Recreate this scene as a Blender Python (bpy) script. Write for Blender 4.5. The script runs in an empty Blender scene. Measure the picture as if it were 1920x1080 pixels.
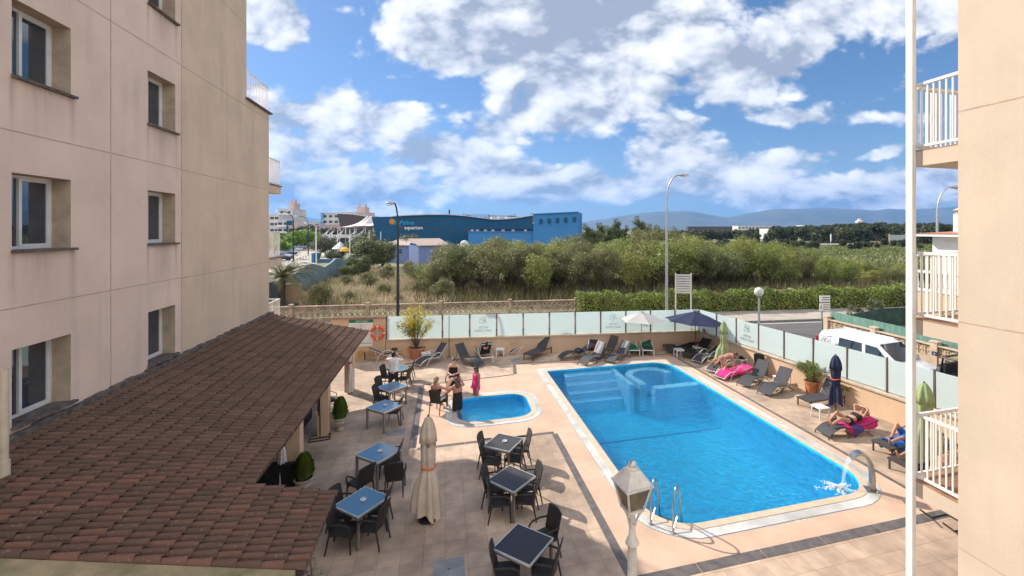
import bpy, bmesh, math, random
import numpy as np
from mathutils import Vector, Matrix, Euler
random.seed(7); rng = np.random.default_rng(7)
R = math.radians
C = bpy.context.scene.collection
scn = bpy.context.scene

# ------------------------------------------------------------------ camera, sky, sun, exposure
EYE = 7.0; FPX = 820.0; PX0 = 1050.0; PY0 = 430.0
YAW = math.atan((PX0-835)/FPX)
FW = Vector((math.sin(YAW), math.cos(YAW), 0)); RT = Vector((math.cos(YAW), -math.sin(YAW), 0))
cam = bpy.data.cameras.new('camera'); camo = bpy.data.objects.new('camera', cam); C.objects.link(camo)
camo.location = (0, 0, EYE); camo.rotation_euler = (R(90), 0, -YAW)
cam.sensor_width = 36; cam.lens = FPX/1920*36
cam.shift_x = (960-PX0)/1920; cam.shift_y = -(540-PY0)/1920
cam.clip_start = .1; cam.clip_end = 60000
scn.camera = camo
SUN_DIR = Vector((-.66, .75, .71)).normalized()      # towards the sun
SKY_STRENGTH = .13
scn.view_settings.view_transform = 'Standard'; scn.view_settings.look = 'None'
scn.view_settings.gamma = 1; scn.view_settings.exposure = 1.06

def at(px, py, z=0.0):
    "surveyed point of the photograph -> world point on the level z"
    d = FPX*(EYE-z)/(py-PY0)
    p = FW*d + RT*((px-PX0)/FPX*d)
    return Vector((p.x, p.y, z))
def far(px, d, z=0.0):
    p = FW*d + RT*((px-PX0)/FPX*d)
    return Vector((p.x, p.y, z))
def zat(py, d): return EYE-(py-PY0)*d/FPX
def depth(p): return p.x*FW.x+p.y*FW.y

sun = bpy.data.lights.new('sun', 'SUN'); sun.energy = 3.3; sun.angle = R(.5); sun.color = (1, .93, .82)
suno = bpy.data.objects.new('sun', sun); C.objects.link(suno)
suno.rotation_euler = (-SUN_DIR).to_track_quat('-Z', 'Y').to_euler(); suno.location = (0, 0, 60)

world = bpy.data.worlds.new('World'); scn.world = world; world.use_nodes = True
def build_world():
    nt = world.node_tree; nt.nodes.clear(); L = nt.links
    def N(t, **k):
        n = nt.nodes.new(t)
        for a, b in k.items(): setattr(n, a, b)
        return n
    def M(op, a, b=None, c=None, clamp=False):
        n = N('ShaderNodeMath', operation=op); n.use_clamp = clamp
        for i, v in enumerate((a, b, c)):
            if v is None: continue
            if isinstance(v, (int, float)): n.inputs[i].default_value = v
            else: L.new(v, n.inputs[i])
        return n.outputs[0]
    sky = N('ShaderNodeTexSky', sky_type='NISHITA'); sky.sun_disc = False
    sky.sun_elevation = math.asin(SUN_DIR.z); sky.sun_rotation = math.atan2(SUN_DIR.x, SUN_DIR.y)
    sky.air_density = 1.0; sky.dust_density = .3; sky.ozone_density = 1.0
    tc = N('ShaderNodeTexCoord')
    def dot(v):
        n = N('ShaderNodeVectorMath', operation='DOT_PRODUCT'); L.new(tc.outputs['Generated'], n.inputs[0]); n.inputs[1].default_value = v
        return n.outputs['Value']
    f = dot(FW); r = dot(RT); z = dot((0, 0, 1))
    fpos = M('MAXIMUM', f, .05)
    u = M('DIVIDE', r, fpos); v = M('DIVIDE', z, fpos)
    uv = N('ShaderNodeCombineXYZ'); L.new(u, uv.inputs[0]); L.new(v, uv.inputs[1])
    # noise in sky-plane coordinates so that clouds flatten towards the horizon
    zz = M('ADD', M('MAXIMUM', z, 0), .10)
    cx = M('DIVIDE', r, zz); cy = M('DIVIDE', f, zz)
    cp = N('ShaderNodeCombineXYZ'); L.new(u, cp.inputs[0]); L.new(M('MULTIPLY', M('POWER', M('MAXIMUM', v, 0.0001), .8), 1.5), cp.inputs[1]); L.new(M('MULTIPLY', f, .6), cp.inputs[2])
    n1 = N('ShaderNodeTexNoise'); L.new(cp.outputs[0], n1.inputs['Vector']); n1.inputs['Scale'].default_value = 4.2; n1.inputs['Detail'].default_value = 7; n1.inputs['Roughness'].default_value = .56; n1.inputs['Distortion'].default_value = .25
    off = N('ShaderNodeVectorMath', operation='ADD'); L.new(cp.outputs[0], off.inputs[0]); off.inputs[1].default_value = (-.035, .05, 0)
    n1b = N('ShaderNodeTexNoise'); L.new(off.outputs[0], n1b.inputs['Vector']); n1b.inputs['Scale'].default_value = 4.2; n1b.inputs['Detail'].default_value = 5; n1b.inputs['Roughness'].default_value = .5; n1b.inputs['Distortion'].default_value = .25
    n2 = N('ShaderNodeTexNoise'); L.new(cp.outputs[0], n2.inputs['Vector']); n2.inputs['Scale'].default_value = 1.3; n2.inputs['Detail'].default_value = 3
    nw_ = N('ShaderNodeTexNoise'); L.new(cp.outputs[0], nw_.inputs['Vector']); nw_.inputs['Scale'].default_value = 7; nw_.inputs['Detail'].default_value = 4
    wv = N('ShaderNodeVectorMath', operation='MULTIPLY_ADD'); L.new(nw_.outputs['Color'], wv.inputs[0]); wv.inputs[1].default_value = (.12, .12, .12); L.new(cp.outputs[0], wv.inputs[2])
    blobs = [ # x, y, rx, ry, tilt, weight
      (900,45,170,75,10,1.0),(1080,60,240,90,-5,1.25),(1290,10,110,45,-8,.8),(1090,180,150,66,-12,1.05),(1190,150,70,70,0,.7),(965,240,75,30,0,.7),(820,100,50,30,0,.4),
      (1385,140,95,62,-5,.95),(1480,90,135,60,-35,1.05),(1640,15,170,38,-8,.9),(1590,60,60,50,0,.4),
      (515,20,70,50,15,.95),(625,12,40,18,0,.5),(595,215,110,42,5,.75),(742,222,48,24,0,.75),(555,285,140,50,0,.6),(690,265,40,18,0,.4),
      (830,292,85,30,-8,.75),(900,320,80,32,0,.7),(640,355,210,48,0,.8),(985,345,180,32,0,.8),(1120,360,90,22,0,.5),(1035,318,45,15,0,.35),
      (1270,245,68,36,-10,.75),(1340,325,170,48,-10,.85),(1470,300,90,26,0,.5),(1540,360,240,30,0,.75),(1490,222,110,16,-10,.6),(1565,195,40,16,-15,.5),(1655,180,40,12,-20,.5),(1625,222,80,16,-10,.5),(1660,285,45,12,-15,.45),(1545,287,35,10,0,.4),(1790,330,120,25,0,.5),(1770,70,40,16,-25,.4),(1200,360,160,22,0,.4)]
    tot = None; dark = None
    for i, (x, y, rx, ry, tilt, w) in enumerate(blobs):
        if y > 270: w += .28
        sx_, sy_ = FPX/(rx*1.4), FPX/(ry*1.4); cx_, cy_ = (x-PX0)/FPX, (PY0-y)/FPX
        if abs(tilt) < 12: m = N('ShaderNodeVectorMath', operation='MULTIPLY_ADD'); L.new(uv.outputs[0], m.inputs[0]); m.inputs[1].default_value = (sx_, sy_, 0); m.inputs[2].default_value = (-cx_*sx_, -cy_*sy_, 0)
        else: m = N('ShaderNodeMapping', vector_type='TEXTURE'); L.new(uv.outputs[0], m.inputs['Vector']); m.inputs['Location'].default_value = (cx_, cy_, 0); m.inputs['Rotation'].default_value = (0, 0, R(-tilt)); m.inputs['Scale'].default_value = (1/sx_, 1/sy_, 1)
        ln = N('ShaderNodeVectorMath', operation='LENGTH'); L.new(m.outputs[0], ln.inputs[0])
        g = M('MULTIPLY', M('SUBTRACT', 1.25, ln.outputs['Value'], clamp=True), w)
        tot = g if tot is None else M('MAXIMUM', tot, g) if i % 3 else M('ADD', M('MULTIPLY', M('MINIMUM', tot, g), .35), M('MAXIMUM', tot, g))
    for (x, y, rx, ry, w) in [(1060,20,240,75,.9),(1160,170,120,45,.8),(1490,120,150,70,.30),(640,372,200,22,.6),(1000,375,160,18,.5),(1320,372,150,16,.55),(1540,378,200,16,.5),(560,240,60,20,.3)]:
        m = N('ShaderNodeVectorMath', operation='MULTIPLY_ADD'); L.new(uv.outputs[0], m.inputs[0]); m.inputs[1].default_value = (FPX/rx, FPX/ry, 0); m.inputs[2].default_value = (-(x-PX0)/rx, -(PY0-y)/ry, 0)
        ln = N('ShaderNodeVectorMath', operation='LENGTH'); L.new(m.outputs[0], ln.inputs[0])
        g = M('MULTIPLY', M('SUBTRACT', 1.1, ln.outputs['Value'], clamp=True), w)
        dark = g if dark is None else M('ADD', dark, g)
    front = M('MULTIPLY', M('SUBTRACT', f, .05), 4, clamp=True)
    general = M('MULTIPLY', M('SUBTRACT', n2.outputs['Fac'], .30), 3.6, clamp=True)  # cloud cover out of view, kept dense to add fill light
    tot = M('ADD', M('MULTIPLY', tot, front), M('MULTIPLY', general, M('SUBTRACT', 1, front)))
    vo = N('ShaderNodeTexVoronoi', feature='F1'); L.new(wv.outputs[0], vo.inputs['Vector']); vo.inputs['Scale'].default_value = 11; vo.inputs['Detail'].default_value = 2; vo.inputs['Roughness'].default_value = .55
    puff = M('SUBTRACT', .42, vo.outputs['Distance'])
    nz = M('SUBTRACT', n1.outputs['Fac'], .5)
    dens = M('ADD', M('ADD', tot, M('MULTIPLY', nz, 2.3)), M('MULTIPLY', puff, .42))
    mask = N('ShaderNodeMapRange', interpolation_type='SMOOTHSTEP'); L.new(dens, mask.inputs['Value'])
    mask.inputs['From Min'].default_value = .04; mask.inputs['From Max'].default_value = .42
    up = M('MULTIPLY', z, 40, clamp=True)
    mk = M('MULTIPLY', mask.outputs[0], up)
    # side towards the sun brighter, thick bellies greyer
    shade = M('ADD', M('MULTIPLY', M('SUBTRACT', n1.outputs['Fac'], n1b.outputs['Fac']), 2.8), .58)
    shade = M('ADD', M('ADD', shade, .04), M('MULTIPLY', puff, .5)); shade = M('SUBTRACT', shade, M('MULTIPLY', dark, .6))
    ramp = N('ShaderNodeValToRGB'); L.new(shade, ramp.inputs[0]); ramp.color_ramp.elements[0].color = (.24, .27, .33, 1); ramp.color_ramp.elements[1].color = (.74, .73, .72, 1)
    ramp.color_ramp.elements[0].position = 0.0; ramp.color_ramp.elements[1].position = .85
    e = ramp.color_ramp.elements.new(.45); e.color = (.56, .57, .60, 1)
    cs = N('ShaderNodeVectorMath', operation='SCALE'); L.new(ramp.outputs[0], cs.inputs[0]); L.new(M('MULTIPLY', M('ADD', .86, M('MULTIPLY', M('SUBTRACT', 1, front), .75)), 1/SKY_STRENGTH), cs.inputs['Scale'])  # clouds out of view brightened for extra fill light
    # thin veil of white air low over the horizon
    veil = M('POWER', M('SUBTRACT', 1, M('MAXIMUM', z, 0), clamp=True), 14)
    skys = N('ShaderNodeMix', data_type='RGBA'); L.new(M('MULTIPLY', veil, .9), skys.inputs[0]); 
    k1 = N('ShaderNodeVectorMath', operation='MULTIPLY_ADD'); L.new(sky.outputs[0], k1.inputs[0]); k1.inputs[1].default_value = (.13, .085, .040); k1.inputs[2].default_value = (1, 1, 1)
    k2 = N('ShaderNodeVectorMath', operation='DIVIDE'); L.new(sky.outputs[0], k2.inputs[0]); L.new(k1.outputs[0], k2.inputs[1]); L.new(k2.outputs[0], skys.inputs[6]); skys.inputs[7].default_value = tuple(v/SKY_STRENGTH for v in (.46, .56, .66))+(1,)
    hs = N('ShaderNodeHueSaturation'); hs.inputs['Saturation'].default_value = 1.2; hs.inputs['Value'].default_value = .56; L.new(skys.outputs[2], hs.inputs['Color'])
    mix = N('ShaderNodeMix', data_type='RGBA'); L.new(M('MULTIPLY', mk, .96), mix.inputs[0]); L.new(hs.outputs[0], mix.inputs[6]); L.new(cs.outputs[0], mix.inputs[7])
    bg = N('ShaderNodeBackground'); L.new(mix.outputs[2], bg.inputs[0]); bg.inputs[1].default_value = SKY_STRENGTH
    out = N('ShaderNodeOutputWorld'); L.new(bg.outputs[0], out.inputs[0])
build_world()

# ------------------------------------------------------------------ materials
def lin(c): return tuple(((v/255)/12.92 if v/255 <= .04045 else ((v/255+.055)/1.055)**2.4) for v in c)
MATS = {}
def mat(name, col, rough=.6, metal=0, var=.12, vscale=3.0, bump=0, bscale=40, alpha=1, spec=.5, coat=0, second=None, stretch=(1,1,1), island=0, trans=0, sss=0, fine=0):
    if name in MATS: return MATS[name]
    m = bpy.data.materials.new(name); m.use_nodes = True; nt = m.node_tree; L = nt.links; b = nt.nodes['Principled BSDF']
    b.inputs['Roughness'].default_value = rough; b.inputs['Metallic'].default_value = metal; b.inputs['Specular IOR Level'].default_value = spec
    b.inputs['Coat Weight'].default_value = coat
    tc = nt.nodes.new('ShaderNodeTexCoord'); mp = nt.nodes.new('ShaderNodeMapping'); L.new(tc.outputs['Object'], mp.inputs[0]); mp.inputs['Scale'].default_value = stretch
    n = nt.nodes.new('ShaderNodeTexNoise'); n.inputs['Scale'].default_value = vscale; n.inputs['Detail'].default_value = 6; n.inputs['Roughness'].default_value = .62; L.new(mp.outputs[0], n.inputs['Vector'])
    rp = nt.nodes.new('ShaderNodeValToRGB'); L.new(n.outputs['Fac'], rp.inputs[0])
    c2 = second if second else tuple(v*(1-var*2) for v in col)
    c1 = col if second else tuple(min(1, v*(1+var)) for v in col)
    rp.color_ramp.elements[0].position = .32; rp.color_ramp.elements[1].position = .66
    rp.color_ramp.elements[0].color = (*c2, 1); rp.color_ramp.elements[1].color = (*c1, 1)
    last = rp.outputs[0]
    if fine:
        n3 = nt.nodes.new('ShaderNodeTexNoise'); n3.inputs['Scale'].default_value = bscale; n3.inputs['Detail'].default_value = 3; L.new(tc.outputs['Object'], n3.inputs['Vector'])
        mr = nt.nodes.new('ShaderNodeMapRange'); L.new(n3.outputs['Fac'], mr.inputs[0]); mr.inputs[1].default_value = .3; mr.inputs[2].default_value = .7; mr.inputs[3].default_value = 1-fine; mr.inputs[4].default_value = 1+fine
        sc = nt.nodes.new('ShaderNodeVectorMath'); sc.operation = 'SCALE'; L.new(last, sc.inputs[0]); L.new(mr.outputs[0], sc.inputs['Scale']); last = sc.outputs[0]
    if island:
        g = nt.nodes.new('ShaderNodeNewGeometry'); mr = nt.nodes.new('ShaderNodeMapRange'); L.new(g.outputs['Random Per Island'], mr.inputs[0]); mr.inputs[3].default_value = 1-island; mr.inputs[4].default_value = 1+island
        sc = nt.nodes.new('ShaderNodeVectorMath'); sc.operation = 'SCALE'; L.new(last, sc.inputs[0]); L.new(mr.outputs[0], sc.inputs['Scale']); last = sc.outputs[0]
        oi = nt.nodes.new('ShaderNodeObjectInfo'); hv = nt.nodes.new('ShaderNodeHueSaturation'); mr2 = nt.nodes.new('ShaderNodeMapRange'); L.new(oi.outputs['Random'], mr2.inputs[0]); mr2.inputs[3].default_value = .475; mr2.inputs[4].default_value = .515
        L.new(mr2.outputs[0], hv.inputs['Hue']); L.new(last, hv.inputs['Color']); last = hv.outputs[0]
    L.new(last, b.inputs['Base Color'])
    if bump:
        n2 = nt.nodes.new('ShaderNodeTexNoise'); n2.inputs['Scale'].default_value = bscale; n2.inputs['Detail'].default_value = 4; L.new(tc.outputs['Object'], n2.inputs['Vector'])
        bp = nt.nodes.new('ShaderNodeBump'); bp.inputs['Strength'].default_value = bump; bp.inputs['Distance'].default_value = .02; L.new(n2.outputs['Fac'], bp.inputs['Height']); L.new(bp.outputs[0], b.inputs['Normal'])
    if trans:
        tl = nt.nodes.new('ShaderNodeBsdfTranslucent'); L.new(last, tl.inputs[0]); mx = nt.nodes.new('ShaderNodeMixShader'); mx.inputs[0].default_value = trans
        L.new(b.outputs[0], mx.inputs[1]); L.new(tl.outputs[0], mx.inputs[2]); L.new(mx.outputs[0], nt.nodes['Material Output'].inputs[0])
    if alpha < 1: b.inputs['Alpha'].default_value = alpha
    if sss: b.inputs['Subsurface Weight'].default_value = sss; b.inputs['Subsurface Radius'].default_value = (.02, .008, .004)
    MATS[name] = m; return m

def streaked(name, col, stain, amount=.5, bump=.15):
    "painted render with rain streaks"
    m = mat(name, col, .85, var=.05, vscale=.7, bump=bump, bscale=60, fine=.03)
    nt = m.node_tree; L = nt.links; b = nt.nodes['Principled BSDF']; src = b.inputs['Base Color'].links[0].from_socket
    tc = nt.nodes.new('ShaderNodeTexCoord'); mp = nt.nodes.new('ShaderNodeMapping'); mp.inputs['Scale'].default_value = (1.6, 1.6, .12); L.new(tc.outputs['Object'], mp.inputs[0])
    n = nt.nodes.new('ShaderNodeTexNoise'); n.inputs['Scale'].default_value = 1.6; n.inputs['Detail'].default_value = 7; n.inputs['Roughness'].default_value = .6; L.new(mp.outputs[0], n.inputs['Vector'])
    mr = nt.nodes.new('ShaderNodeMapRange'); L.new(n.outputs['Fac'], mr.inputs[0]); mr.inputs[1].default_value = .48; mr.inputs[2].default_value = .75; mr.inputs[4].default_value = amount
    n4 = nt.nodes.new('ShaderNodeTexNoise'); n4.inputs['Scale'].default_value = .45; n4.inputs['Detail'].default_value = 5; L.new(tc.outputs['Object'], n4.inputs['Vector'])
    mr4 = nt.nodes.new('ShaderNodeMapRange'); L.new(n4.outputs['Fac'], mr4.inputs[0]); mr4.inputs[1].default_value = .4; mr4.inputs[2].default_value = .65
    mm = nt.nodes.new('ShaderNodeMath'); mm.operation = 'MULTIPLY'; L.new(mr.outputs[0], mm.inputs[0]); L.new(mr4.outputs[0], mm.inputs[1])
    mx = nt.nodes.new('ShaderNodeMix'); mx.data_type = 'RGBA'; L.new(mm.outputs[0], mx.inputs[0]); L.new(src, mx.inputs[6]); mx.inputs[7].default_value = (*stain, 1)
    L.new(mx.outputs[2], b.inputs['Base Color']); return m

def sill_stains(m, edges, z0, period, col):
    nt = m.node_tree; L = nt.links; b = nt.nodes['Principled BSDF']; src = b.inputs['Base Color'].links[0].from_socket
    tc = nt.nodes.new('ShaderNodeTexCoord'); sp = nt.nodes.new('ShaderNodeSeparateXYZ'); L.new(tc.outputs['Object'], sp.inputs[0])
    def mth(op, a, c=None, cl=False):
        n = nt.nodes.new('ShaderNodeMath'); n.operation = op; n.use_clamp = cl
        for i, v in enumerate((a, c)):
            if v is None: continue
            if isinstance(v, (int, float)): n.inputs[i].default_value = v
            else: L.new(v, n.inputs[i])
        return n.outputs[0]
    fr = mth('FRACT', mth('DIVIDE', mth('SUBTRACT', sp.outputs['Z'], z0), period)); dz = mth('MULTIPLY', mth('SUBTRACT', fr, .52), 2.1, True); dz = mth('POWER', dz, 1.6)
    mp = nt.nodes.new('ShaderNodeMapping'); mp.inputs['Scale'].default_value = (9, 9, .5); L.new(tc.outputs['Object'], mp.inputs[0]); n = nt.nodes.new('ShaderNodeTexNoise'); n.inputs['Scale'].default_value = 1; n.inputs['Detail'].default_value = 4; L.new(mp.outputs[0], n.inputs['Vector'])
    wy = mth('ADD', sp.outputs['Y'], mth('MULTIPLY', mth('SUBTRACT', n.outputs['Fac'], .5), .10)); tot = None
    for e_, w_ in edges:
        g = mth('SUBTRACT', 1, mth('DIVIDE', mth('ABSOLUTE', mth('SUBTRACT', wy, e_)), w_), True); tot = g if tot is None else mth('ADD', tot, g)
    f = mth('MULTIPLY', mth('MULTIPLY', tot, dz), mth('MULTIPLY', n.outputs['Fac'], .95), True)
    mx = nt.nodes.new('ShaderNodeMix'); mx.data_type = 'RGBA'; L.new(f, mx.inputs[0]); L.new(src, mx.inputs[6]); mx.inputs[7].default_value = (*col, 1); L.new(mx.outputs[2], b.inputs['Base Color'])
M_pink = streaked('render_pink', (.80, .585, .45), (.45, .34, .27), .5)
M_tan = streaked('render_tan', (.72, .525, .36), (.42, .32, .24), .45)
sill_stains(M_pink, [(9.86, .10), (11.14, .13), (13.48, .09), (14.69, .10), (10.5, .6), (14.1, .5)], 3.5, 3.087, (.30, .20, .155))
M_sand = streaked('render_sand', (.60, .49, .38), (.50, .36, .25), .35)
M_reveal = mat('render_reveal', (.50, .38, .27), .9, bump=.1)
M_peach = streaked('render_peach', (.66, .46, .30), (.42, .30, .2), .4)
M_cap = mat('cast_stone', (.52, .42, .31), .85, var=.15, vscale=2.5, bump=.2, bscale=30)
M_block = mat('breeze_block', (.40, .30, .23), .9, var=.25, vscale=2, bump=.3)
M_blockr = mat('breeze_block_tan', (.55, .42, .30), .9, var=.15, vscale=2)
M_white = mat('white_paint', (.78, .76, .72), .45, var=.05, vscale=4)
M_whitep = mat('white_plastic', (.78, .77, .74), .4, var=.03)
M_alu = mat('aluminium_frame', (.72, .70, .66), .4, var=.05)
M_steel = mat('polished_steel', (.42, .41, .39), .3, 1, var=.04)
M_galv = mat('galvanised_steel', (.42, .43, .43), .45, .7, var=.08)
M_sill = mat('sill_stone', (.15, .115, .095), .85, var=.3, vscale=8, bump=.2)
M_black = mat('black_metal', (.02, .02, .022), .4, var=.1)
M_wicker = mat('dark_wicker', (.030, .024, .022), .55, var=.25, vscale=60, bump=.8, bscale=90)
M_slingd = mat('charcoal_mesh_fabric', (.055, .055, .062), .75, var=.15, vscale=30, bump=.3, bscale=200)
M_slingb = mat('brown_mesh_fabric', (.06, .05, .048), .75, var=.15, vscale=30)
M_bronze = mat('bronze_frame', (.075, .060, .05), .45, .3, var=.1)
M_brownpost = mat('brown_anodised', (.16, .11, .09), .5, .3, var=.1)
M_terra = mat('terracotta', (.50, .19, .10), .8, var=.14, vscale=4, bump=.1)
M_soil = mat('soil', (.06, .04, .03), 1)
M_urn = mat('cast_urn_stone', (.50, .45, .36), .85, var=.2, vscale=9, bump=.9, bscale=18)
M_cream = mat('cream_canvas', (.68, .55, .42), .9, var=.1, vscale=3, bump=.1, trans=.15)
M_grey_canvas = mat('pale_grey_canvas', (.60, .58, .55), .9, var=.04, trans=.3)
M_navy = mat('navy_canvas', (.020, .028, .075), .8, var=.15, trans=.1)
M_lime = mat('lime_canvas', (.36, .45, .22), .9, var=.1, trans=.2)
M_green = mat('green_towel', (.01, .17, .085), .95, var=.2, vscale=12, bump=.4)
M_pinkt = mat('pink_towel', (.80, .03, .22), .95, var=.15, vscale=9, bump=.4)
M_bluet = mat('blue_towel', (.03, .14, .50), .95, var=.15, vscale=9)
M_redband = mat('orange_band', (.75, .12, .03), .7)
M_skin = mat('skin_tanned', (.50, .26, .165), .5, var=.05, sss=.05)
M_skin2 = mat('skin_light', (.66, .38, .27), .5, var=.05, sss=.05)
M_skin3 = mat('skin_brown', (.40, .19, .115), .5, var=.05, sss=.05)
M_hair = mat('dark_hair', (.022, .013, .010), .5, var=.3, vscale=30)
M_hairb = mat('brown_hair', (.11, .05, .028), .5, var=.3, vscale=30)
M_hairl = mat('blond_hair', (.30, .18, .09), .5, var=.3, vscale=30)
M_eye = mat('eye_dark', (.02, .02, .02), .2)
M_shirt = mat('white_cotton', (.78, .76, .76), .9, var=.04)
M_trous = mat('navy_trousers', (.012, .014, .03), .9)
M_blackc = mat('black_cloth', (.014, .013, .016), .85)
M_pinkc = mat('hot_pink_cloth', (.85, .02, .24), .7, var=.08)
M_green_frame = mat('green_mesh_screen', (.14, .27, .22), .9, var=.2, vscale=2, stretch=(1, 6, 1))
M_ledge = mat('mossy_ledge', (.46, .34, .19), .95, var=.3, vscale=2.5, second=(.20, .18, .085), bump=.4, bscale=25)
M_mould = mat('dark_mould', (.16, .12, .10), .95, var=.3, vscale=6)
M_pole_d = mat('dark_green_pole', (.02, .032, .035), .4, .3)
M_red = mat('lifebuoy_orange', (.80, .09, .02), .5, var=.06)
M_asph = mat('asphalt', (.13, .12, .115), .9, var=.12, vscale=.6, bump=.3, bscale=60, stretch=(.3, 3, 1))
M_pave = mat('pavement_concrete', (.42, .36, .30), .9, var=.1, vscale=.8, bump=.2)
M_kerb = mat('kerb_stone', (.30, .27, .24), .9, var=.15)
M_field = mat('field_ground', (.30, .26, .13), 1, vscale=.045, second=(.10, .12, .035), bump=.5, bscale=3, fine=.2)
M_purple = mat('purple_fabric', (.07, .008, .06), .9)

def glass_dark(name, col=(.02, .03, .04), rough=.03, alpha=1):
    return mat(name, col, rough, var=.02, spec=1.0, coat=1)
M_win = glass_dark('window_glass', (.010, .026, .048))
M_gdoor = mat('aquarium_glass', (.02, .05, .06), .05)
M_tblue = mat('sky_tinted_top', (.085, .19, .29), .05, var=.02, spec=.7)  # blue base colour stands in for the sky's reflection
M_tblack = mat('black_glass_top', (.052, .047, .047), .06, var=.02, spec=.25)

def frosted():
    m = bpy.data.materials.new('frosted_glass'); m.use_nodes = True; nt = m.node_tree; L = nt.links; b = nt.nodes['Principled BSDF']
    b.inputs['Base Color'].default_value = (.80, .87, .84, 1); b.inputs['Roughness'].default_value = .25
    tl = nt.nodes.new('ShaderNodeBsdfTranslucent'); tl.inputs[0].default_value = (.88, .96, .94, 1)
    tr = nt.nodes.new('ShaderNodeBsdfTransparent'); tr.inputs[0].default_value = (.75, .85, .85, 1)
    m1 = nt.nodes.new('ShaderNodeMixShader'); m1.inputs[0].default_value = .5; L.new(b.outputs[0], m1.inputs[1]); L.new(tl.outputs[0], m1.inputs[2])
    m2 = nt.nodes.new('ShaderNodeMixShader'); m2.inputs[0].default_value = .12; L.new(m1.outputs[0], m2.inputs[1]); L.new(tr.outputs[0], m2.inputs[2])
    L.new(m2.outputs[0], nt.nodes['Material Output'].inputs[0]); return m
M_frost = frosted()

def leafmat(name, a, b, trans=.35):
    return mat(name, a, .55, second=b, vscale=.9, island=.35, trans=trans)
M_leaf_tam = leafmat('tamarisk_leaves', (.38, .41, .10), (.13, .15, .045))
M_leaf_tam2 = leafmat('tamarisk_leaves_dull', (.26, .27, .10), (.105, .11, .045))
M_leaf_bright = leafmat('bright_leaves', (.30, .33, .075), (.15, .18, .04))
M_leaf_olive = leafmat('olive_leaves', (.20, .22, .12), (.08, .09, .05))
M_leaf_dark = leafmat('dark_leaves', (.085, .105, .04), (.035, .045, .02))
M_leaf_hedge = leafmat('hedge_leaves', (.24, .33, .055), (.085, .13, .025), .12)
M_leaf_yel = leafmat('yellow_leaves', (.72, .52, .04), (.26, .28, .04), .4)
M_leaf_con = leafmat('conifer_sprays', (.24, .32, .045), (.07, .12, .02), .25)
M_leaf_strel = leafmat('strap_leaves', (.32, .34, .12), (.12, .15, .05), .25)
M_leaf_palm = leafmat('palm_leaves', (.20, .22, .07), (.08, .095, .035), .2)
M_leaf_pink = leafmat('feathery_pink_flowers', (.42, .27, .16), (.25, .2, .1))
M_dry = mat('dry_grass_blades', (.54, .45, .30), .6, second=(.25, .23, .10), vscale=.16, island=.3, trans=.3)
M_fieldg = leafmat('field_blades', (.21, .225, .07), (.10, .12, .035))
M_lime_leaf = leafmat('lime_leaves', (.30, .42, .05), (.15, .25, .03))
M_dryg = leafmat('green_grass_blades', (.19, .165, .07), (.10, .09, .04))
M_bark = mat('bark', (.11, .085, .065), .95, var=.3, vscale=5, bump=.5)
M_flower = mat('red_blossom', (.65, .10, .08), .6)

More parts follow.
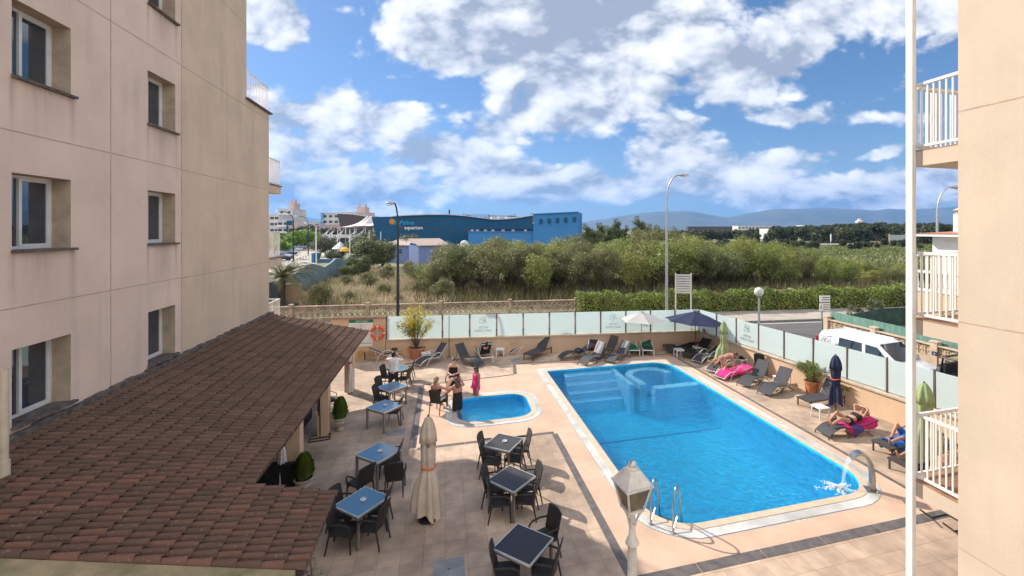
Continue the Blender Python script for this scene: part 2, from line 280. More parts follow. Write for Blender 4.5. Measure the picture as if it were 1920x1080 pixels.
# ------------------------------------------------------------------ mesh helpers
class MB:
    def __init__(s): s.v = []; s.f = []
    def add(s, vs, fs):
        o = len(s.v); s.v.extend([tuple(p) for p in vs]); s.f.extend([tuple(i+o for i in f) for f in fs]); return s
    def box(s, c, d, rz=0, M=None):
        hx, hy, hz = d[0]/2, d[1]/2, d[2]/2; vs = []
        Q = Matrix.Rotation(rz, 3, 'Z') if M is None else M
        for x in (-hx, hx):
            for y in (-hy, hy):
                for z in (-hz, hz): vs.append(Vector(c)+Q@Vector((x, y, z)))
        return s.add(vs, [(0,1,3,2),(4,6,7,5),(0,4,5,1),(2,3,7,6),(0,2,6,4),(1,5,7,3)])
    def bbox(s, a, b): return s.box([(a[i]+b[i])/2 for i in range(3)], [abs(b[i]-a[i]) for i in range(3)])
    def beam(s, p, q, w, h, up=(0, 0, 1)):
        p, q = Vector(p), Vector(q); x = (q-p); l = x.length; x.normalize(); y = Vector(up).cross(x)
        if y.length < 1e-4: y = Vector((0, 1, 0)).cross(x)
        y.normalize(); z = x.cross(y); Mx = Matrix((x, y, z)).transposed()
        return s.box((p+q)/2, (l, w, h), M=Mx)
    def tube(s, pts, r, n=8, cap=True, closed=False):
        pts = [Vector(p) for p in pts]; k = len(pts); rs = r if isinstance(r, (list, tuple)) else [r]*k
        vs = []; prev = None
        for i, p in enumerate(pts):
            if closed: t = pts[(i+1) % k]-pts[i-1]
            else: t = pts[min(i+1, k-1)]-pts[max(i-1, 0)]
            if t.length < 1e-9: t = Vector((0, 0, 1))
            t.normalize()
            if prev is None: a = Vector((0, 0, 1)) if abs(t.z) < .9 else Vector((1, 0, 0)); a = (a-t*a.dot(t)).normalized()
            else: a = prev-t*prev.dot(t); a = a.normalized() if a.length > 1e-6 else prev
            prev = a; b = t.cross(a)
            for j in range(n):
                th = 2*math.pi*j/n; vs.append(p+(a*math.cos(th)+b*math.sin(th))*rs[i])
        fs = []
        for i in range(k if closed else k-1):
            for j in range(n): a0 = i*n+j; a1 = i*n+(j+1) % n; b0 = ((i+1) % k)*n+j; b1 = ((i+1) % k)*n+(j+1) % n; fs.append((a0, a1, b1, b0))
        if cap and not closed: fs += [tuple(range(n))[::-1], tuple((k-1)*n+j for j in range(n))]
        return s.add(vs, fs)
    def lathe(s, prof, n=20, c=(0, 0, 0)):
        vs = []; c = Vector(c)
        for r, z in prof:
            for j in range(n): th = 2*math.pi*j/n; vs.append(c+Vector((r*math.cos(th), r*math.sin(th), z)))
        fs = [(i*n+j, i*n+(j+1) % n, (i+1)*n+(j+1) % n, (i+1)*n+j) for i in range(len(prof)-1) for j in range(n)]
        fs += [tuple(range(n))[::-1], tuple((len(prof)-1)*n+j for j in range(n))]
        return s.add(vs, fs)
    def prism(s, poly, z0, z1):
        n = len(poly); vs = [(p[0], p[1], z0) for p in poly]+[(p[0], p[1], z1) for p in poly]
        return s.add(vs, [tuple(range(n))[::-1], tuple(range(n, 2*n))]+[(i, (i+1) % n, n+(i+1) % n, n+i) for i in range(n)])
    def ell(s, c, r, n=10, M=None):
        if isinstance(r, (int, float)): r = (r, r, r)
        vs = []; fs = []; m = n*2; c = Vector(c)
        for i in range(n+1):
            ph = math.pi*i/n
            for j in range(m):
                th = 2*math.pi*j/m; q = Vector((r[0]*math.sin(ph)*math.cos(th), r[1]*math.sin(ph)*math.sin(th), r[2]*math.cos(ph)))
                vs.append(c+(M@q if M else q))
        fs = [(i*m+j, (i+1)*m+j, (i+1)*m+(j+1) % m, i*m+(j+1) % m) for i in range(n) for j in range(m)]
        return s.add(vs, fs)
    def cap(s, p, q, r0, r1=None, n=10):
        "round ended tapered limb"
        r1 = r0 if r1 is None else r1; p, q = Vector(p), Vector(q); t = q-p; l = t.length
        t = t.normalized() if l > 1e-6 else Vector((0, 0, 1)); pts = []; rs = []
        for a in (0.02, .3, .7, 1.15): pts.append(p-t*r0*math.cos(a)); rs.append(r0*math.sin(a))
        pts.append(p); rs.append(r0); pts.append(q+t*1e-4); rs.append(r1)
        for a in (1.15, .7, .3, .02): pts.append(q+t*r1*math.cos(a)); rs.append(r1*math.sin(a))
        return s.tube(pts, rs, n)
    def strip(s, pts, w, th, ax=(0, 1, 0)):
        "flat band following pts, width along ax"
        ax = Vector(ax); pts = [Vector(p) for p in pts]; vs = []
        for i, p in enumerate(pts):
            t = (pts[min(i+1, len(pts)-1)]-pts[max(i-1, 0)]).normalized(); nn = t.cross(ax).normalized()
            for a, b in ((-1, -1), (1, -1), (1, 1), (-1, 1)): vs.append(p+ax*(w/2*a)+nn*(th/2*b))
        k = len(pts); fs = [(i*4+j, i*4+(j+1) % 4, (i+1)*4+(j+1) % 4, (i+1)*4+j) for i in range(k-1) for j in range(4)]+[(3, 2, 1, 0), tuple((k-1)*4+j for j in range(4))]
        return s.add(vs, fs)
    def mesh(s, name):
        me = bpy.data.meshes.new(name); me.from_pydata(s.v, [], s.f); me.update(); return me
    def build(s, name, m, parent=None, smooth=False, loc=None, rz=0, fix=True):
        me = s.mesh(name)
        if fix:
            bm = bmesh.new(); bm.from_mesh(me); bmesh.ops.recalc_face_normals(bm, faces=bm.faces); bm.to_mesh(me); bm.free()
        return link(name, me, m, parent, smooth, loc, rz)
def link(name, me, m, parent=None, smooth=False, loc=None, rz=0):
    o = bpy.data.objects.new(name, me); C.objects.link(o)
    for mm in (m if isinstance(m, (list, tuple)) else [m]): me.materials.append(mm)
    if parent: o.parent = parent
    if loc is not None: o.location = loc
    if rz: o.rotation_euler[2] = rz
    if smooth:
        me.polygons.foreach_set('use_smooth', [True]*len(me.polygons))
        if smooth != 'all':
            try: me.set_sharp_from_angle(angle=R(40))
            except Exception: pass
    return o
def tag(o, label=None, cat=None, group=None, kind=None):
    if label: o['label'] = label
    if cat: o['category'] = cat
    if group: o['group'] = group
    if kind: o['kind'] = kind
    return o
def thing(name, label, cat, loc=(0, 0, 0), rz=0, group=None):
    o = bpy.data.objects.new(name, None); C.objects.link(o); o.location = loc; o.rotation_euler = (0, 0, rz); o.empty_display_size = .2
    return tag(o, label, cat, group)
KIDS = {}
def kids(o): return [c for c in C.objects if c.parent == o]
def copy_tree(o, parent=None):
    c = o.copy(); C.objects.link(c)
    if parent: c.parent = parent
    for ch in kids(o): copy_tree(ch, c)
    return c
def struct(o): o['kind'] = 'structure'; return o
def text_mesh(s, size, depth_=.004, align='CENTER', bold=False):
    cu = bpy.data.curves.new('t', 'FONT'); cu.body = s; cu.size = size; cu.align_x = align; cu.align_y = 'CENTER'; cu.extrude = depth_; cu.resolution_u = 2
    if bold: cu.offset = size*.02
    o = bpy.data.objects.new('t', cu); C.objects.link(o); dg = bpy.context.evaluated_depsgraph_get(); me = bpy.data.meshes.new_from_object(o.evaluated_get(dg)); bpy.data.objects.remove(o); me.materials.clear()
    return me

# ------------------------------------------------------------------ setting: ground, courtyard, pools
def sheet(name, outer, holes, z, m, parent=None):
    bm = bmesh.new(); es = []
    for loop in [outer]+holes:
        vs = [bm.verts.new((p[0], p[1], z)) for p in loop]
        es += [bm.edges.new((vs[i], vs[(i+1) % len(vs)])) for i in range(len(vs))]
    bmesh.ops.triangle_fill(bm, use_beauty=True, use_dissolve=False, edges=es)
    for f in bm.faces:
        if f.normal.z < 0: f.normal_flip()
    me = bpy.data.meshes.new(name); bm.to_mesh(me); bm.free()
    return link(name, me, m, parent)
def rrect(x0, x1, y0, y1, r, n=8):
    "rounded rectangle, r = radii of (x0y0, x1y0, x1y1, x0y1)"
    out = []
    for (cx, cy, a0, rr) in ((x0, y0, 180, r[0]), (x1, y0, 270, r[1]), (x1, y1, 0, r[2]), (x0, y1, 90, r[3])):
        sx = 1 if cx == x0 else -1; sy = 1 if cy == y0 else -1
        if rr < .02: out.append((cx, cy)); continue
        for i in range(n+1):
            a = R(a0+90*i/n); out.append((cx+sx*rr+rr*math.cos(a), cy+sy*rr+rr*math.sin(a)))
    return out
def rectp(x0, x1, y0, y1): return [(x0, y0), (x1, y0), (x1, y1), (x0, y1)]

def tilemat(name, c1, c2, mortar, size, msize=.012, rough=.75):
    m = bpy.data.materials.new(name); m.use_nodes = True; nt = m.node_tree; L = nt.links; b = nt.nodes['Principled BSDF']; b.inputs['Roughness'].default_value = rough
    tc = nt.nodes.new('ShaderNodeTexCoord'); br = nt.nodes.new('ShaderNodeTexBrick'); L.new(tc.outputs['Object'], br.inputs['Vector'])
    br.offset = 0; br.inputs['Scale'].default_value = 1; br.inputs['Brick Width'].default_value = size[0]; br.inputs['Row Height'].default_value = size[1]; br.inputs['Mortar Size'].default_value = msize; br.inputs['Mortar Smooth'].default_value = .3
    br.inputs['Color1'].default_value = (*c1, 1); br.inputs['Color2'].default_value = (*c2, 1); br.inputs['Mortar'].default_value = (*mortar, 1); br.inputs['Bias'].default_value = 0
    last = br.outputs['Color']
    for sc, lo, hi, f in ((.55, .35, .66, .34), (3.5, .35, .65, .14), (70, .3, .7, .07)):
        n = nt.nodes.new('ShaderNodeTexNoise'); n.inputs['Scale'].default_value = sc; n.inputs['Detail'].default_value = 6; L.new(tc.outputs['Object'], n.inputs['Vector'])
        mr = nt.nodes.new('ShaderNodeMapRange'); L.new(n.outputs['Fac'], mr.inputs[0]); mr.inputs[1].default_value = lo; mr.inputs[2].default_value = hi; mr.inputs[3].default_value = 1-f; mr.inputs[4].default_value = 1+f*.5
        s = nt.nodes.new('ShaderNodeVectorMath'); s.operation = 'SCALE'; L.new(last, s.inputs[0]); L.new(mr.outputs[0], s.inputs['Scale']); last = s.outputs[0]
    L.new(last, b.inputs['Base Color'])
    bp = nt.nodes.new('ShaderNodeBump'); bp.inputs['Distance'].default_value = .004; bp.inputs['Strength'].default_value = .6; L.new(br.outputs['Fac'], bp.inputs['Height']); bp.invert = True; L.new(bp.outputs[0], b.inputs['Normal'])
    return m
M_paver = tilemat('patio_pavers', (.585, .425, .31), (.49, .355, .255), (.33, .235, .165), (.46, .46), .005)
M_deck = mat('pink_concrete', (.62, .42, .30), .85, var=.09, vscale=.9, bump=.25, bscale=120, fine=.10)
M_drain = mat('drain_channel', (.145, .125, .115), .5, var=.2, vscale=5, stretch=(1, 1, 1))
M_coping = mat('tan_coping', (.62, .47, .34), .8, var=.08, vscale=6, fine=.05)
M_grate = tilemat('white_grating', (.74, .72, .68), (.70, .68, .64), (.40, .38, .34), (.06, .06), .006)
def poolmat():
    m = bpy.data.materials.new('pool_dapple_paint'); m.use_nodes = True; nt = m.node_tree; L = nt.links; b = nt.nodes['Principled BSDF']; b.inputs['Roughness'].default_value = .5
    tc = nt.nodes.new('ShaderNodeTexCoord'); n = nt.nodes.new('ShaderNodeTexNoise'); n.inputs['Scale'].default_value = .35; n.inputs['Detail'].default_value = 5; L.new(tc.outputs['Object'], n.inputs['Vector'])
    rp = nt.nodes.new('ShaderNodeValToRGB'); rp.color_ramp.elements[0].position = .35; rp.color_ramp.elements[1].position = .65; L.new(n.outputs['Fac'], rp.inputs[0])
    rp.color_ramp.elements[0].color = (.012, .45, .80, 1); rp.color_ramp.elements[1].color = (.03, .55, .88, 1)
    n2 = nt.nodes.new('ShaderNodeTexNoise'); n2.inputs['Scale'].default_value = 2.6; n2.inputs['Detail'].default_value = 6; n2.inputs['Distortion'].default_value = 1.5; L.new(tc.outputs['Object'], n2.inputs['Vector'])  # distorted noise paints dappled water light into the basin colour
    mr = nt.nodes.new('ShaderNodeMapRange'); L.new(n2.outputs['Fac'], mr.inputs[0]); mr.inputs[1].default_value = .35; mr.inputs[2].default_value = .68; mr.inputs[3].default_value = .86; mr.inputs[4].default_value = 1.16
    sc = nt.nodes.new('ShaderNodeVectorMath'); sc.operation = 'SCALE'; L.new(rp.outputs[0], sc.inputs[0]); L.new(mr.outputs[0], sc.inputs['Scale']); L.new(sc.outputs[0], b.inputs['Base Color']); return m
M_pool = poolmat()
M_poolside = mat('pool_pale_steps', (.34, .70, .95), .5, var=.06)
M_line = mat('pool_dark_line', (.01, .05, .35), .5)
def watermat(name, foam=False):
    m = bpy.data.materials.new(name); m.use_nodes = True; nt = m.node_tree; L = nt.links; nt.nodes.remove(nt.nodes['Principled BSDF'])
    tc = nt.nodes.new('ShaderNodeTexCoord')
    def noise(sc, det, dist=0, st=(1, 1, 1)):
        mp = nt.nodes.new('ShaderNodeMapping'); mp.inputs['Scale'].default_value = st; L.new(tc.outputs['Object'], mp.inputs[0])
        n = nt.nodes.new('ShaderNodeTexNoise'); n.inputs['Scale'].default_value = sc; n.inputs['Detail'].default_value = det; n.inputs['Distortion'].default_value = dist; L.new(mp.outputs[0], n.inputs['Vector']); return n.outputs['Fac']
    a = noise(2.2, 4, 1.2, (1, 1.6, 1)); b_ = noise(7.5, 3, .6)
    ad = nt.nodes.new('ShaderNodeMath'); ad.operation = 'MULTIPLY_ADD'; L.new(b_, ad.inputs[0]); ad.inputs[1].default_value = .55; L.new(a, ad.inputs[2])
    bp = nt.nodes.new('ShaderNodeBump'); bp.inputs['Strength'].default_value = 1; bp.inputs['Distance'].default_value = .17; L.new(ad.outputs[0], bp.inputs['Height'])
    gl = nt.nodes.new('ShaderNodeBsdfGlossy'); gl.inputs['Roughness'].default_value = .04; L.new(bp.outputs[0], gl.inputs['Normal'])
    rf = nt.nodes.new('ShaderNodeBsdfRefraction'); rf.inputs['IOR'].default_value = 1.33; rf.inputs['Roughness'].default_value = .0; rf.inputs['Color'].default_value = (.92, 1, 1, 1); L.new(bp.outputs[0], rf.inputs['Normal'])
    tr = nt.nodes.new('ShaderNodeBsdfTransparent'); tr.inputs[0].default_value = (.90, 1, 1, 1)
    m1 = nt.nodes.new('ShaderNodeMixShader'); m1.inputs[0].default_value = .62; L.new(rf.outputs[0], m1.inputs[1]); L.new(tr.outputs[0], m1.inputs[2])
    fr = nt.nodes.new('ShaderNodeFresnel'); fr.inputs['IOR'].default_value = 1.33; L.new(bp.outputs[0], fr.inputs['Normal'])
    m2 = nt.nodes.new('ShaderNodeMixShader'); L.new(fr.outputs[0], m2.inputs[0]); L.new(m1.outputs[0], m2.inputs[1]); L.new(gl.outputs[0], m2.inputs[2])
    L.new(m2.outputs[0], nt.nodes['Material Output'].inputs[0]); return m
M_water = watermat('pool_water')
M_foam = mat('water_foam', (.8, .86, .9), .6, var=.05)
M_streamm = mat('falling_water', (.75, .85, .92), .15, alpha=.22, spec=1)

DW = (1, 1)
water_main = rrect(4.83, 11.3, 9.22, 21.0, (1.05, 1.05, 1.1, .05))
cop_main = rrect(4.63, 11.5, 9.02, 21.2, (1.25, 1.25, 1.3, .06))
grt_main = rrect(4.38, 11.75, 8.74, 21.46, (1.5, 1.5, 1.55, .08))
water_kid = rrect(.42, 3.25, 16.12, 18.5, (.7, .7, .7, .7))
grt_kid = rrect(.02, 3.65, 15.72, 18.9, (1.05, 1.05, 1.05, 1.05))
cop_kid = rrect(.24, 3.43, 15.94, 18.68, (.85, .85, .85, .85))
deck_poly = [(-1.1, 14.62), (3.65, 14.62), (3.65, 8.05), (12.05, 8.05), (12.2, 22.2), (3.45, 22.6), (3.25, 20.95), (-1.1, 20.55)]
FA, FB, FC = Vector((-3.1, 25.45, 0)), Vector((14.55, 23.0, 0)), Vector((16.7, 3.5, 0))   # glass fence line: left end, corner, near end
PW = Vector((-5.9, 25.85, 0))
yard = [(-7.35, 21.4), (-9.5, 21.4), (-9.5, 26.3), (PW.x, PW.y), (FB.x, FB.y), (FC.x, FC.y), (16.9, -3), (-7.35, -3)]
struct(sheet('patio', yard, [deck_poly], 0, M_paver))
struct(sheet('pool_deck', deck_poly, [grt_main, grt_kid], 0.0, M_deck))
struct(sheet('ground', [(-9000, -60), (9000, -60), (9000, 12000), (-9000, 12000)], [[(-9.4, 3), (-9.4, 22), (13, 22.8), (13, 3)]], -.012, M_field))
def ring(name, a, b, z, m):
    n = len(a); me = bpy.data.meshes.new(name); me.from_pydata([(p[0], p[1], z) for p in a]+[(p[0], p[1], z) for p in b], [], [(i, (i+1) % n, n+(i+1) % n, n+i) for i in range(n)]); me.update()
    bm = bmesh.new(); bm.from_mesh(me)
    for f in bm.faces:
        f.normal_update()
        if f.normal.z < 0: f.normal_flip()
    bm.to_mesh(me); bm.free(); return link(name, me, m)
def pool(name, water, cop, grt, dep, label, cat):
    t = thing(name, label, cat)
    r = ring('overflow_grating', cop, grt, 0.012, M_grate); r.parent = t
    e = ring('coping', water, cop, .022, M_coping); e.parent = t
    n = len(water)
    b = MB(); vs = [(p[0], p[1], .022) for p in water]+[(p[0], p[1], -dep) for p in water]
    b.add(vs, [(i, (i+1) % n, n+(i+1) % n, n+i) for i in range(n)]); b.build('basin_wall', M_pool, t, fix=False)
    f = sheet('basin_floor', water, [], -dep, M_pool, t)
    ra = ring('coping_edge', cop, cop, 0, M_coping); me = ra.data; me.clear_geometry()
    me.from_pydata([(p[0], p[1], .022) for p in cop]+[(p[0], p[1], .0) for p in cop], [], [(i, (i+1) % n, n+(i+1) % n, n+i) for i in range(n)]); ra.parent = t
    w = sheet('water', water, [], -.07, M_water); struct(w)
    return t
pm = pool('swimming_pool', water_main, cop_main, grt_main, 1.45, 'large rectangular swimming pool with white overflow rim and steps at its far end', 'swimming pool')
pk = pool('paddling_pool', water_kid, cop_kid, grt_kid, .45, 'small shallow paddling pool with rounded corners and white rim beside the tables', 'paddling pool')
# underwater steps, bench and dividing walls of the large pool
b = MB()
for i in range(4): b.bbox((5.65, 19.25+.42*i, -1.44), (8.15, 19.25+.42*(i+1)-.001, -.98+.26*i))
b.build('underwater_steps', M_poolside, pm)
b = MB(); b.bbox((8.17, 18.6, -1.44), (8.4, 21, -.16)); b.build('dividing_wall', M_poolside, pm)
b = MB(); arc = []
for i in range(19):
    a = R(200-200*i/18*1.0); arc.append((9.75+1.05*math.cos(a), 19.75+.85*math.sin(a)))
arc = [(8.85, 18.55)]+arc
for i in range(len(arc)-1):
    p, q = Vector((*arc[i], 0)), Vector((*arc[i+1], 0)); b.beam((p.x, p.y, -.78), (q.x, q.y, -.78), .36, 1.2+.002*(i % 2))
b.build('curved_bench', M_poolside, pm)
b = MB(); b.bbox((9.05, 17.75, -1.44), (11.29, 18.15, -.12)); b.build('low_wall', M_poolside, pm)
b = MB(); b.bbox((4.84, 9.6, -1.44), (5.25, 20.98, -1.05)); b.build('side_ledge', M_poolside, pm)
b = MB(); b.bbox((5.3, 16.2, -1.446), (11.28, 16.28, -1.43)); b.build('floor_line', M_line, pm)
b = MB(); b.bbox((.6, 16.6, -.446), (1.2, 17.1, -.3)); b.build('paddling_step', M_poolside, pk)
# drain channels round the deck
def drain(pts, w=.19, nm='drain_channel'):
    b = MB()
    for p, q in zip(pts[:-1], pts[1:]):
        p, q = Vector((*p, 0)), Vector((*q, 0)); d = (q-p).normalized(); l = (q-p).length; k = max(1, round(l/1.5))
        for i in range(k):
            a = p+d*(l*i/k+.008); c = p+d*(l*(i+1)/k-.008)
            b.beam((a.x, a.y, .0), (c.x, c.y, .0), w, .012)
    o = b.build(nm, M_drain); return struct(o)
drain([(-1.02, 20.55), (-1.02, 14.72)], .22); drain([(-.88, 14.64), (3.62, 14.64)], .14); drain([(3.62, 14.54), (3.62, 8.2)], .2); drain([(3.5, 8.02), (14.5, 8.02)], .26)
drain([(12.05, 8.2), (12.2, 22.1)], .12); drain([(12.1, 22.2), (3.55, 22.6)], .1); drain([(3.45, 22.5), (3.27, 21.0)], .16); drain([(3.2, 20.95), (-.85, 20.56)], .1)
for (px, py, w, d, lab) in [(842, 1068, .62, .62, 'grey steel access hatch set in the patio near the camera'), (742, 811, .6, .42, 'grey access hatch set in the paving beside the nearest blue tables'), (967, 675, .5, .5, 'small grey hatch in the paving at the deck corner')]:
    p = at(px, py); t = thing('floor_hatch', lab, 'hatch', p)
    b = MB(); b.box((0, 0, .006), (w, d, .012)); b.build('hatch_cover', mat('hatch_grey', (.27, .27, .27), .75, var=.15), t); b = MB(); b.box((0, 0, .014), (.05, .02, .006)); b.build('lifting_slot', M_black, t)
# digits painted on the deck: depth mark
me = text_mesh('1.50', .16, .002); o = link('depth_mark', me, M_white, None, loc=at(1500, 975)+Vector((0, 0, .004)), rz=R(190)); tag(o, 'white 1.50 depth mark painted on the deck by the near pool edge', 'painted mark')
me = text_mesh('1.50', .14, .002); o = link('depth_mark', me, M_white, None, loc=at(1130, 888)+Vector((0, 0, .004)), rz=R(-90)); tag(o, 'white 1.50 depth mark painted on the deck left of the large pool', 'painted mark')

# roads and pavements
rd = Vector((1, -.115, 0)).normalized(); rn = Vector((.115, 1, 0)).normalized()
def roadpt(x, off): p = Vector((0, 30.6, 0))+rd*x+rn*off; return (p.x, p.y)
road = [(17.0, 3), (15.0, 22.6), (14.9, 23.4), (-6, 26.3), roadpt(-70, -3.5), roadpt(-70, 0), roadpt(140, 0), roadpt(140, -6), (26, 22.4), (22.3, 21.5), (21.8, 3)]
struct(sheet('road', road, [], .0, M_asph))
def bar(name, p, q, w, z0, z1, m):
    b = MB(); p, q = Vector((*p, 0)), Vector((*q, 0)); b.beam((p.x, p.y, (z0+z1)/2), (q.x, q.y, (z0+z1)/2), w, z1-z0); return b.build(name, m)
struct(bar('far_pavement', roadpt(-60, 2.1), roadpt(140, 2.1), 3.9, -.1, .13, M_pave))
struct(bar('kerb', roadpt(-60, .07), roadpt(140, .07), .14, -.1, .135, M_kerb))
struct(bar('near_pavement', (FB.x+1, FB.y+.75), (-8, 26.9), 1.3, -.1, .12, M_pave))
struct(bar('road_marking', roadpt(-60, -.45), roadpt(140, -.45), .12, 0, .004, M_white))
struct(bar('side_pavement', (FC.x+.75, 3), (FB.x+.78, FB.y), 1.1, -.1, .12, M_pave))
# side of the street leading away at the left
ps = [at(505, 540), at(545, 545), at(660, 500), at(640, 470), at(600, 452), at(545, 452), at(520, 470), at(500, 500)]
struct(sheet('side_street', [(-60, 42), (-22, 45), (-20, 60), (-26, 100), (-28, 330), (-110, 330), (-110, 42)], [], -.006, M_pave))
struct(sheet('car_park', [(-52, 60), (-36, 60), (-62, 330), (-100, 330)], [], -.002, M_asph))

# distant hills
def ridge(pts, d, dep, name, m, seed):
    r = np.random.default_rng(seed); xs = [p[0] for p in pts]; hs = [(PY0-p[1])*d/FPX+EYE for p in pts]
    nx, ny = 150, 16; V = []; F = []
    ph = r.uniform(0, 6, 12)
    for j in range(ny):
        s = j/(ny-1)
        for i in range(nx):
            px = xs[0]+(xs[-1]-xs[0])*i/(nx-1); h = float(np.interp(px, xs, hs))
            wob = sum(math.sin(px*.02*(k+1)+ph[k]+s*(k+1)*2.3)/(k+1.5) for k in range(7))
            prof = math.sin(min(1, s*1.25)*math.pi/2) if s < .8 else 1-(s-.8)*2.2
            z = h*(prof*(1-.10*(1-s)*abs(wob)) + (.05*wob*s*(1-s)*3)) if s < .78 else h*prof*(1+.0*wob)
            p = far(px, d-dep*(1-s)+0*wob); V.append((p.x, p.y, max(-5, z)-3))
    for j in range(ny-1):
        for i in range(nx-1): a = j*nx+i; F.append((a, a+1, a+nx+1, a+nx))
    me = bpy.data.meshes.new(name); me.from_pydata(V, [], F); me.update(); return struct(link(name, me, m, smooth='all'))
M_hill = mat('hill_scrub', (.10, .12, .08), 1, var=.25, vscale=.002, second=(.17, .15, .11))
ridge([(900, 428), (1040, 424), (1100, 416), (1190, 403), (1230, 399), (1290, 397), (1330, 404), (1364, 409), (1400, 402), (1450, 394), (1500, 394), (1540, 392), (1600, 394), (1640, 397), (1665, 393), (1700, 395), (1760, 392), (1830, 388), (1900, 384), (1990, 390), (2100, 400), (2300, 415)], 8200, 2300, 'mountains', M_hill, 3)
ridge([(100, 425), (300, 420), (440, 414), (500, 408), (540, 400), (553, 398), (575, 407), (600, 412), (640, 412), (690, 414), (760, 405), (800, 402), (850, 405), (900, 402), (1000, 408), (1080, 418), (1200, 426)], 9000, 2000, 'distant_hills', M_hill, 5)
b = MB(); b.bbox((-8600, -50, -1.2), (8600, 9800, 640))
M_haze = bpy.data.materials.new('haze_air'); M_haze.use_nodes = True; nt = M_haze.node_tree; nt.nodes.remove(nt.nodes['Principled BSDF']); pv = nt.nodes.new('ShaderNodeVolumePrincipled'); pv.inputs['Color'].default_value = (.14, .44, 1, 1); pv.inputs['Density'].default_value = .000085; pv.inputs['Anisotropy'].default_value = .2
nt.links.new(pv.outputs[0], nt.nodes['Material Output'].inputs['Volume'])
HAZE = b.build('haze', M_haze); HAZE['kind'] = 'stuff'

# ------------------------------------------------------------------ hotel wings
def holed_wall(b, x, y0, y1, z0, z1, holes, dep=.3):
    "wall on plane x=const facing +x with openings (ya,yb,za,zb); reveals run back by dep"
    ys = sorted({y0, y1}|{h[0] for h in holes}|{h[1] for h in holes}); zs = sorted({z0, z1}|{h[2] for h in holes}|{h[3] for h in holes})
    for i in range(len(ys)-1):
        for j in range(len(zs)-1):
            cy, cz = (ys[i]+ys[i+1])/2, (zs[j]+zs[j+1])/2
            if any(h[0] < cy < h[1] and h[2] < cz < h[3] for h in holes): continue
            b.add([(x, ys[i], zs[j]), (x, ys[i+1], zs[j]), (x, ys[i+1], zs[j+1]), (x, ys[i], zs[j+1])], [(0, 1, 2, 3)])
WX = -7.35
def railing(p, q, z0, z1, parent, posts=None, step=.11, m=None, name='railing', bar_w=.03):
    m = m or M_white; b = MB(); p, q = Vector(p), Vector(q); d = (q-p); l = d.length; d.normalize()
    b.beam((p.x, p.y, z1), (q.x, q.y, z1), .05, .045); b.beam((p.x, p.y, z0), (q.x, q.y, z0), .04, .04)
    k = max(2, round(l/step))
    for i in range(k+1):
        c = p+d*(l*i/k); b.box((c.x, c.y, (z0+z1)/2), (bar_w, bar_w, z1-z0-.03), rz=math.atan2(d.y, d.x))
    return b.build(name, m, parent)
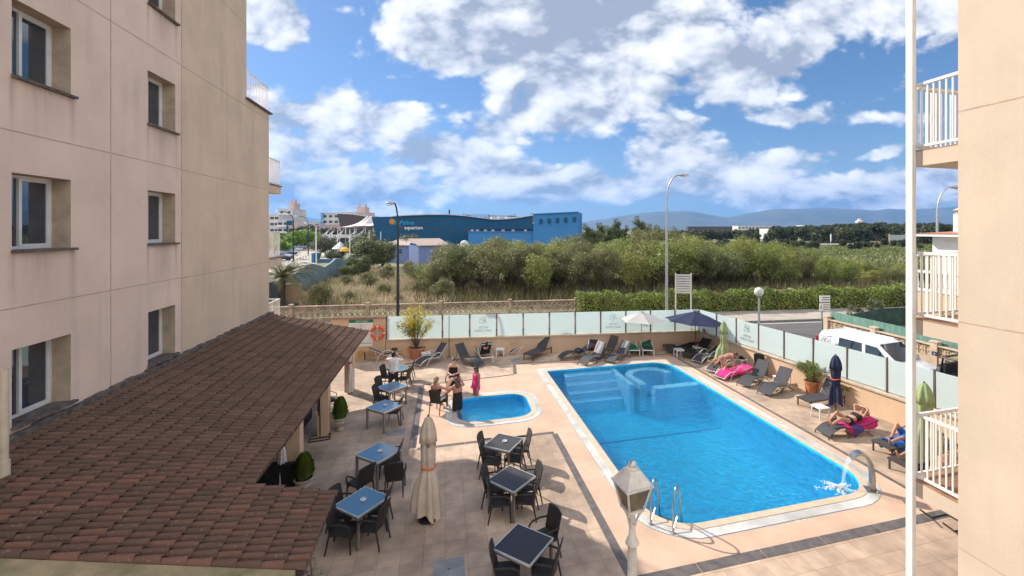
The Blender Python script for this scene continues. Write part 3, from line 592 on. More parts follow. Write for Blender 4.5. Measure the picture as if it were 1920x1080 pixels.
def hotel_left():
    t = thing('hotel_building', 'pinkish tan hotel wing with recessed sliding windows at the left of the courtyard', 'hotel')
    cols = [(9.85, 11.1), (13.47, 14.65), (4.2, 5.45)]; rows = [(3.53, 4.88), (6.63, 8.0), (9.71, 11.07), (12.8, 14.15)]
    holes = [(a, c, z0, z1) for a, c in cols for z0, z1 in rows]
    b = MB(); holed_wall(b, WX, -2, 14.93, 0, 19, holes); b.build('pink_wall', M_pink, t, fix=False)
    b = MB(); holed_wall(b, WX, 14.93, 19.2, 0, 19, []); holed_wall(b, WX, 19.2, 21.4, 0, 12, [])
    b.add([(WX, 19.2, 12), (WX, 19.2, 19), (-30, 19.2, 19), (-30, 19.2, 12)], [(0, 1, 2, 3)]); b.add([(WX, 21.4, 0), (WX, 21.4, 12), (-30, 21.4, 12), (-30, 21.4, 0)], [(0, 1, 2, 3)])
    b.add([(WX, 19.2, 12), (WX, 21.4, 12), (-30, 21.4, 12), (-30, 19.2, 12)], [(0, 1, 2, 3)]); b.build('tan_wall', M_tan, t, fix=False)
    b = MB(); b.add([(WX, -2, 19), (WX, 19.2, 19), (-30, 19.2, 19), (-30, -2, 19)], [(0, 1, 2, 3)]); b.add([(-30, -2, 0), (-30, 21.4, 0), (-30, 21.4, 12), (-30, -2, 19)], [(0, 1, 2, 3)]); b.add([(WX, -2, 0), (WX, -2, 19), (-30, -2, 19), (-30, -2, 0)], [(0, 1, 2, 3)]); b.build('roof', M_cap, t, fix=False)
    b = MB(); b.bbox((WX-.1, 19.1, 11.96), (WX+.10, 21.52, 12.03)); b.build('terrace_coping', M_sill, t)
    # shallow joints in the render
    b = MB()
    for z in (5.6, 8.72, 11.72, 14.8): b.bbox((WX-.01, -1.9, z), (WX+.003, 14.93, z+.022)); b.bbox((WX-.01, 14.96, z-.02), (WX+.003, 21.38 if z < 12 else 19.2, z+.002))
    for y in (12.18,): b.bbox((WX-.01, y, 0), (WX+.0045, y+.025, 18.9))
    b.bbox((WX-.01, 14.93, 0), (WX+.006, 14.962, 18.9)); b.build('render_joints', mat('joint_line', (.52, .37, .27), .9), t)  # thin strips in the joints' own colour
    D = .31
    for a, c in cols:
        for z0, z1 in rows:
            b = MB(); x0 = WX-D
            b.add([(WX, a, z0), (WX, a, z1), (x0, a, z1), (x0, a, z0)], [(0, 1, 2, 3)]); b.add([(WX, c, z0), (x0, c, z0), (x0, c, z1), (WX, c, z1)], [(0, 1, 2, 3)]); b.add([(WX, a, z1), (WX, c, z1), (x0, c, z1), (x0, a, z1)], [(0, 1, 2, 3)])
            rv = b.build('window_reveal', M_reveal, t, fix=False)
            b = MB(); b.bbox((x0-.02, a-.02, z0-.05), (WX+.09, c+.06, z0)); b.build('window_sill', M_sill, t)
            b = MB(); f = .055; mid = a+(c-a)*.47
            b.bbox((x0-.06, a, z0), (x0, a+f, z1)); b.bbox((x0-.06, c-f, z0), (x0, c, z1)); b.bbox((x0-.058, a+f, z1-f), (x0-.002, c-f, z1)); b.bbox((x0-.058, a+f, z0), (x0-.002, c-f, z0+f))
            b.bbox((x0-.05, mid-.05, z0+f), (x0+.012, mid+.012, z1-f)); b.bbox((x0-.045, mid+.012, z1-f-.04), (x0-.01, c-f, z1-f)); b.bbox((x0-.045, mid+.012, z0+f), (x0-.01, c-f, z0+f+.04)); b.bbox((x0-.045, c-f-.04, z0+f+.04), (x0-.01, c-f, z1-f-.04))
            w = b.build('window', M_alu, t)
            b = MB(); b.bbox((x0-.035, a+f, z0+f), (x0-.028, c-f, z1-f)); b.build('pane', M_win, w)
    # balconies on the far facade
    for z in (8.95, 5.72, 2.65):
        b = MB(); b.bbox((WX-4.2, 21.4, z-.34), (WX+.02, 22.75, z)); s = b.build('balcony_slab', M_tan, t)
        b = MB(); b.bbox((WX-4.25, 21.4, z), (WX+.07, 22.82, z+.035)); b.build('slab_edge', M_sill, s)
        railing((WX-.02, 21.45, 0), (WX-.02, 22.72, 0), z+.1, z+1.15, t, step=.14, bar_w=.022); railing((WX-.06, 22.72, 0), (WX-4.1, 22.72, 0), z+.1, z+1.15, t, step=.25, bar_w=.022)
    railing((WX-.04, 19.3, 0), (WX-.04, 21.42, 0), 12.08, 13.08, t, step=.15, bar_w=.016); railing((WX-.08, 21.42, 0), (-20, 21.42, 0), 12.08, 13.08, t, step=.3, bar_w=.016)
    return t
hotel_left()
RX = 7.33; RY = 4.76
def hotel_right():
    t = thing('hotel_building', 'sunlit sand coloured hotel wing close at the right with a white post and balconies', 'hotel')
    b = MB(); b.add([(RX, -3, 0), (RX, -3, 13.2), (RX, RY, 13.2), (RX, RY, 0)], [(0, 1, 2, 3)]); b.add([(RX, RY, 0), (RX, RY, 13.2), (18, RY, 13.2), (18, RY, 0)], [(0, 1, 2, 3)]); b.add([(RX, -3, 13.2), (RX, RY, 13.2), (18, RY, 13.2), (18, -3, 13.2)], [(0, 1, 2, 3)]); b.add([(18, -3, 0), (18, RY, 0), (18, RY, 13.2), (18, -3, 13.2)], [(0, 1, 2, 3)]); b.add([(RX, -3, 0), (RX, -3, 13.2), (18, -3, 13.2), (18, -3, 0)], [(0, 1, 2, 3)])
    b.build('wall', M_sand, t, fix=False)
    b = MB()
    for z in (8.73, 5.63, 2.3): b.bbox((RX-.003, -2.9, z), (RX+.01, RY-.002, z+.018))
    b.build('render_joints', mat('joint_line', (.28, .2, .14), .9), t)
    PX = 7.43; PY = 5.52
    b = MB(); b.bbox((PX, PY-.03, 0), (PX+.085, PY+.075, 13.0)); b.build('post', M_white, t)
    for z in (8.30, 5.53, 2.86):
        b = MB(); b.bbox((PX+.09, RY, z-.26), (17, PY+.05, z-.02)); s = b.build('balcony_slab', M_sand, t)
        b = MB(); b.bbox((PX+.088, RY+.002, z-.019), (17, PY+.08, z)); b.build('slab_edge', mat('rusty_edge', (.35, .2, .12), .8), s)
        railing((PX+.12, RY+.03, 0), (PX+.12, PY, 0), z+.07, z+1.08, t, step=.095, bar_w=.02); railing((PX+.16, PY+.02, 0), (14, PY+.02, 0), z+.07, z+1.05, t, step=.11, bar_w=.022)
hotel_right()

# ------------------------------------------------------------------ tiled pavilion at the left
def roof_z(x): return 3.3-.243*(x+7.35)
def tilemesh(x0, x1, y0, y1, lx=.30, py=.158):
    "overlapping half-round clay tiles, ridges running down the slope (x)"
    rg = np.random.default_rng(4); V = []; F = []; T = []
    nx = int(round((x1-x0)/lx)); ny = int(round((y1-y0)/py)); lx = (x1-x0)/nx; py = (y1-y0)/ny; K = 6
    for i in range(nx):
        for j in range(ny):
            xa = x0+i*lx-.02; xb = x0+(i+1)*lx+.035; yc = y0+(j+.5)*py; jx, jz, jr = rg.normal(0, .006), rg.normal(0, .003), rg.normal(0, .012)
            o = len(V); c = rg.random()
            if rg.random() < .08: c = .97+.03*rg.random()
            for (x, lift, wd) in ((xa, .0, .82), (xb, .034, 1.0), (xb, .016, .96)):
                for k in range(K+1):
                    th = math.pi*k/K; yy = yc-math.cos(th)*py*.415*wd+jr*(x-xa); zz = roof_z(x)+lift+jz+math.sin(th)*.082*wd
                    V.append((x+jx, yy, zz))
            for r in range(2):
                for k in range(K): a = o+r*(K+1)+k; F.append((a, a+1, a+K+2, a+K+1)); T.append(c)
            # pan between the covers
    return V, F, T
def tilemat_roof():
    m = bpy.data.materials.new('clay_roof_tiles'); m.use_nodes = True; nt = m.node_tree; L = nt.links; b = nt.nodes['Principled BSDF']; b.inputs['Roughness'].default_value = .9; b.inputs['Specular IOR Level'].default_value = .25
    at_ = nt.nodes.new('ShaderNodeAttribute'); at_.attribute_name = 'tint'; tc = nt.nodes.new('ShaderNodeTexCoord')
    rp = nt.nodes.new('ShaderNodeValToRGB'); L.new(at_.outputs['Fac'], rp.inputs[0]); e = rp.color_ramp.elements; e[0].color = (.145, .086, .060, 1); e[1].color = (.225, .112, .078, 1); e[0].position = 0; e[1].position = 1
    e2 = e.new(.6); e2.color = (.165, .094, .066, 1)
    # greyer weathered zone far up, redder newer tiles near
    sx = nt.nodes.new('ShaderNodeSeparateXYZ'); L.new(tc.outputs['Object'], sx.inputs[0])
    n = nt.nodes.new('ShaderNodeTexNoise'); n.inputs['Scale'].default_value = .5; n.inputs['Detail'].default_value = 4; L.new(tc.outputs['Object'], n.inputs['Vector'])
    ad = nt.nodes.new('ShaderNodeMath'); ad.operation = 'MULTIPLY_ADD'; L.new(n.outputs['Fac'], ad.inputs[0]); ad.inputs[1].default_value = 3; L.new(sx.outputs['Y'], ad.inputs[2])
    mr = nt.nodes.new('ShaderNodeMapRange'); L.new(ad.outputs[0], mr.inputs[0]); mr.inputs[1].default_value = 10.0; mr.inputs[2].default_value = 11.6
    mx = nt.nodes.new('ShaderNodeMix'); mx.data_type = 'RGBA'; mx.blend_type = 'MIX'; L.new(mr.outputs[0], mx.inputs[0]); L.new(rp.outputs[0], mx.inputs[6])
    rp2 = nt.nodes.new('ShaderNodeValToRGB'); L.new(at_.outputs['Fac'], rp2.inputs[0]); e = rp2.color_ramp.elements; e[0].color = (.135, .080, .056, 1); e[1].color = (.185, .11, .078, 1); L.new(rp2.outputs[0], mx.inputs[7])
    last = mx.outputs[2]
    # moss and lichen blotches
    n2 = nt.nodes.new('ShaderNodeTexNoise'); n2.inputs['Scale'].default_value = 2.6; n2.inputs['Detail'].default_value = 8; n2.inputs['Roughness'].default_value = .7; L.new(tc.outputs['Object'], n2.inputs['Vector'])
    m2 = nt.nodes.new('ShaderNodeMapRange'); L.new(n2.outputs['Fac'], m2.inputs[0]); m2.inputs[1].default_value = .48; m2.inputs[2].default_value = .72; m2.inputs[4].default_value = .6
    mx2 = nt.nodes.new('ShaderNodeMix'); mx2.data_type = 'RGBA'; L.new(m2.outputs[0], mx2.inputs[0]); L.new(last, mx2.inputs[6]); mx2.inputs[7].default_value = (.075, .062, .042, 1)
    n3 = nt.nodes.new('ShaderNodeTexNoise'); n3.inputs['Scale'].default_value = 28; n3.inputs['Detail'].default_value = 2; L.new(tc.outputs['Object'], n3.inputs['Vector'])
    m3 = nt.nodes.new('ShaderNodeMapRange'); L.new(n3.outputs['Fac'], m3.inputs[0]); m3.inputs[1].default_value = .64; m3.inputs[2].default_value = .72; m3.inputs[4].default_value = .7
    mx3 = nt.nodes.new('ShaderNodeMix'); mx3.data_type = 'RGBA'; L.new(m3.outputs[0], mx3.inputs[0]); L.new(mx2.outputs[2], mx3.inputs[6]); mx3.inputs[7].default_value = (.30, .26, .22, 1)
    L.new(mx3.outputs[2], b.inputs['Base Color'])
    bp = nt.nodes.new('ShaderNodeBump'); bp.inputs['Strength'].default_value = .5; bp.inputs['Distance'].default_value = .01; L.new(n2.outputs['Fac'], bp.inputs['Height']); L.new(bp.outputs[0], b.inputs['Normal'])
    return m
M_tiles = tilemat_roof()
def tiles_obj(parts, parent, name='roof_tiles'):
    V = []; F = []; T = []
    for a in parts:
        v, f, t_ = tilemesh(*a); o = len(V); V += v; F += [tuple(i+o for i in q) for q in f]; T += t_
    me = bpy.data.meshes.new(name); me.from_pydata(V, [], F); me.update(); at_ = me.attributes.new('tint', 'FLOAT', 'FACE'); at_.data.foreach_set('value', T)
    return link(name, me, M_tiles, parent, smooth=True)
def pavilion():
    t = thing('tiled_pavilion', 'open pavilion with a brown clay tiled lean-to roof along the pinkish hotel wall', 'pavilion')
    b = MB()
    for (x0, x1, y0, y1) in ((WX, -3.42, 9.08, 21.38), (WX, -2.02, 7.12, 9.08)):
        b.add([(x0, y0, roof_z(x0)-.10), (x1, y0, roof_z(x1)-.10), (x1, y1, roof_z(x1)-.10), (x0, y1, roof_z(x0)-.10), (x0, y0, roof_z(x0)+.012), (x1, y0, roof_z(x1)+.012), (x1, y1, roof_z(x1)+.012), (x0, y1, roof_z(x0)+.012)], [(3, 2, 1, 0), (4, 5, 6, 7), (0, 1, 5, 4), (1, 2, 6, 5), (2, 3, 7, 6), (3, 0, 4, 7)])
    b.build('roof_slab', mat('roof_slab_dark', (.07, .045, .035), .9), t)
    tiles_obj([(WX, -3.38, 9.08, 21.45), (WX, -2.0, 7.1, 9.08)], t)
    b = MB()
    for i in range(60):                                   # grey cement flashing along the wall
        y = 7.1+i*.24; b.bbox((WX, y, 3.2), (WX+.12+.05*random.random(), y+.245, 3.40+.06*random.random()))
    b.build('wall_flashing', M_mould, t)
    b = MB(); b.bbox((WX, 6.72, 0), (-2.15, 7.06, 1.9)); b.add([(WX, 6.7, 3.34), (-2.1, 6.7, 2.06), (-2.1, 7.1, 2.06), (WX, 7.1, 3.34), (WX, 6.7, 2.4), (-2.1, 6.7, 1.5), (-2.1, 7.1, 1.5), (WX, 7.1, 2.4)], [(0, 1, 2, 3), (7, 6, 5, 4), (0, 4, 5, 1), (1, 5, 6, 2), (2, 6, 7, 3), (3, 7, 4, 0)]); b.build('end_wall', M_ledge, t)
    for y in (13.55, 16.55, 20.7, 9.6):
        b = MB(); b.bbox((-4.2, y-.16, 0), (-3.86, y+.18, roof_z(-4)-.1)); b.build('pillar', M_peach, t)
    b = MB(); b.bbox((-4.16, 9.2, 2.18), (-3.9, 21.3, roof_z(-4)-.1)); b.build('eave_beam', M_bronze, t)
    b = MB(); b.bbox((-2.4, 7.15, 0), (-2.25, 7.3, 1.92)); b.build('red_post', M_redband, t)
    return t
pavilion()
# tied curtains, furniture and stands beneath the pavilion
def curtain(p, h, lab):
    t = thing('curtain', lab, 'curtain', p, 0, 'tied curtains at the pavilion pillars')
    b = MB(); n = 36; vs = []; zs = [0.05, .35, .8, 1.15, 1.3, 1.5, 1.8, h]; ws = [.17, .15, .11, .07, .05, .08, .16, .22]
    for z, w in zip(zs, ws):
        for j in range(n): th = 2*math.pi*j/n; r = w*(1+.22*math.sin(7*th)); vs.append((r*math.cos(th)*.8, r*math.sin(th)*1.2+(.10 if z < 1.2 else 0), z))
    b.add(vs, [(i*n+j, i*n+(j+1) % n, (i+1)*n+(j+1) % n, (i+1)*n+j) for i in range(len(zs)-1) for j in range(n)]); b.build('cloth', mat('white_curtain', (.72, .68, .64), .9), t, smooth='all')
    b = MB(); b.lathe([(.065, 1.26), (.075, 1.3), (.065, 1.35)], 14); b.build('tie_band', mat('red_tie', (.5, .05, .05), .8), t)
curtain((-4.2, 13.05, 0), 2.2, 'white tied curtain hanging at the nearest visible pavilion pillar'); curtain((-3.95, 20.35, 0), 2.2, 'white tied curtain hanging at the farthest pavilion pillar')
t = thing('sofa', 'dark sofa with purple cushions in the shade under the tiled roof', 'sofa', (-5.3, 17.0, 0)); b = MB(); b.box((0, 0, .22), (1.0, 2.2, .42)); b.build('seat_base', M_blackc, t); b = MB(); b.box((-.42, 0, .6), (.18, 2.2, .6)); b.build('backrest', M_purple, t); 
for q_ in (.6, -.4): b = MB(); b.ell((-.1, q_, .52), (.14, .26, .2)); b.build('cushion', M_purple, t, smooth='all')
t = thing('menu_stand', 'tall black menu stand on a rectangular base frame by the middle pavilion pillar', 'menu stand', at(600, 822)+Vector((0, 0, 0)), R(8))
b = MB(); r_ = .3
for a, c in (((-r_, -.22, .02), (r_, -.22, .02)), ((r_, -.22, .02), (r_, .22, .02)), ((r_, .22, .02), (-r_, .22, .02)), ((-r_, .22, .02), (-r_, -.22, .02)), ((-r_, 0, .02), (r_, 0, .02))): b.beam(a, c, .035, .03)
b.build('base_frame', M_black, t); b = MB(); b.tube([(0, 0, .02), (0, 0, 1.75)], .018); b.build('pole', M_black, t); b = MB(); b.box((0, 0, 1.3), (.04, .42, .95)); f = b.build('menu_board', M_black, t); b = MB(); b.box((.024, 0, 1.3), (.006, .34, .85)); b.build('menu_sheet', mat('menu_sheet', (.4, .33, .26), .7, var=.4, vscale=14), f)
b = MB(); b.lathe([(.35, .45), (.35, .5), (.33, .52)], 20); t = thing('side_table', 'low dark round table beneath the near part of the tiled roof', 'table', (-4.6, 12.3, 0)); b.build('top', M_black, t); b = MB(); b.tube([(0, 0, 0), (0, 0, .46)], .05); b.build('leg', M_black, t)
t = thing('sofa', 'dark grey padded sofa seen between the tiled roof and the nearest urn', 'sofa', at(512, 925)+Vector((-.1, .3, 0)), R(90)); b = MB(); b.box((0, 0, .25), (.9, 1.5, .45)); b.build('seat_base', M_blackc, t); b = MB(); b.box((-.4, 0, .55), (.16, 1.5, .5)); b.build('backrest', M_blackc, t)
# vent pipe on the roof
p = Vector((-6.6, 8.72, 3.12)); t = thing('vent_pipe', 'cream plastic vent pipe with a side elbow standing on the tiled roof', 'pipe', p)
b = MB(); b.tube([(0, 0, .1), (0, 0, 1.72)], .052, 14); b.build('pipe', mat('cream_plastic', (.62, .52, .38), .5), t, smooth=True); b = MB(); b.tube([(0, 0, -.02), (0, 0, .3)], .068, 14); b.tube([(0, 0, .16), (-.6, -.1, .16)], .05, 14); b.build('elbow', mat('cream_plastic', (.62, .52, .38), .5), t, smooth=True)

# ------------------------------------------------------------------ foliage
def quads(cen, nrm, size, asp=.55):
    "leaf cards: centres (n,3), facing nrm, random roll"
    n = len(cen); nrm = nrm/np.maximum(1e-6, np.linalg.norm(nrm, axis=1))[:, None]; a = rng.normal(size=(n, 3)); a -= nrm*(a*nrm).sum(1)[:, None]; a /= np.linalg.norm(a, axis=1)[:, None]; b = np.cross(nrm, a)
    s = (size if isinstance(size, np.ndarray) else np.full(n, size))*rng.uniform(.6, 1.35, n); s = s[:, None]
    P = np.stack([cen-a*s, cen-b*s*asp, cen+a*s, cen+b*s*asp], 1).reshape(-1, 3); return P
def quadmesh(name, P):
    me = bpy.data.meshes.new(name); n = len(P)//4; me.vertices.add(len(P)); me.vertices.foreach_set('co', P.astype(np.float32).ravel()); me.loops.add(4*n); me.loops.foreach_set('vertex_index', np.arange(4*n, dtype=np.int32)); me.polygons.add(n); me.polygons.foreach_set('loop_start', np.arange(0, 4*n, 4, dtype=np.int32)); me.polygons.foreach_set('loop_total', np.full(n, 4, dtype=np.int32)); me.update(calc_edges=True); return me
def crown_pts(n, clumps, spread, core=.55):
    k = len(clumps); c = np.array([q[:3] for q in clumps]); r = np.array([q[3] for q in clumps]); w = r**2; idx = rng.choice(k, n, p=w/w.sum()); d = rng.normal(size=(n, 3)); d /= np.linalg.norm(d, axis=1)[:, None]
    rad = r[idx]*(core+(1-core)*rng.random(n)**.6)*(1+spread*rng.normal(size=n)*.35); d[:, 2] *= .85
    return c[idx]+d*rad[:, None], d
def clumps_in(n, c, R3, rmin, rmax, shell=.45):
    out = []
    for i in range(n):
        d = rng.normal(size=3); d /= np.linalg.norm(d); s = (shell+(1-shell)*rng.random()); out.append((c[0]+d[0]*R3[0]*s, c[1]+d[1]*R3[1]*s, c[2]+d[2]*R3[2]*s, rng.uniform(rmin, rmax)))
    return out
def branches(b, base, clumps, r0, k=12, lean=.5, trunkh=.3):
    base = Vector(base); top = Vector(np.mean([c[:3] for c in clumps], 0)); fork = base.lerp(top, trunkh)+Vector((rng.normal()*.1, rng.normal()*.1, 0))
    b.tube([base, base.lerp(fork, .5)+Vector((rng.normal()*.06, rng.normal()*.06, 0)), fork], [r0*1.2, r0, r0*.85], 7)
    for i in rng.choice(len(clumps), min(k, len(clumps)), replace=False):
        q = Vector(clumps[i][:3]); mid = fork.lerp(q, .5)+Vector((rng.normal()*.18, rng.normal()*.18, -.12*(q-fork).length)); b.tube([fork, mid, q], [r0*.6, r0*.38, r0*.12], 5, cap=False)
def tree_mesh(name, label, cat, group, h, w, n, leaf, lm, asp=.5, multi=1, flat=1.0, bottom=.25, nc=34, crmin=.13, crmax=.26, tr=.035, extra=None):
    t = thing(name, label, cat, (0, 0, 0), 0, group); cz = h*(bottom+(1-bottom)/2); cl = clumps_in(nc, (0, 0, cz), (w*.5*.8, w*.5*.8, h*(1-bottom)*.5*.86*flat), w*crmin, w*crmax)
    P, d = crown_pts(n, cl, .5); nr = d+rng.normal(size=d.shape)*.5+np.array([0, 0, .35]); me = quadmesh('crown', quads(P, nr, leaf, asp)); link('crown', me, lm, t)
    b = MB()
    for i in range(multi):
        bs = (rng.normal()*.08*w*(multi > 1), rng.normal()*.08*w*(multi > 1), 0); sub = [c for j, c in enumerate(cl) if j % multi == i] or cl; branches(b, bs, sub, h*tr/(multi**.5), 10)
    b.build('trunk', M_bark, t); return t
def place(proto, loc, rz, sc, label=None, used={}):
    o = proto if proto.name not in used else copy_tree(proto)
    used.setdefault(proto.name, 1); o.location = loc; o.rotation_euler[2] = rz; o.scale = (sc, sc, sc) if isinstance(sc, (int, float)) else sc
    if label: o['label'] = label
    return o

# tamarisk thicket behind the walls: every crown its own tree
TG = 'tamarisk trees of the thicket behind the wall'
tp = [tree_mesh('tamarisk_tree', 'x', 'tree', TG, 6, 5.2, 5200, .125, lm, .34, 4, 1, bo, 40, .10, .22, .03) for lm, bo in ((M_leaf_tam, .22), (M_leaf_tam2, .28), (M_leaf_tam, .15), (M_leaf_bright, .2))]
k = 0; lbls = ['feathery tamarisk tree in the thicket behind the block wall and hedge', 'dull olive tamarisk in the thicket behind the block wall and hedge', 'low spreading tamarisk in the thicket behind the wall', 'fresher green bush in the thicket behind the hedge']
def topy(px): return float(np.interp(px, [760, 800, 850, 930, 1000, 1060, 1110, 1180, 1240, 1300, 1360, 1420, 1480, 1530, 1600, 1700, 1800], [545, 490, 452, 447, 452, 440, 450, 446, 425, 438, 452, 440, 462, 478, 488, 500, 505]))
for row, (d0, hs) in enumerate([(45, .84), (49, .93), (54, 1.0), (60, 1.0)]):
    px = 815-row*8
    while px < 1790:
        d = d0+rng.uniform(-1.5, 2.0)+(px-800)*.006; p = far(px, d); ty = topy(px)+rng.uniform(-4, 14); h = zat(ty, d)*hs*1.10
        if h > .8 and p.y > 41 or px < 1300:
            pi = 3 if (px > 1380 and row < 3 and rng.random() < .6) else int(rng.integers(0, 3)); sc = max(h, 2.1)/6.2; sw = max(sc, .62)*rng.uniform(.85, 1.1)
            place(tp[pi], p, rng.uniform(0, 6.28), (sw, sw, sc), lbls[pi]); k += 1
        px += rng.uniform(38, 52)*(50/d)*(1 if px < 1450 else .9)
# dry scrub in front of the left part: bushes, sapling stems
bs = tree_mesh('scrub_bush', 'x', 'bush', 'scrub bushes in the dry grass', 2.4, 2.6, 2600, .075, M_leaf_tam2, .4, 4, 1, .1, 22, .10, .2, .02)
for px, py, s, lab in [(690, 545, .95, 'sparse olive scrub bush in the dry grass left of the street lamp'), (765, 520, 1.1, 'tall thin scrub bush below the small lilac houses'), (610, 560, .7, 'low green scrub bush behind the block wall at the left'), (720, 560, .7, 'low scrub bush in dry grass just left of the dark lamp post'), (790, 560, .9, 'scrub bush at the left foot of the tamarisk thicket'), (780, 535, 1.2, 'leaning scrub bush beside the thicket'), (600, 578, .95, 'dark green scrub bush tight behind the block wall, left of the gate wall palm'), (655, 572, .6, 'small scrub bush tight behind the block wall, between two piers'), (725, 530, 1.1, 'bare branched scrub bush in the middle of the dry grass'), (650, 540, .7, 'small scrub bush near the end of the wavy wall path'), (830, 566, 1.0, 'scrub bush in front of the tamarisk thicket foot, right of the lamp'), (748, 575, .5, 'tiny scrub bush at the foot of the dark lamp post')]:
    place(bs, at(px, py), rng.uniform(0, 6), s, lab)
# round dark shrubs by the wavy wall
rs = tree_mesh('round_shrub', 'x', 'shrub', 'round shrubs beside the wavy wall', 4.6, 5.0, 9500, .13, leafmat('shrub_leaves', (.19, .21, .07), (.08, .10, .03)), .5, 2, 1, .02, 40, .16, .26, .03)
for px, d, s, lab in [(693, 76, 1.25, 'largest round green shrub beside the wavy wall'), (673, 64, .72, 'round shrub lower left of the largest one by the wavy wall'), (655, 60, .5, 'smallest round shrub at the end of the wavy wall'), (716, 80, 1.15, 'round shrub right of the largest one by the wavy wall')]:
    place(rs, far(px, d), rng.uniform(0, 6), s, lab)
# dry grass: nobody could count the blades
def grass(name, label, poly_fn, n, hmin, hmax, m, wd=.035):
    P = []
    pts = np.array([poly_fn() for _ in range(n)]); h = rng.uniform(hmin, hmax, n); a = rng.uniform(0, 6.283, n); w = rng.uniform(.6, 1.3, n)*wd; lx = rng.normal(size=n)*.22*h; ly = rng.normal(size=n)*.22*h
    b0 = np.stack([pts[:, 0]-np.cos(a)*w, pts[:, 1]-np.sin(a)*w, np.zeros(n)], 1); b1 = np.stack([pts[:, 0]+np.cos(a)*w, pts[:, 1]+np.sin(a)*w, np.zeros(n)], 1)
    t1 = np.stack([pts[:, 0]+lx+np.cos(a)*w*.3, pts[:, 1]+ly+np.sin(a)*w*.3, h], 1); t0 = np.stack([pts[:, 0]+lx-np.cos(a)*w*.3, pts[:, 1]+ly-np.sin(a)*w*.3, h], 1)
    o = link(name, quadmesh(name, np.stack([b0, b1, t1, t0], 1).reshape(-1, 3)), m); return tag(o, label, 'grass', kind='stuff')
def fan(pa, pb, da, db): return lambda: (lambda p: (p.x, p.y))(far(rng.uniform(pa, pb), rng.uniform(da**.5, db**.5)**2))
grass('dry_grass', 'tall straw coloured dry grass behind the block wall', fan(560, 850, 38.5, 74), 26000, .3, 1.0, M_dry, .05)
grass('undergrowth', 'brownish undergrowth beneath the tamarisk thicket', fan(780, 1860, 38.5, 60), 16000, .4, 1.3, M_dryg, .06)
grass('field_grass', 'green and straw grass of the open field beyond the thicket', fan(1180, 2000, 60, 230), 26000, .2, .6, M_fieldg, .4)
grass('field_dry_grass', 'pale dry grass tufts of the open field', fan(1180, 2000, 62, 110), 3500, .3, .7, M_dry, .2)

# far trees
pine = tree_mesh('pine_tree', 'x', 'tree', 'pines and trees of the far tree line', 9, 9, 2600, .42, M_leaf_dark, .5, 1, .8, .38, 30, .12, .22, .03)
lowt = tree_mesh('broad_tree', 'x', 'tree', 'pines and trees of the far tree line', 6, 8, 2200, .40, M_leaf_dark, .5, 2, 1, .05, 26, .12, .24, .03)
px = 1395; kk = 0
while px < 1830:
    d = rng.uniform(215, 300); ty = float(np.interp(px, [1390, 1450, 1500, 1560, 1620, 1700, 1830], [432, 424, 424, 418, 416, 416, 418]))+rng.uniform(-2, 3); h = zat(ty, d)
    if kk % 3: place(pine, far(px, d), rng.uniform(0, 6), h/9.2, 'dark umbrella pine in the far tree line beyond the field')
    else: place(lowt, far(px, d*.9), rng.uniform(0, 6), h*.8/6, 'dark low tree in the far tree line beyond the field')
    px += rng.uniform(6, 11); kk += 1
px = 1290
while px < 1830:
    d = rng.uniform(150, 205); place(lowt, far(px, d), rng.uniform(0, 6), rng.uniform(.3, .55), 'dark low tree in the far tree line beyond the field'); px += rng.uniform(9, 18)
px = 1268
while px < 1450:
    d = rng.uniform(270, 330); place(lowt, far(px, d), rng.uniform(0, 6), (zat(rng.uniform(429, 434), d))/6.2, 'dark low tree in the far tree line beyond the field'); px += rng.uniform(6, 10)
for px, d, h in [(905, 210, 9), (925, 200, 9), (960, 205, 8), (985, 210, 9), (1000, 215, 8.5), (1010, 195, 8), (875, 215, 10), (845, 215, 10), (860, 205, 9)]:
    place(lowt, far(px, d), rng.uniform(0, 6), zat(rng.uniform(401, 406), d)/6.2, 'broad dark tree showing above the aquarium roof')
# poplars right of the blue building
pop = tree_mesh('poplar_tree', 'x', 'tree', 'poplars beside the blue building', 12, 4.4, 6500, .20, leafmat('poplar_leaves', (.17, .20, .07), (.07, .09, .03)), .55, 1, 1, .04, 60, .16, .27, .02)
for px, ty, d, s in [(1100, 415, 118, 1.2), (1125, 412, 112, 1.2), (1140, 418, 108, 1.2), (1155, 404, 116, 1), (1172, 418, 118, .9), (1198, 400, 112, 1), (1215, 415, 120, 1.2), (1235, 418, 110, 1.3), (1262, 424, 112, 1.2), (1110, 425, 100, 1.4)]:
    h = zat(ty, d)/12.2; place(pop, far(px, d), rng.uniform(0, 6), (h*s, h*s, h), 'upright poplar rising behind the thicket right of the blue building')
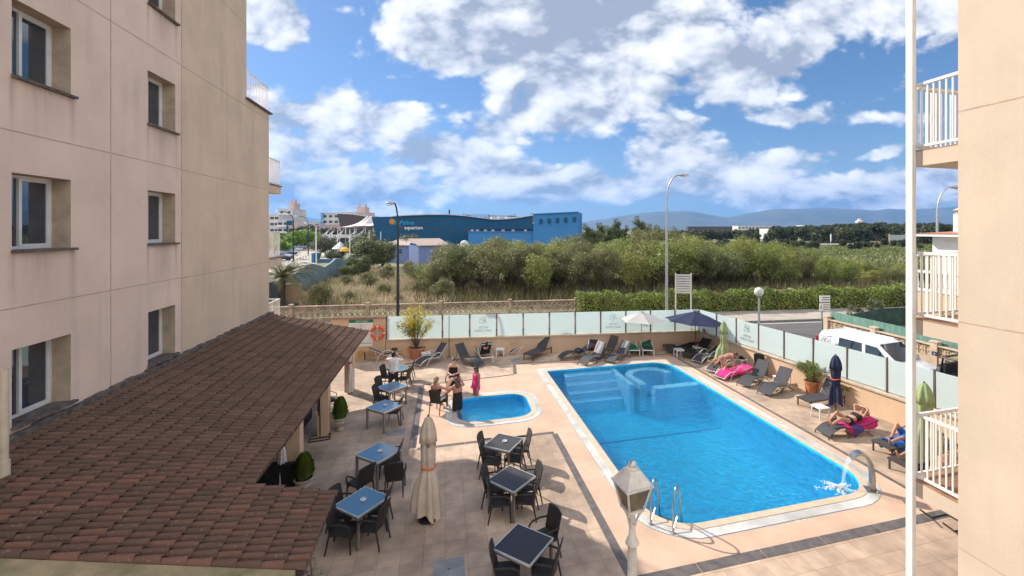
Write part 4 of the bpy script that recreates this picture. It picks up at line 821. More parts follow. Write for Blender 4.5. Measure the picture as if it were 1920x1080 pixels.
# hedge with blossoms
def hedge():
    t = thing('hedge', 'long clipped green hedge with red blossoms behind the far pavement', 'hedge'); a = Vector((10.2, 33.9, 0)); l = 48.0; n = 60000
    u = rng.uniform(0, l, n); f = rng.random(n); th = np.where(f < .5, 0, 1)
    top = 1.60+.14*np.sin(u*.9)+.12*np.sin(u*2.3+1)+.08*np.sin(u*5.7)+.06*np.sin(u*13); v = np.where(th == 0, rng.uniform(-.55, .75, n), -.56+.14*np.sin(u*1.7)*np.cos(u*.6)+rng.normal(size=n)*.13); z = np.where(th == 0, top+rng.normal(0, .09, n), top*rng.random(n)**.8)
    b2 = rng.random(n) < .12; v = np.where(b2, rng.normal(.78, .08, n), v); z = np.where(b2, top*rng.random(n), z)
    x = a.x+u*rd.x+v*rn.x; y = a.y+u*rd.y+v*rn.y+.45*0; P = np.stack([x, y, z], 1); nr = np.stack([np.full(n, 0.)-v*0, np.where(th == 0, 0, -1.), np.where(th == 0, 1., .3)], 1)+rng.normal(size=(n, 3))*.55
    link('foliage', quadmesh('foliage', quads(P, nr, .075, .6)), M_leaf_hedge, t)
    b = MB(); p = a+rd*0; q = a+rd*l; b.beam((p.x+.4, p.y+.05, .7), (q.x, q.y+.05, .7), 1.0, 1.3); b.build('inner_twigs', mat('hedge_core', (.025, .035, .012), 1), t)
    n = 500; u = rng.uniform(0, l, n); z = rng.uniform(.2, 1.6, n); v = np.full(n, -.68); P = np.stack([a.x+u*rd.x+v*rn.x, a.y+u*rd.y+v*rn.y, z], 1); o = link('blossoms', quadmesh('blossoms', quads(P, rng.normal(size=(n, 3))+np.array([0, -2, 0]), .045, .9)), M_flower, t)
hedge()

# ------------------------------------------------------------------ walls and fences
def breeze_wall(name, label, a, b_, h0, h1, bw, rows, m, pil=3.2, style='ring', cap=.07, pw=.24, zt=None):
    t = thing(name, label, 'wall', a, math.atan2(b_.y-a.y, b_.x-a.x)); L = (b_-a).length
    b = MB(); b.bbox((0, -.09, -.05), (L, .09, h0)); b.build('base_wall', m, t); b = MB(); b.bbox((-.02, -.12, h1), (L+.02, .12, h1+cap)); b.build('coping', m, t)
    bh = (h1-h0)/rows; n = int(L/bw); bw = L/n; b = MB()
    for i in range(n+1): b.bbox((i*bw-.018, -.055, h0), (i*bw+.018, .055, h1))
    for r in range(1, rows): b.bbox((0, -.053, h0+r*bh-.018), (L, .053, h0+r*bh+.018))
    for i in range(n):
        for r in range(rows):
            cx, cz = (i+.5)*bw, h0+(r+.5)*bh; ra, rb = bw*.40, bh*.40
            if style == 'ring':
                k = 10; vs = []
                for s, q in ((-.05, 1), (-.05, .62), (.05, .62), (.05, 1)):
                    for j in range(k): th = 2*math.pi*j/k; vs.append((cx+ra*q*math.cos(th), s, cz+rb*q*math.sin(th)))
                b.add(vs, [(p*k+j, p*k+(j+1) % k, ((p+1) % 4)*k+(j+1) % k, ((p+1) % 4)*k+j) for p in range(4) for j in range(k)])
            else:
                for ang in (0, 45, 90, 135): c_, s_ = math.cos(R(ang)), math.sin(R(ang)); e = .5 if ang % 90 == 0 else .66; b.beam((cx-c_*bw*e, 0, cz-s_*bh*e), (cx+c_*bw*e, 0, cz+s_*bh*e), .07+.001*ang/45, .028)
    b.build('breeze_blocks', m, t)
    k = int(round(L/pil))
    for i in range(k+1):
        b = MB(); x = L*i/k; b.bbox((x-pw/2, -.14, 0), (x+pw/2, .14, h1+.16)); b.bbox((x-pw/2-.03, -.17, h1+.16), (x+pw/2+.03, .17, h1+.22)); b.build('pier', m, t)
    return t
breeze_wall('block_wall', 'long ornamental brown breeze block wall with capped piers across the road', Vector((-16.5, 37.25, 0)), Vector((10.4, 34.35, 0)), .32, 1.18, .40, 2, M_block, 5.2)
breeze_wall('block_wall', 'short stretch of breeze block wall showing in the hedge gap', Vector((27.2, 33.1, 0)), Vector((30.0, 32.75, 0)), .9, 1.5, .4, 1, M_block, 2.8)
t = thing('gate_wall', 'short peach gate wall beneath the palm beside the block wall', 'wall', far(549, 41.5), R(-5)); b = MB(); b.bbox((-1.0, -.15, 0), (.75, .15, 1.75)); b.build('wall', M_peach, t); b = MB(); b.bbox((-1.05, -.19, 1.75), (.8, .19, 1.83)); b.build('coping', M_cap, t)
# neighbour's wall on the right with screens
NA, NB = Vector((22.05, 21.2, 0)), Vector((21.6, 3, 0))
breeze_wall('garden_wall', 'peach garden wall with star pattern breeze blocks behind the parked white van', NA, NB, 1.12, 1.62, .33, 1, M_blockr, 3.0, 'star', .05, .3)
b = MB(); b.beam((22.3, 21.2, 1.75), (21.95, 3, 1.75), .03, .72); tag(b.build('mesh_screen', M_green_frame), 'pale green privacy screen standing above the star pattern garden wall', 'screen')
b = MB(); b.beam((30, 24.6, .65), (55, 22.8, .65), .05, 1.3); b.beam((30, 24.6, .65), (23.2, 22.6, .65), .05, 1.2); tag(b.build('green_screen', mat('dark_green_screen', (.03, .07, .055), .8, var=.3, vscale=2)), 'dark green screen fence round the neighbour garden by the pavement', 'screen')
t = thing('meter_box', 'yellowish grey meter box on the peach wall above the black car', 'meter box', (21.5, 14.05, 0)); b = MB(); b.bbox((-.08, -.2, .95), (.08, .2, 1.55)); b.build('box', mat('meter', (.35, .32, .15), .6), t)
t = thing('number_plate', 'small dark blue house number plate on the peach wall', 'house number', (21.5, 14.9, 1.35)); b = MB(); b.box((0, 0, 0), (.03, .22, .18)); b.build('plate', mat('plate_blue', (.02, .03, .12), .5), t); me = text_mesh('6', .14, .003); o = link('digit', me, M_white, t, loc=(-.02, 0, 0)); o.rotation_euler = (R(90), 0, R(-90))

# parapet with frosted glass panels round the pool yard
def glass_fence(label, a, b_, n, y0, marks, lean=None):
    t = thing('glass_fence', label, 'fence', a, math.atan2(b_.y-a.y, b_.x-a.x)); L = (b_-a).length; w = L/n
    b = MB(); b.bbox((0, -.13, 0), (L, .13, .93)); b.build('parapet', M_peach, t); b = MB()
    k = int(L/1.2)
    for i in range(k): b.bbox((L*i/k+.006, -.19, .93), (L*(i+1)/k-.006, .19, 1.0))
    b.build('coping', M_cap, t)
    for i in range(n+1):
        b = MB(); b.bbox((i*w-.028, -.03, 1.0), (i*w+.028, .03, 2.3)); b.build('fence_post', M_brownpost, t)
    for i in range(n):
        b = MB(); b.box(((i+.5)*w, 0, 1.65), (w-.09, .012, 1.2), M=Matrix.Rotation(R(rng.normal()*.5), 3, 'Z')@Matrix.Rotation(R(rng.normal()*.6), 3, 'X')); g = b.build('glass_panel', M_frost, t)
        if i in marks:
            f = marks[i]; cx = (i+.5)*w
            Mk = mat('etched_grey', (.25, .29, .30), .6)
            for s, z, sz in (('HOTEL', 1.52, .17), ('SANT JORDI', 1.33, .17)):
                me = text_mesh(s, sz, .002); o = link('lettering', me, Mk, g, loc=(cx, -.012, z)); o.rotation_euler = (R(90), 0, 0); o.scale = (-1, 1, 1)
            b = MB(); r2 = np.random.default_rng(2)      # rider-like emblem drawn as loose strokes
            for (x0, z0, x1, z1, x2, z2) in [(-.02,.0,.10,.10,.16,.0),(.16,.0,.20,-.06,.14,-.12),(-.02,.0,-.06,.12,.04,.18),(.04,.18,.12,.2,.15,.12),(-.10,-.1,-.02,-.16,.06,-.12),(.0,-.05,.05,-.02,.09,-.08),(-.2,.05,-.15,.12,-.1,.04),(-.22,-.04,-.18,-.1,-.12,-.06),(-.14,.2,-.10,.24,-.07,.18),(.06,.06,.09,.0,.05,-.05)]:
                b.tube([(cx+x0, -.012, 1.88+z0), (cx+x1, -.012, 1.88+z1), (cx+x2, -.012, 1.88+z2)], .010, 5)
            b.build('emblem', Mk, g)
    return t
glass_fence('frosted glass fence on the peach parapet along the far side of the pool yard', FA, FB, 12, 0, {3: 1, 8: 1})
glass_fence('frosted glass fence on the peach parapet along the right side beside the parked van', FB, FC, 13, 0, {2: 1})
# notice wall with scalloped tile cap
def notice_wall():
    d = (FA-PW); t = thing('notice_wall', 'peach wall with scalloped tile cap left of the glass fence', 'wall', PW, math.atan2(d.y, d.x)); L = d.length
    b = MB(); b.bbox((0, -.15, 0), (L-.03, .15, 2.2)); b.build('wall', M_peach, t); b = MB()
    k = 22
    for i in range(k): x = (i+.5)*L/k; b.tube([(x, -.22, 2.215), (x, .18, 2.25)], .045, 8)
    b.build('tile_cap', mat('brown_cap', (.30, .19, .13), .9), t)
notice_wall()
dd = (FA-PW).normalized(); nn = Vector((dd.y, -dd.x, 0))
def onwall(s, z, off=.16): p = PW+dd*s+nn*off; return Vector((p.x, p.y, z))
t = thing('notice_board', 'white pool rules board with a green header on the peach wall', 'notice board', onwall(1.55, 1.42), math.atan2(dd.y, dd.x))
b = MB(); b.bbox((-.62, -.02, -.72), (.62, .0, .56)); b.build('board', M_whitep, t); b = MB(); b.bbox((-.62, -.025, .56), (.62, .0, .72)); hd = b.build('header', mat('header_green', (.01, .20, .08), .5), t)
me = text_mesh('SANT JORDI', .12, .002); o = link('lettering', me, M_white, hd, loc=(.05, -.03, .635)); o.rotation_euler = (R(90), 0, 0)
b = MB()
for i in range(20): b.bbox((-.52, -.024, .46-i*.055), (rng.uniform(.2, .5), -.0201, .47-i*.055))
b.build('printed_lines', mat('print_grey', (.5, .5, .5), .6), t); b = MB(); b.bbox((-.6, -.024, -.56), (.6, -.0201, -.54)); b.build('rule_line', mat('header_green', (.01, .2, .08)), t); b = MB()
for i in range(7): b.box((.0-.02*(i > 3), -.023, .38-i*.14), (.05, .006, .05), M=Matrix.Rotation(R(45), 3, 'Y'))
b.build('red_symbols', mat('sign_red', (.6, .03, .03)), t)
t = thing('lifebuoy', 'orange lifebuoy with rope hanging on the peach wall', 'lifebuoy', onwall(2.42, 1.42, .23), math.atan2(dd.y, dd.x))
b = MB(); b.tube([(.33*math.cos(2*math.pi*i/28), 0, .33*math.sin(2*math.pi*i/28)) for i in range(28)], .062, 10, closed=True); b.build('ring', M_red, t, smooth=True); b = MB()
for a in (0, 90, 180, 270): c_, s_ = math.cos(R(a)), math.sin(R(a)); b.tube([(c_*.33-s_*.03, 0, s_*.33+c_*.03), (c_*.33+s_*.03, 0, s_*.33-c_*.03)], .066, 12)
b.build('white_band', M_whitep, t); b = MB()
for i in range(5): b.tube([(-.05+.02*i, -.02, .30), (-.03+.015*i, -.05, 0), (-.04+.02*i, -.03, -.26)], .011, 5)
b.build('rope', M_grey_canvas, t)
for i, (px, py) in enumerate([(750, 654), (963, 643), (973, 641)]):
    s = (at(px, 660)-FA).dot((FB-FA).normalized()); q = FA+(FB-FA).normalized()*s; nx = Vector(((FB-FA).normalized().y, -(FB-FA).normalized().x, 0))
    t = thing('wall_socket', ['dark rectangular vent grille low on the parapet by the lifebuoy wall', 'left of two small socket boxes low on the far parapet', 'right of two small socket boxes low on the far parapet'][i], 'wall box', (q.x+nx.x*.15, q.y+nx.y*.15, .6 if i else .5), math.atan2(FB.y-FA.y, FB.x-FA.x)); b = MB(); b.box((0, 0, 0), ((.3 if i == 0 else .16), .05, .13)); b.build('box', M_bronze if i == 0 else M_cap, t)

# ------------------------------------------------------------------ far buildings
M_bdark = mat('deep_blue_render', (.003, .078, .165), .7, var=.06, vscale=.2)
M_blight = mat('cobalt_render', (.045, .21, .47), .75, var=.05, vscale=.2)
M_lilac = mat('lilac_render', (.17, .22, .42), .8, var=.06)
M_roofl = mat('pale_clay_tiles', (.44, .33, .27), .9, var=.2, vscale=2, stretch=(6, 1, 1))
M_brownb = mat('brown_cladding', (.075, .055, .055), .6, var=.1)
M_tent = mat('tensile_canvas', (.66, .60, .55), .8, var=.03)
M_concg = mat('pale_facade', (.60, .56, .52), .85, var=.08, vscale=.2)
M_pinkf = mat('pink_facade', (.62, .45, .38), .85, var=.08, vscale=.2)
M_winf = mat('far_window_glass', (.05, .06, .075), .2)
M_wavy = mat('grey_green_wall', (.22, .28, .29), .85, var=.08, vscale=.5)
def frame_at(px0, d0, px1, d1):
    a, b_ = far(px0, d0), far(px1, d1); return a, b_, math.atan2(b_.y-a.y, b_.x-a.x), (b_-a).length
# aquarium: wall with wavy roof line
a, b_, rz, L = frame_at(707, 104, 1000, 125)
t = thing('aquarium_building', 'long dark blue building with a wavy roof line, sun emblem and white lettering', 'aquarium', a, rz)
def local_top(px, y):
    # where the wall line crosses the sight line of column px
    u = (px-PX0)/FPX; dir_ = FW+RT*u; w = (b_-a); den = dir_.x*w.y-dir_.y*w.x; s = (a.x*w.y-a.y*w.x)/den; P = dir_*s; return (P-a).dot(w)/L, zat(y, s)
prof = [(707, 407), (735, 406), (770, 404), (800, 403), (840, 403), (870, 405), (900, 409), (925, 412), (950, 411), (975, 408), (998, 404)]
pp = [local_top(x, y) for x, y in prof]; poly = [(0-1.2, pp[0][1])]+pp[1:]
b = MB(); n = len(poly); pts = [(.9, 0)]+[(poly[0][0], poly[0][1])]+poly[1:]+[(L, 0)]
b.add([(x, 0, z) for x, z in pts]+[(x+1.5, 7, z) for x, z in pts], [tuple(range(len(pts)))[::-1], tuple(range(len(pts), 2*len(pts)))]+[(i, (i+1) % len(pts), len(pts)+(i+1) % len(pts), len(pts)+i) for i in range(len(pts))])
b.build('wall', M_bdark, t)
b = MB()
for i in range(1, len(poly)-1): b.beam((poly[i][0], -.2, poly[i][1]+.1), (poly[i+1][0], -.2, poly[i+1][1]+.1), .7, .22)
b.build('roof_edge', M_concg, t)
for px in (815, 847, 872): s, z = local_top(px, 434); b = MB(); b.bbox((s-.3, -.06, z-.2), (s+.3, .02, z+.9)); b.build('window', M_winf, t)
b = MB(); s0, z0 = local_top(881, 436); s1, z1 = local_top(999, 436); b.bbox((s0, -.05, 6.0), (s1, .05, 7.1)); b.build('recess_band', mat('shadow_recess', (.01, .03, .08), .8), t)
for px in (885, 895, 910, 924, 943, 962, 985): s, z = local_top(px, 433); b = MB(); b.bbox((s-.45, -.09, 6.15), (s+.45, -.04, 6.95)); b.build('window', mat('lit_pane', (.55, .45, .38), .5), t)
for s_, sz, px, y, m_, ob in (('Palma', 1.5, 763, 418, mat('cyan_letters', (.03, .42, .72), .5), 1), ('aquarium', 1.18, 775.5, 427.2, M_whitep, 0)):
    s, z = local_top(px, y); me = text_mesh(s_, sz, .03, bold=not ob); o = link('lettering', me, m_, t, loc=(s, -.14, z)); o.rotation_euler = (R(90), 0, 0)
    if ob:
        for v in me.vertices: v.co.x = v.co.x*1.0+v.co.y*.35
s, z = local_top(735, 415.5); b = MB()
for i in range(12): th = 2*math.pi*i/12; b.add([(s+.42*math.cos(th-.2), -.14, z+.42*math.sin(th-.2)), (s+.88*math.cos(th+.1), -.16, z+.88*math.sin(th+.1)), (s+.42*math.cos(th+.25), -.14, z+.42*math.sin(th+.25))], [(0, 1, 2)])
b.build('sun_rays', mat('sun_orange', (.85, .45, .04), .5), t); b = MB(); b.ell((s, -.12, z), (.46, .06, .46), 8); b.build('sun_disc', mat('sun_red', (.75, .16, .04), .5), t)
b = MB(); s, z = local_top(749, 417)
b.tube([(s-1.1, -.13, z-.6), (s-.6, -.13, z+.4), (s-.1, -.13, z-.3), (s-.7, -.13, z-.8), (s+.3, -.13, z-.9)], .10, 5); b.build('wave_mark', mat('cyan_letters', (.03, .42, .72)), t); b = MB(); b.tube([(s+.1, -.13, z-1.1), (s+.7, -.13, z-1.25), (s+1.3, -.13, z-1.0)], .09, 5); b.tube([(s-.1, -.15, z+.1), (s+.5, -.15, z+.3)], .09, 5); b.build('red_stroke', mat('sign_red', (.6, .03, .03)), t)
b = MB(); s, z = local_top(855, 403); b.tube([(s, 6, 5), (s, 6, z+1.6)], .22, 6); b.build('chimney', M_bronze, t)
b = MB(); s, z = local_top(950, 410)
for q in (-3, -1, 1.5, 3.5): b.bbox((s+q, 3, z-1), (s+q+1.5, 5, z+.6))
b.build('roof_units', M_concg, t)
# lighter blue block and low wall in front of it
a, b_, rz, L = frame_at(878, 106, 1002, 106)
t = thing('low_building', 'long low cobalt blue wall building in front of the dark blue one', 'building', a, rz); b = MB(); b.bbox((0, 0, 0), (L, 8, zat(435, 106))); b.build('wall', M_blight, t); b = MB(); b.bbox((-.1, -.15, zat(435, 106)), (L, .3, zat(435, 106)+.2)); b.build('parapet', M_blight, t)
a, b_, rz, L = frame_at(1000, 105, 1084, 100)
t = thing('blue_tower_block', 'tall windowless cobalt blue block at the right end of the aquarium', 'building', a, rz); h0, h1 = zat(402, 105), zat(398, 100); b = MB(); b.add([(0, 0, 0), (L, 0, 0), (L, 0, h1), (0, 0, h0), (-1, 6, 0), (L-1.5, 6, 0), (L-1.5, 6, h1), (-1, 6, h0)], [(0, 1, 2, 3), (5, 4, 7, 6), (1, 5, 6, 2), (4, 0, 3, 7), (3, 2, 6, 7)]); b.build('wall', M_blight, t)
for i in range(5):
    b = MB(); x = L*(.18+.185*i); z = h0-2.0+.1*i; b.bbox((x-.35, -.4, z), (x+.35, 0, z+.85)); b.bbox((x-.30, -.41, z-.25), (x+.30, -.05, z)); b.build('water_spout', M_bdark, t)
b = MB(); b.beam((0, -.1, h0+.08), (L, -.1, h1+.08), .5, .16); b.build('parapet', M_blight, t)
# lilac outbuildings
for (px0, d0, px1, d1, h, lab) in [(722, 92, 771, 90, zat(461, 90), 'small lilac house with a pale tile roof, left of the pair'), (785, 84, 842, 88, zat(460, 88), 'lilac outbuilding with a pale tile roof, right of the pair, half behind trees')]:
    a, b_, rz, L = frame_at(px0, d0, px1, d1); t = thing('lilac_house', lab, 'house', a, rz); b = MB(); b.bbox((0, 0, 0), (L, 5, h)); b.build('wall', M_lilac, t); b = MB(); b.add([(-.2, -.4, h), (L+.2, -.4, h), (L+.2, 5, h+1.2), (-.2, 5, h+1.2), (-.2, -.4, h+.15), (L+.2, -.4, h+.15), (L+.2, 5, h+1.35), (-.2, 5, h+1.35)], [(3, 2, 1, 0), (4, 5, 6, 7), (0, 1, 5, 4), (1, 2, 6, 5), (2, 3, 7, 6), (3, 0, 4, 7)]); b.build('roof', M_roofl, t)
    b = MB(); b.bbox((L*.55, -.05, h-1.6), (L*.55+.6, .0, h-.7)); b.build('window', M_winf, t)
    b = MB(); b.tube([(L+.1, 0, 0), (L+.1, 0, h+.6)], .35, 10); b.build('corner_pier', M_blight, t)
# white parasol tops beside the houses
b = MB(); b.lathe([(.9, -5), (.9, 0), (.7, .3), (.3, .5), (.02, .55)], 14); tag(b.build('domed_skylight', M_concg, None, smooth='all', loc=far(871, 98, zat(455, 98))), 'pale domed skylight peeping over the trees before the blue building', 'skylight')
# tensile canopy and brown leaning hall
t = thing('leaning_hall', 'dark brown hall with slanting walls behind the white canopy', 'building', far(632, 150), -YAW); k = 150/FPX
b = MB(); pts = [((648-632)*k, 0), ((632-632)*k, zat(400, 150)), ((662-632)*k, zat(402, 150)), ((700-632)*k, zat(408, 150)), ((712-632)*k, zat(412, 150)), ((712-632)*k, 0)]; m_ = len(pts)
b.add([(x, 0, z) for x, z in pts]+[(x+1, 12, z) for x, z in pts], [tuple(range(m_))[::-1], tuple(range(m_, 2*m_))]+[(i, (i+1) % m_, m_+(i+1) % m_, m_+i) for i in range(m_)]); b.build('wall', M_brownb, t)
b = MB(); b.beam((-.1, -.1, pts[1][1]), (pts[2][0], -.1, pts[2][1]+.1), .3, .25); b.beam((pts[2][0], -.1, pts[2][1]+.1), (pts[3][0], -.1, pts[3][1]+.1), .3, .25); b.build('roof_edge', M_concg, t)
t = thing('canopy', 'white tensile canopy with three peaks in front of the brown hall', 'canopy', far(634, 132), -YAW); k = 132/FPX
b = MB(); NX, NY = 46, 9; V = []; W = (712-634)*k
for j in range(NY):
    for i in range(NX):
        px = 634+(712-634)*i/(NX-1); base = np.interp(px, [634, 712], [427, 424]); y = base
        for c, tp_, wd in ((672, 403, 26), (680, 402, 14), (697, 407, 16)):
            q = max(0, 1-abs(px-c)/wd/(1+.4*abs(j-4))); y = min(y, base-(base-tp_)*q**1.6*(1-abs(j-4)/4.6)**1.2)
        V.append(((px-634)*k, j*1.6-.4, zat(y, 132)))
b.add(V, [(j*NX+i, j*NX+i+1, (j+1)*NX+i+1, (j+1)*NX+i) for j in range(NY-1) for i in range(NX-1)]); b.build('membrane', M_tent, t, smooth='all')
for px in (648, 665, 685, 700): b = MB(); x = (px-634)*k; b.tube([(x, 0, 0), (x, 0, zat(427, 132))], .16, 6); b.build('column', M_concg, t)
b = MB(); b.bbox((0, 6, 0), (W, 7, zat(432, 138))); b.build('glazed_wall', M_winf, t); b = MB(); b.bbox((-3.5, -2, zat(446, 130)), (W, 5.9, zat(441, 130))); b.build('terrace_slab', M_concg, t); b = MB(); b.bbox((-3, .5, 0), (W, 5, zat(446, 130)-.02)); b.build('lower_hall', mat('lower_glazing', (.03, .05, .07), .3), t)
for i, px in enumerate((610, 620, 637, 662, 675)):
    t = thing('wing_sculpture', 'slanting striped grey wing sculpture before the canopy, number of similar ones in a row', 'sculpture', far(px, 126), -YAW, 'striped wing sculptures before the canopy'); t['label'] = ['leftmost slanting grey wing sculpture left of the canopy', 'second slanting grey wing sculpture from the left', 'slanting striped wing sculpture at the canopy left edge', 'slanting striped wing sculpture under the canopy middle', 'rightmost striped wing sculpture under the canopy'][i]
    b = MB(); h = zat(438, 126); b.add([(-.2, 0, h-1), (.5, 0, h), (1.3, 0, h+2.0), (.9, 0, h+.6), (-.2, .2, h-1), (.5, .2, h), (1.3, .2, h+2.0), (.9, .2, h+.6)], [(0, 1, 3, 2), (4, 6, 7, 5), (0, 2, 6, 4), (2, 3, 7, 6), (3, 1, 5, 7), (1, 0, 4, 5)]); b.build('wing', M_galv, t)
    b = MB()
    for j in range(3): b.beam((-1.2+.1*j, 0, h-2.3+j*.75), (.4+.15*j, 0, h-.9+j*.75), .12, .3)
    b.build('white_stripe', M_whitep, t); b = MB(); b.tube([(0, 0, 0), (0, 0, h)], .12, 6); b.build('mast', M_galv, t)

def block(name, label, px0, px1, d, ytop, floors, m, cat='building', bands=None, win=1, dep=14, extra=None, turn=0):
    a, b_, rz, L = frame_at(px0, d, px1, d+turn); H = zat(ytop, d); t = thing(name, label, cat, a, rz)
    b = MB(); b.bbox((0, 0, 0), (L, dep, H)); b.bbox((-.15, -.2, H), (L+.15, dep, H+.35)); b.build('wall', m, t); fh = 3.1; nf = floors
    nw = max(2, int(L/3.0))
    for f in range(nf):
        z = H-1.0-f*fh
        if z < 1.5: break
        if bands: b = MB(); b.bbox((.3, -.9, z-2.1), (L-.3, 0, z-1.25)); b.build('balcony', bands, t)
        if win:
            for i in range(nw):
                x = L*(i+.5)/nw; b = MB(); b.bbox((x-.95, -.06, z-1.25), (x+.95, .02, z)); b.build('window', M_winf, t)
    if extra: extra(t, L, H)
    return t
def roofbox(t, L, H):
    b = MB(); b.bbox((L*.55, 3, H), (L*.9, 9, H+4)); b.bbox((L*.60, 3.5, H+4), (L*.66, 5, H+6)); b.bbox((L*.83, 4, H+4), (L*.88, 6, H+6)); b.build('roof_plant', M_pinkf, t)
block('hotel_block', 'pale hotel slab with rows of windows and blue end wall behind the brown hall', 604, 668, 245, 400, 8, M_concg, 'hotel', None)
t = block('hotel_block', 'pink hotel block with a stepped roof behind the canopy', 640, 686, 290, 399, 6, M_pinkf, 'hotel', None, 1, 14, roofbox)
b = MB(); b.bbox((-.02, -.4, 0), (1.2, 12, zat(399, 244))); o = b.build('blue_end_wall', mat('pale_blue_wall', (.16, .36, .55), .8)); o.location = far(602, 244); tag(o, 'light blue end wall slab at the left edge of the pale hotel', 'wall')
block('tower_block', 'white tower with curved balcony bands, far left of the street', 521, 549, 262, 393, 9, M_concg, 'tower', M_whitep, 1, 14, roofbox)
block('tower_block', 'narrow grey block in front of the white tower', 506, 523, 225, 403, 6, M_concg, 'building', None)
block('tower_block', 'lower white block with a dark blue lift shaft', 520, 541, 210, 413, 5, M_concg, 'building', M_whitep)
a = far(537, 208); b = MB(); b.bbox((0, 0, 0), (2.0, 2, zat(414, 208))); tag(b.build('lift_shaft', M_bdark, None, loc=a), 'dark blue lift shaft slab beside the lower white block', 'shaft')
block('low_block', 'low pink block beside the street below the towers', 541, 560, 195, 424, 3, M_pinkf)
block('low_block', 'long low pale pink block below the hills, left part', 549, 582, 300, 419, 3, M_pinkf, turn=-10)
block('low_block', 'low pale block in the middle between tower and brown hall', 578, 600, 250, 417, 3, M_concg)
block('low_block', 'low pink block left of the brown hall', 594, 634, 205, 423, 3, M_pinkf)
block('far_hall', 'long dark flat roofed hall far beyond the field', 1290, 1384, 800, 425, 1, M_brownb, win=0)
block('far_hall', 'pale grey hall with window bands behind the pines', 1384, 1448, 420, 424, 2, M_concg)
block('far_hall', 'small white building among the pines beyond the field', 1446, 1462, 240, 430, 1, M_whitep, win=0)
block('far_hall', 'white hall roof glimpsed behind the pine line', 1504, 1523, 500, 423, 1, M_whitep, win=0)
# water tower, billboards
t = thing('water_tower', 'small round control tower rising above the pine line', 'tower', far(1611, 320)); b = MB(); b.tube([(0, 0, 0), (0, 0, 11.5)], .8, 10); b.build('shaft', M_concg, t); b = MB(); b.lathe([(1.0, 11), (2.4, 11.8), (2.4, 13.2), (1.1, 13.7), (1.0, 14.6), (.2, 14.9)], 14); b.build('cabin', M_concg, t)
for px, d, lab in ((1574, 195, 'white framed billboard standing in the field before the pines'), (1683, 205, 'grey backed billboard on posts in the field, nearer the white post')):
    t = thing('billboard', lab, 'billboard', far(px, d), R(-20)); b = MB(); b.bbox((-3.6, -.1, 1.8), (3.6, .1, 4.4)); b.build('panel', M_galv if px > 1600 else M_brownb, t)
    for x in (-3.6, 3.6): b = MB(); b.bbox((x-.22, -.2, 0), (x+.22, .2, 4.9)); b.build('post', M_whitep if px < 1600 else M_cap, t)
bar_ = MB(); p, q = far(1480, 190, .6), far(1640, 190, .6); bar_.beam(p, q, .3, .5); tag(bar_.build('white_barrier', M_whitep), 'thin white barrier line crossing the field below the pines', 'barrier')

# wavy wall
a, b_ = at(540, 560), at(668, 506)
t = thing('wavy_wall', 'grey green garden wall with a wave shaped top leading away at the left', 'wall', a, math.atan2(b_.y-a.y, b_.x-a.x)); L = (b_-a).length
b = MB(); N_ = 60; tops = [(505, 530), (545, 517), (560, 507), (572, 498), (583, 494), (595, 497), (606, 501), (618, 494), (628, 485), (637, 484), (648, 486), (655, 478), (661, 478), (672, 486)]
vs = []
for i in range(N_+1):
    s = -8+(L+12)*i/N_; P = a+(b_-a).normalized()*s; dd_ = depth(P); px = PX0+FPX*(P.x*RT.x+P.y*RT.y)/dd_; z = zat(float(np.interp(px, [q[0] for q in tops], [q[1] for q in tops])), dd_)
    vs += [(s, -.12, 0), (s, -.12, z), (s, .12, z), (s, .12, 0)]
b.add(vs, [(i*4+j, i*4+(j+1) % 4, (i+1)*4+(j+1) % 4, (i+1)*4+j) for i in range(N_) for j in range(4)]); b.build('wall', M_wavy, t)
b = MB(); b.beam(at(520, 585)+Vector((0, 0, .06)), at(655, 512)+Vector((0, 0, .06)), .3, .12); struct(b.build('path_kerb', M_kerb))

# street lamps
def street_lamp(label, base, ztop, reach, ang, m, r=.075, head=.42, group=None):
    t = thing('street_lamp', label, 'street lamp', base, ang, group)
    b = MB(); pts = [(0, 0, 0), (0, 0, ztop*.45), (0, 0, ztop*.82)]; rr = [r*1.3, r*1.05, r*.8]; R_ = ztop*.16
    for i in range(1, 9):
        th = R(90*i/8); pts.append((reach*(1-math.cos(th)), 0, ztop*.82+R_*math.sin(th)*1.1)); rr.append(r*.62)
    b.tube(pts, rr, 10); b.build('pole', m, t, smooth=True)
    e = pts[-1]; b = MB(); b.ell((e[0]+head*.8, 0, e[2]-.02), (head, .16, .11), 8); h = b.build('lamp_head', M_galv, t, smooth='all'); b = MB(); b.ell((e[0]+head*1.1, 0, e[2]-.10), (head*.5, .13, .10), 8); b.build('lens', M_whitep, h, smooth='all')
    b = MB(); b.lathe([(r*1.9, 0), (r*1.9, .25), (r*1.35, .3)], 12); b.build('base_collar', m, t)
    return t
p = at(746, 622); street_lamp('tall dark green street lamp in front of the block wall at the left', p, zat(380, depth(p)), .25, R(195), M_pole_d, .085, .30)
p = at(1250, 597); street_lamp('tall grey street lamp with a long curved arm on the far pavement', p, zat(327, depth(p)), .95, R(-18), M_galv, .095, .42)
p = far(1757, 27.5); street_lamp('grey street lamp with curved arm seen behind the white post', p, zat(349, 27.5), .9, R(-14), M_galv, .075)
for px, d, y, an, lab in ((550, 88, 396, 180, 'tall dark street lamp above the parked cars at the left'), (578, 118, 405, 182, 'dark street lamp right of the tall one above the parked cars'), (592, 100, 418, 180, 'pale street lamp standing by the bright trees'), (600, 150, 412, 0, 'thin distant street lamp near the brown hall')):
    street_lamp(lab, far(px, d), zat(y, d), 2.4 if px < 590 else 1.6, R(an-10), M_pole_d if px < 590 else M_galv, .12, .6)
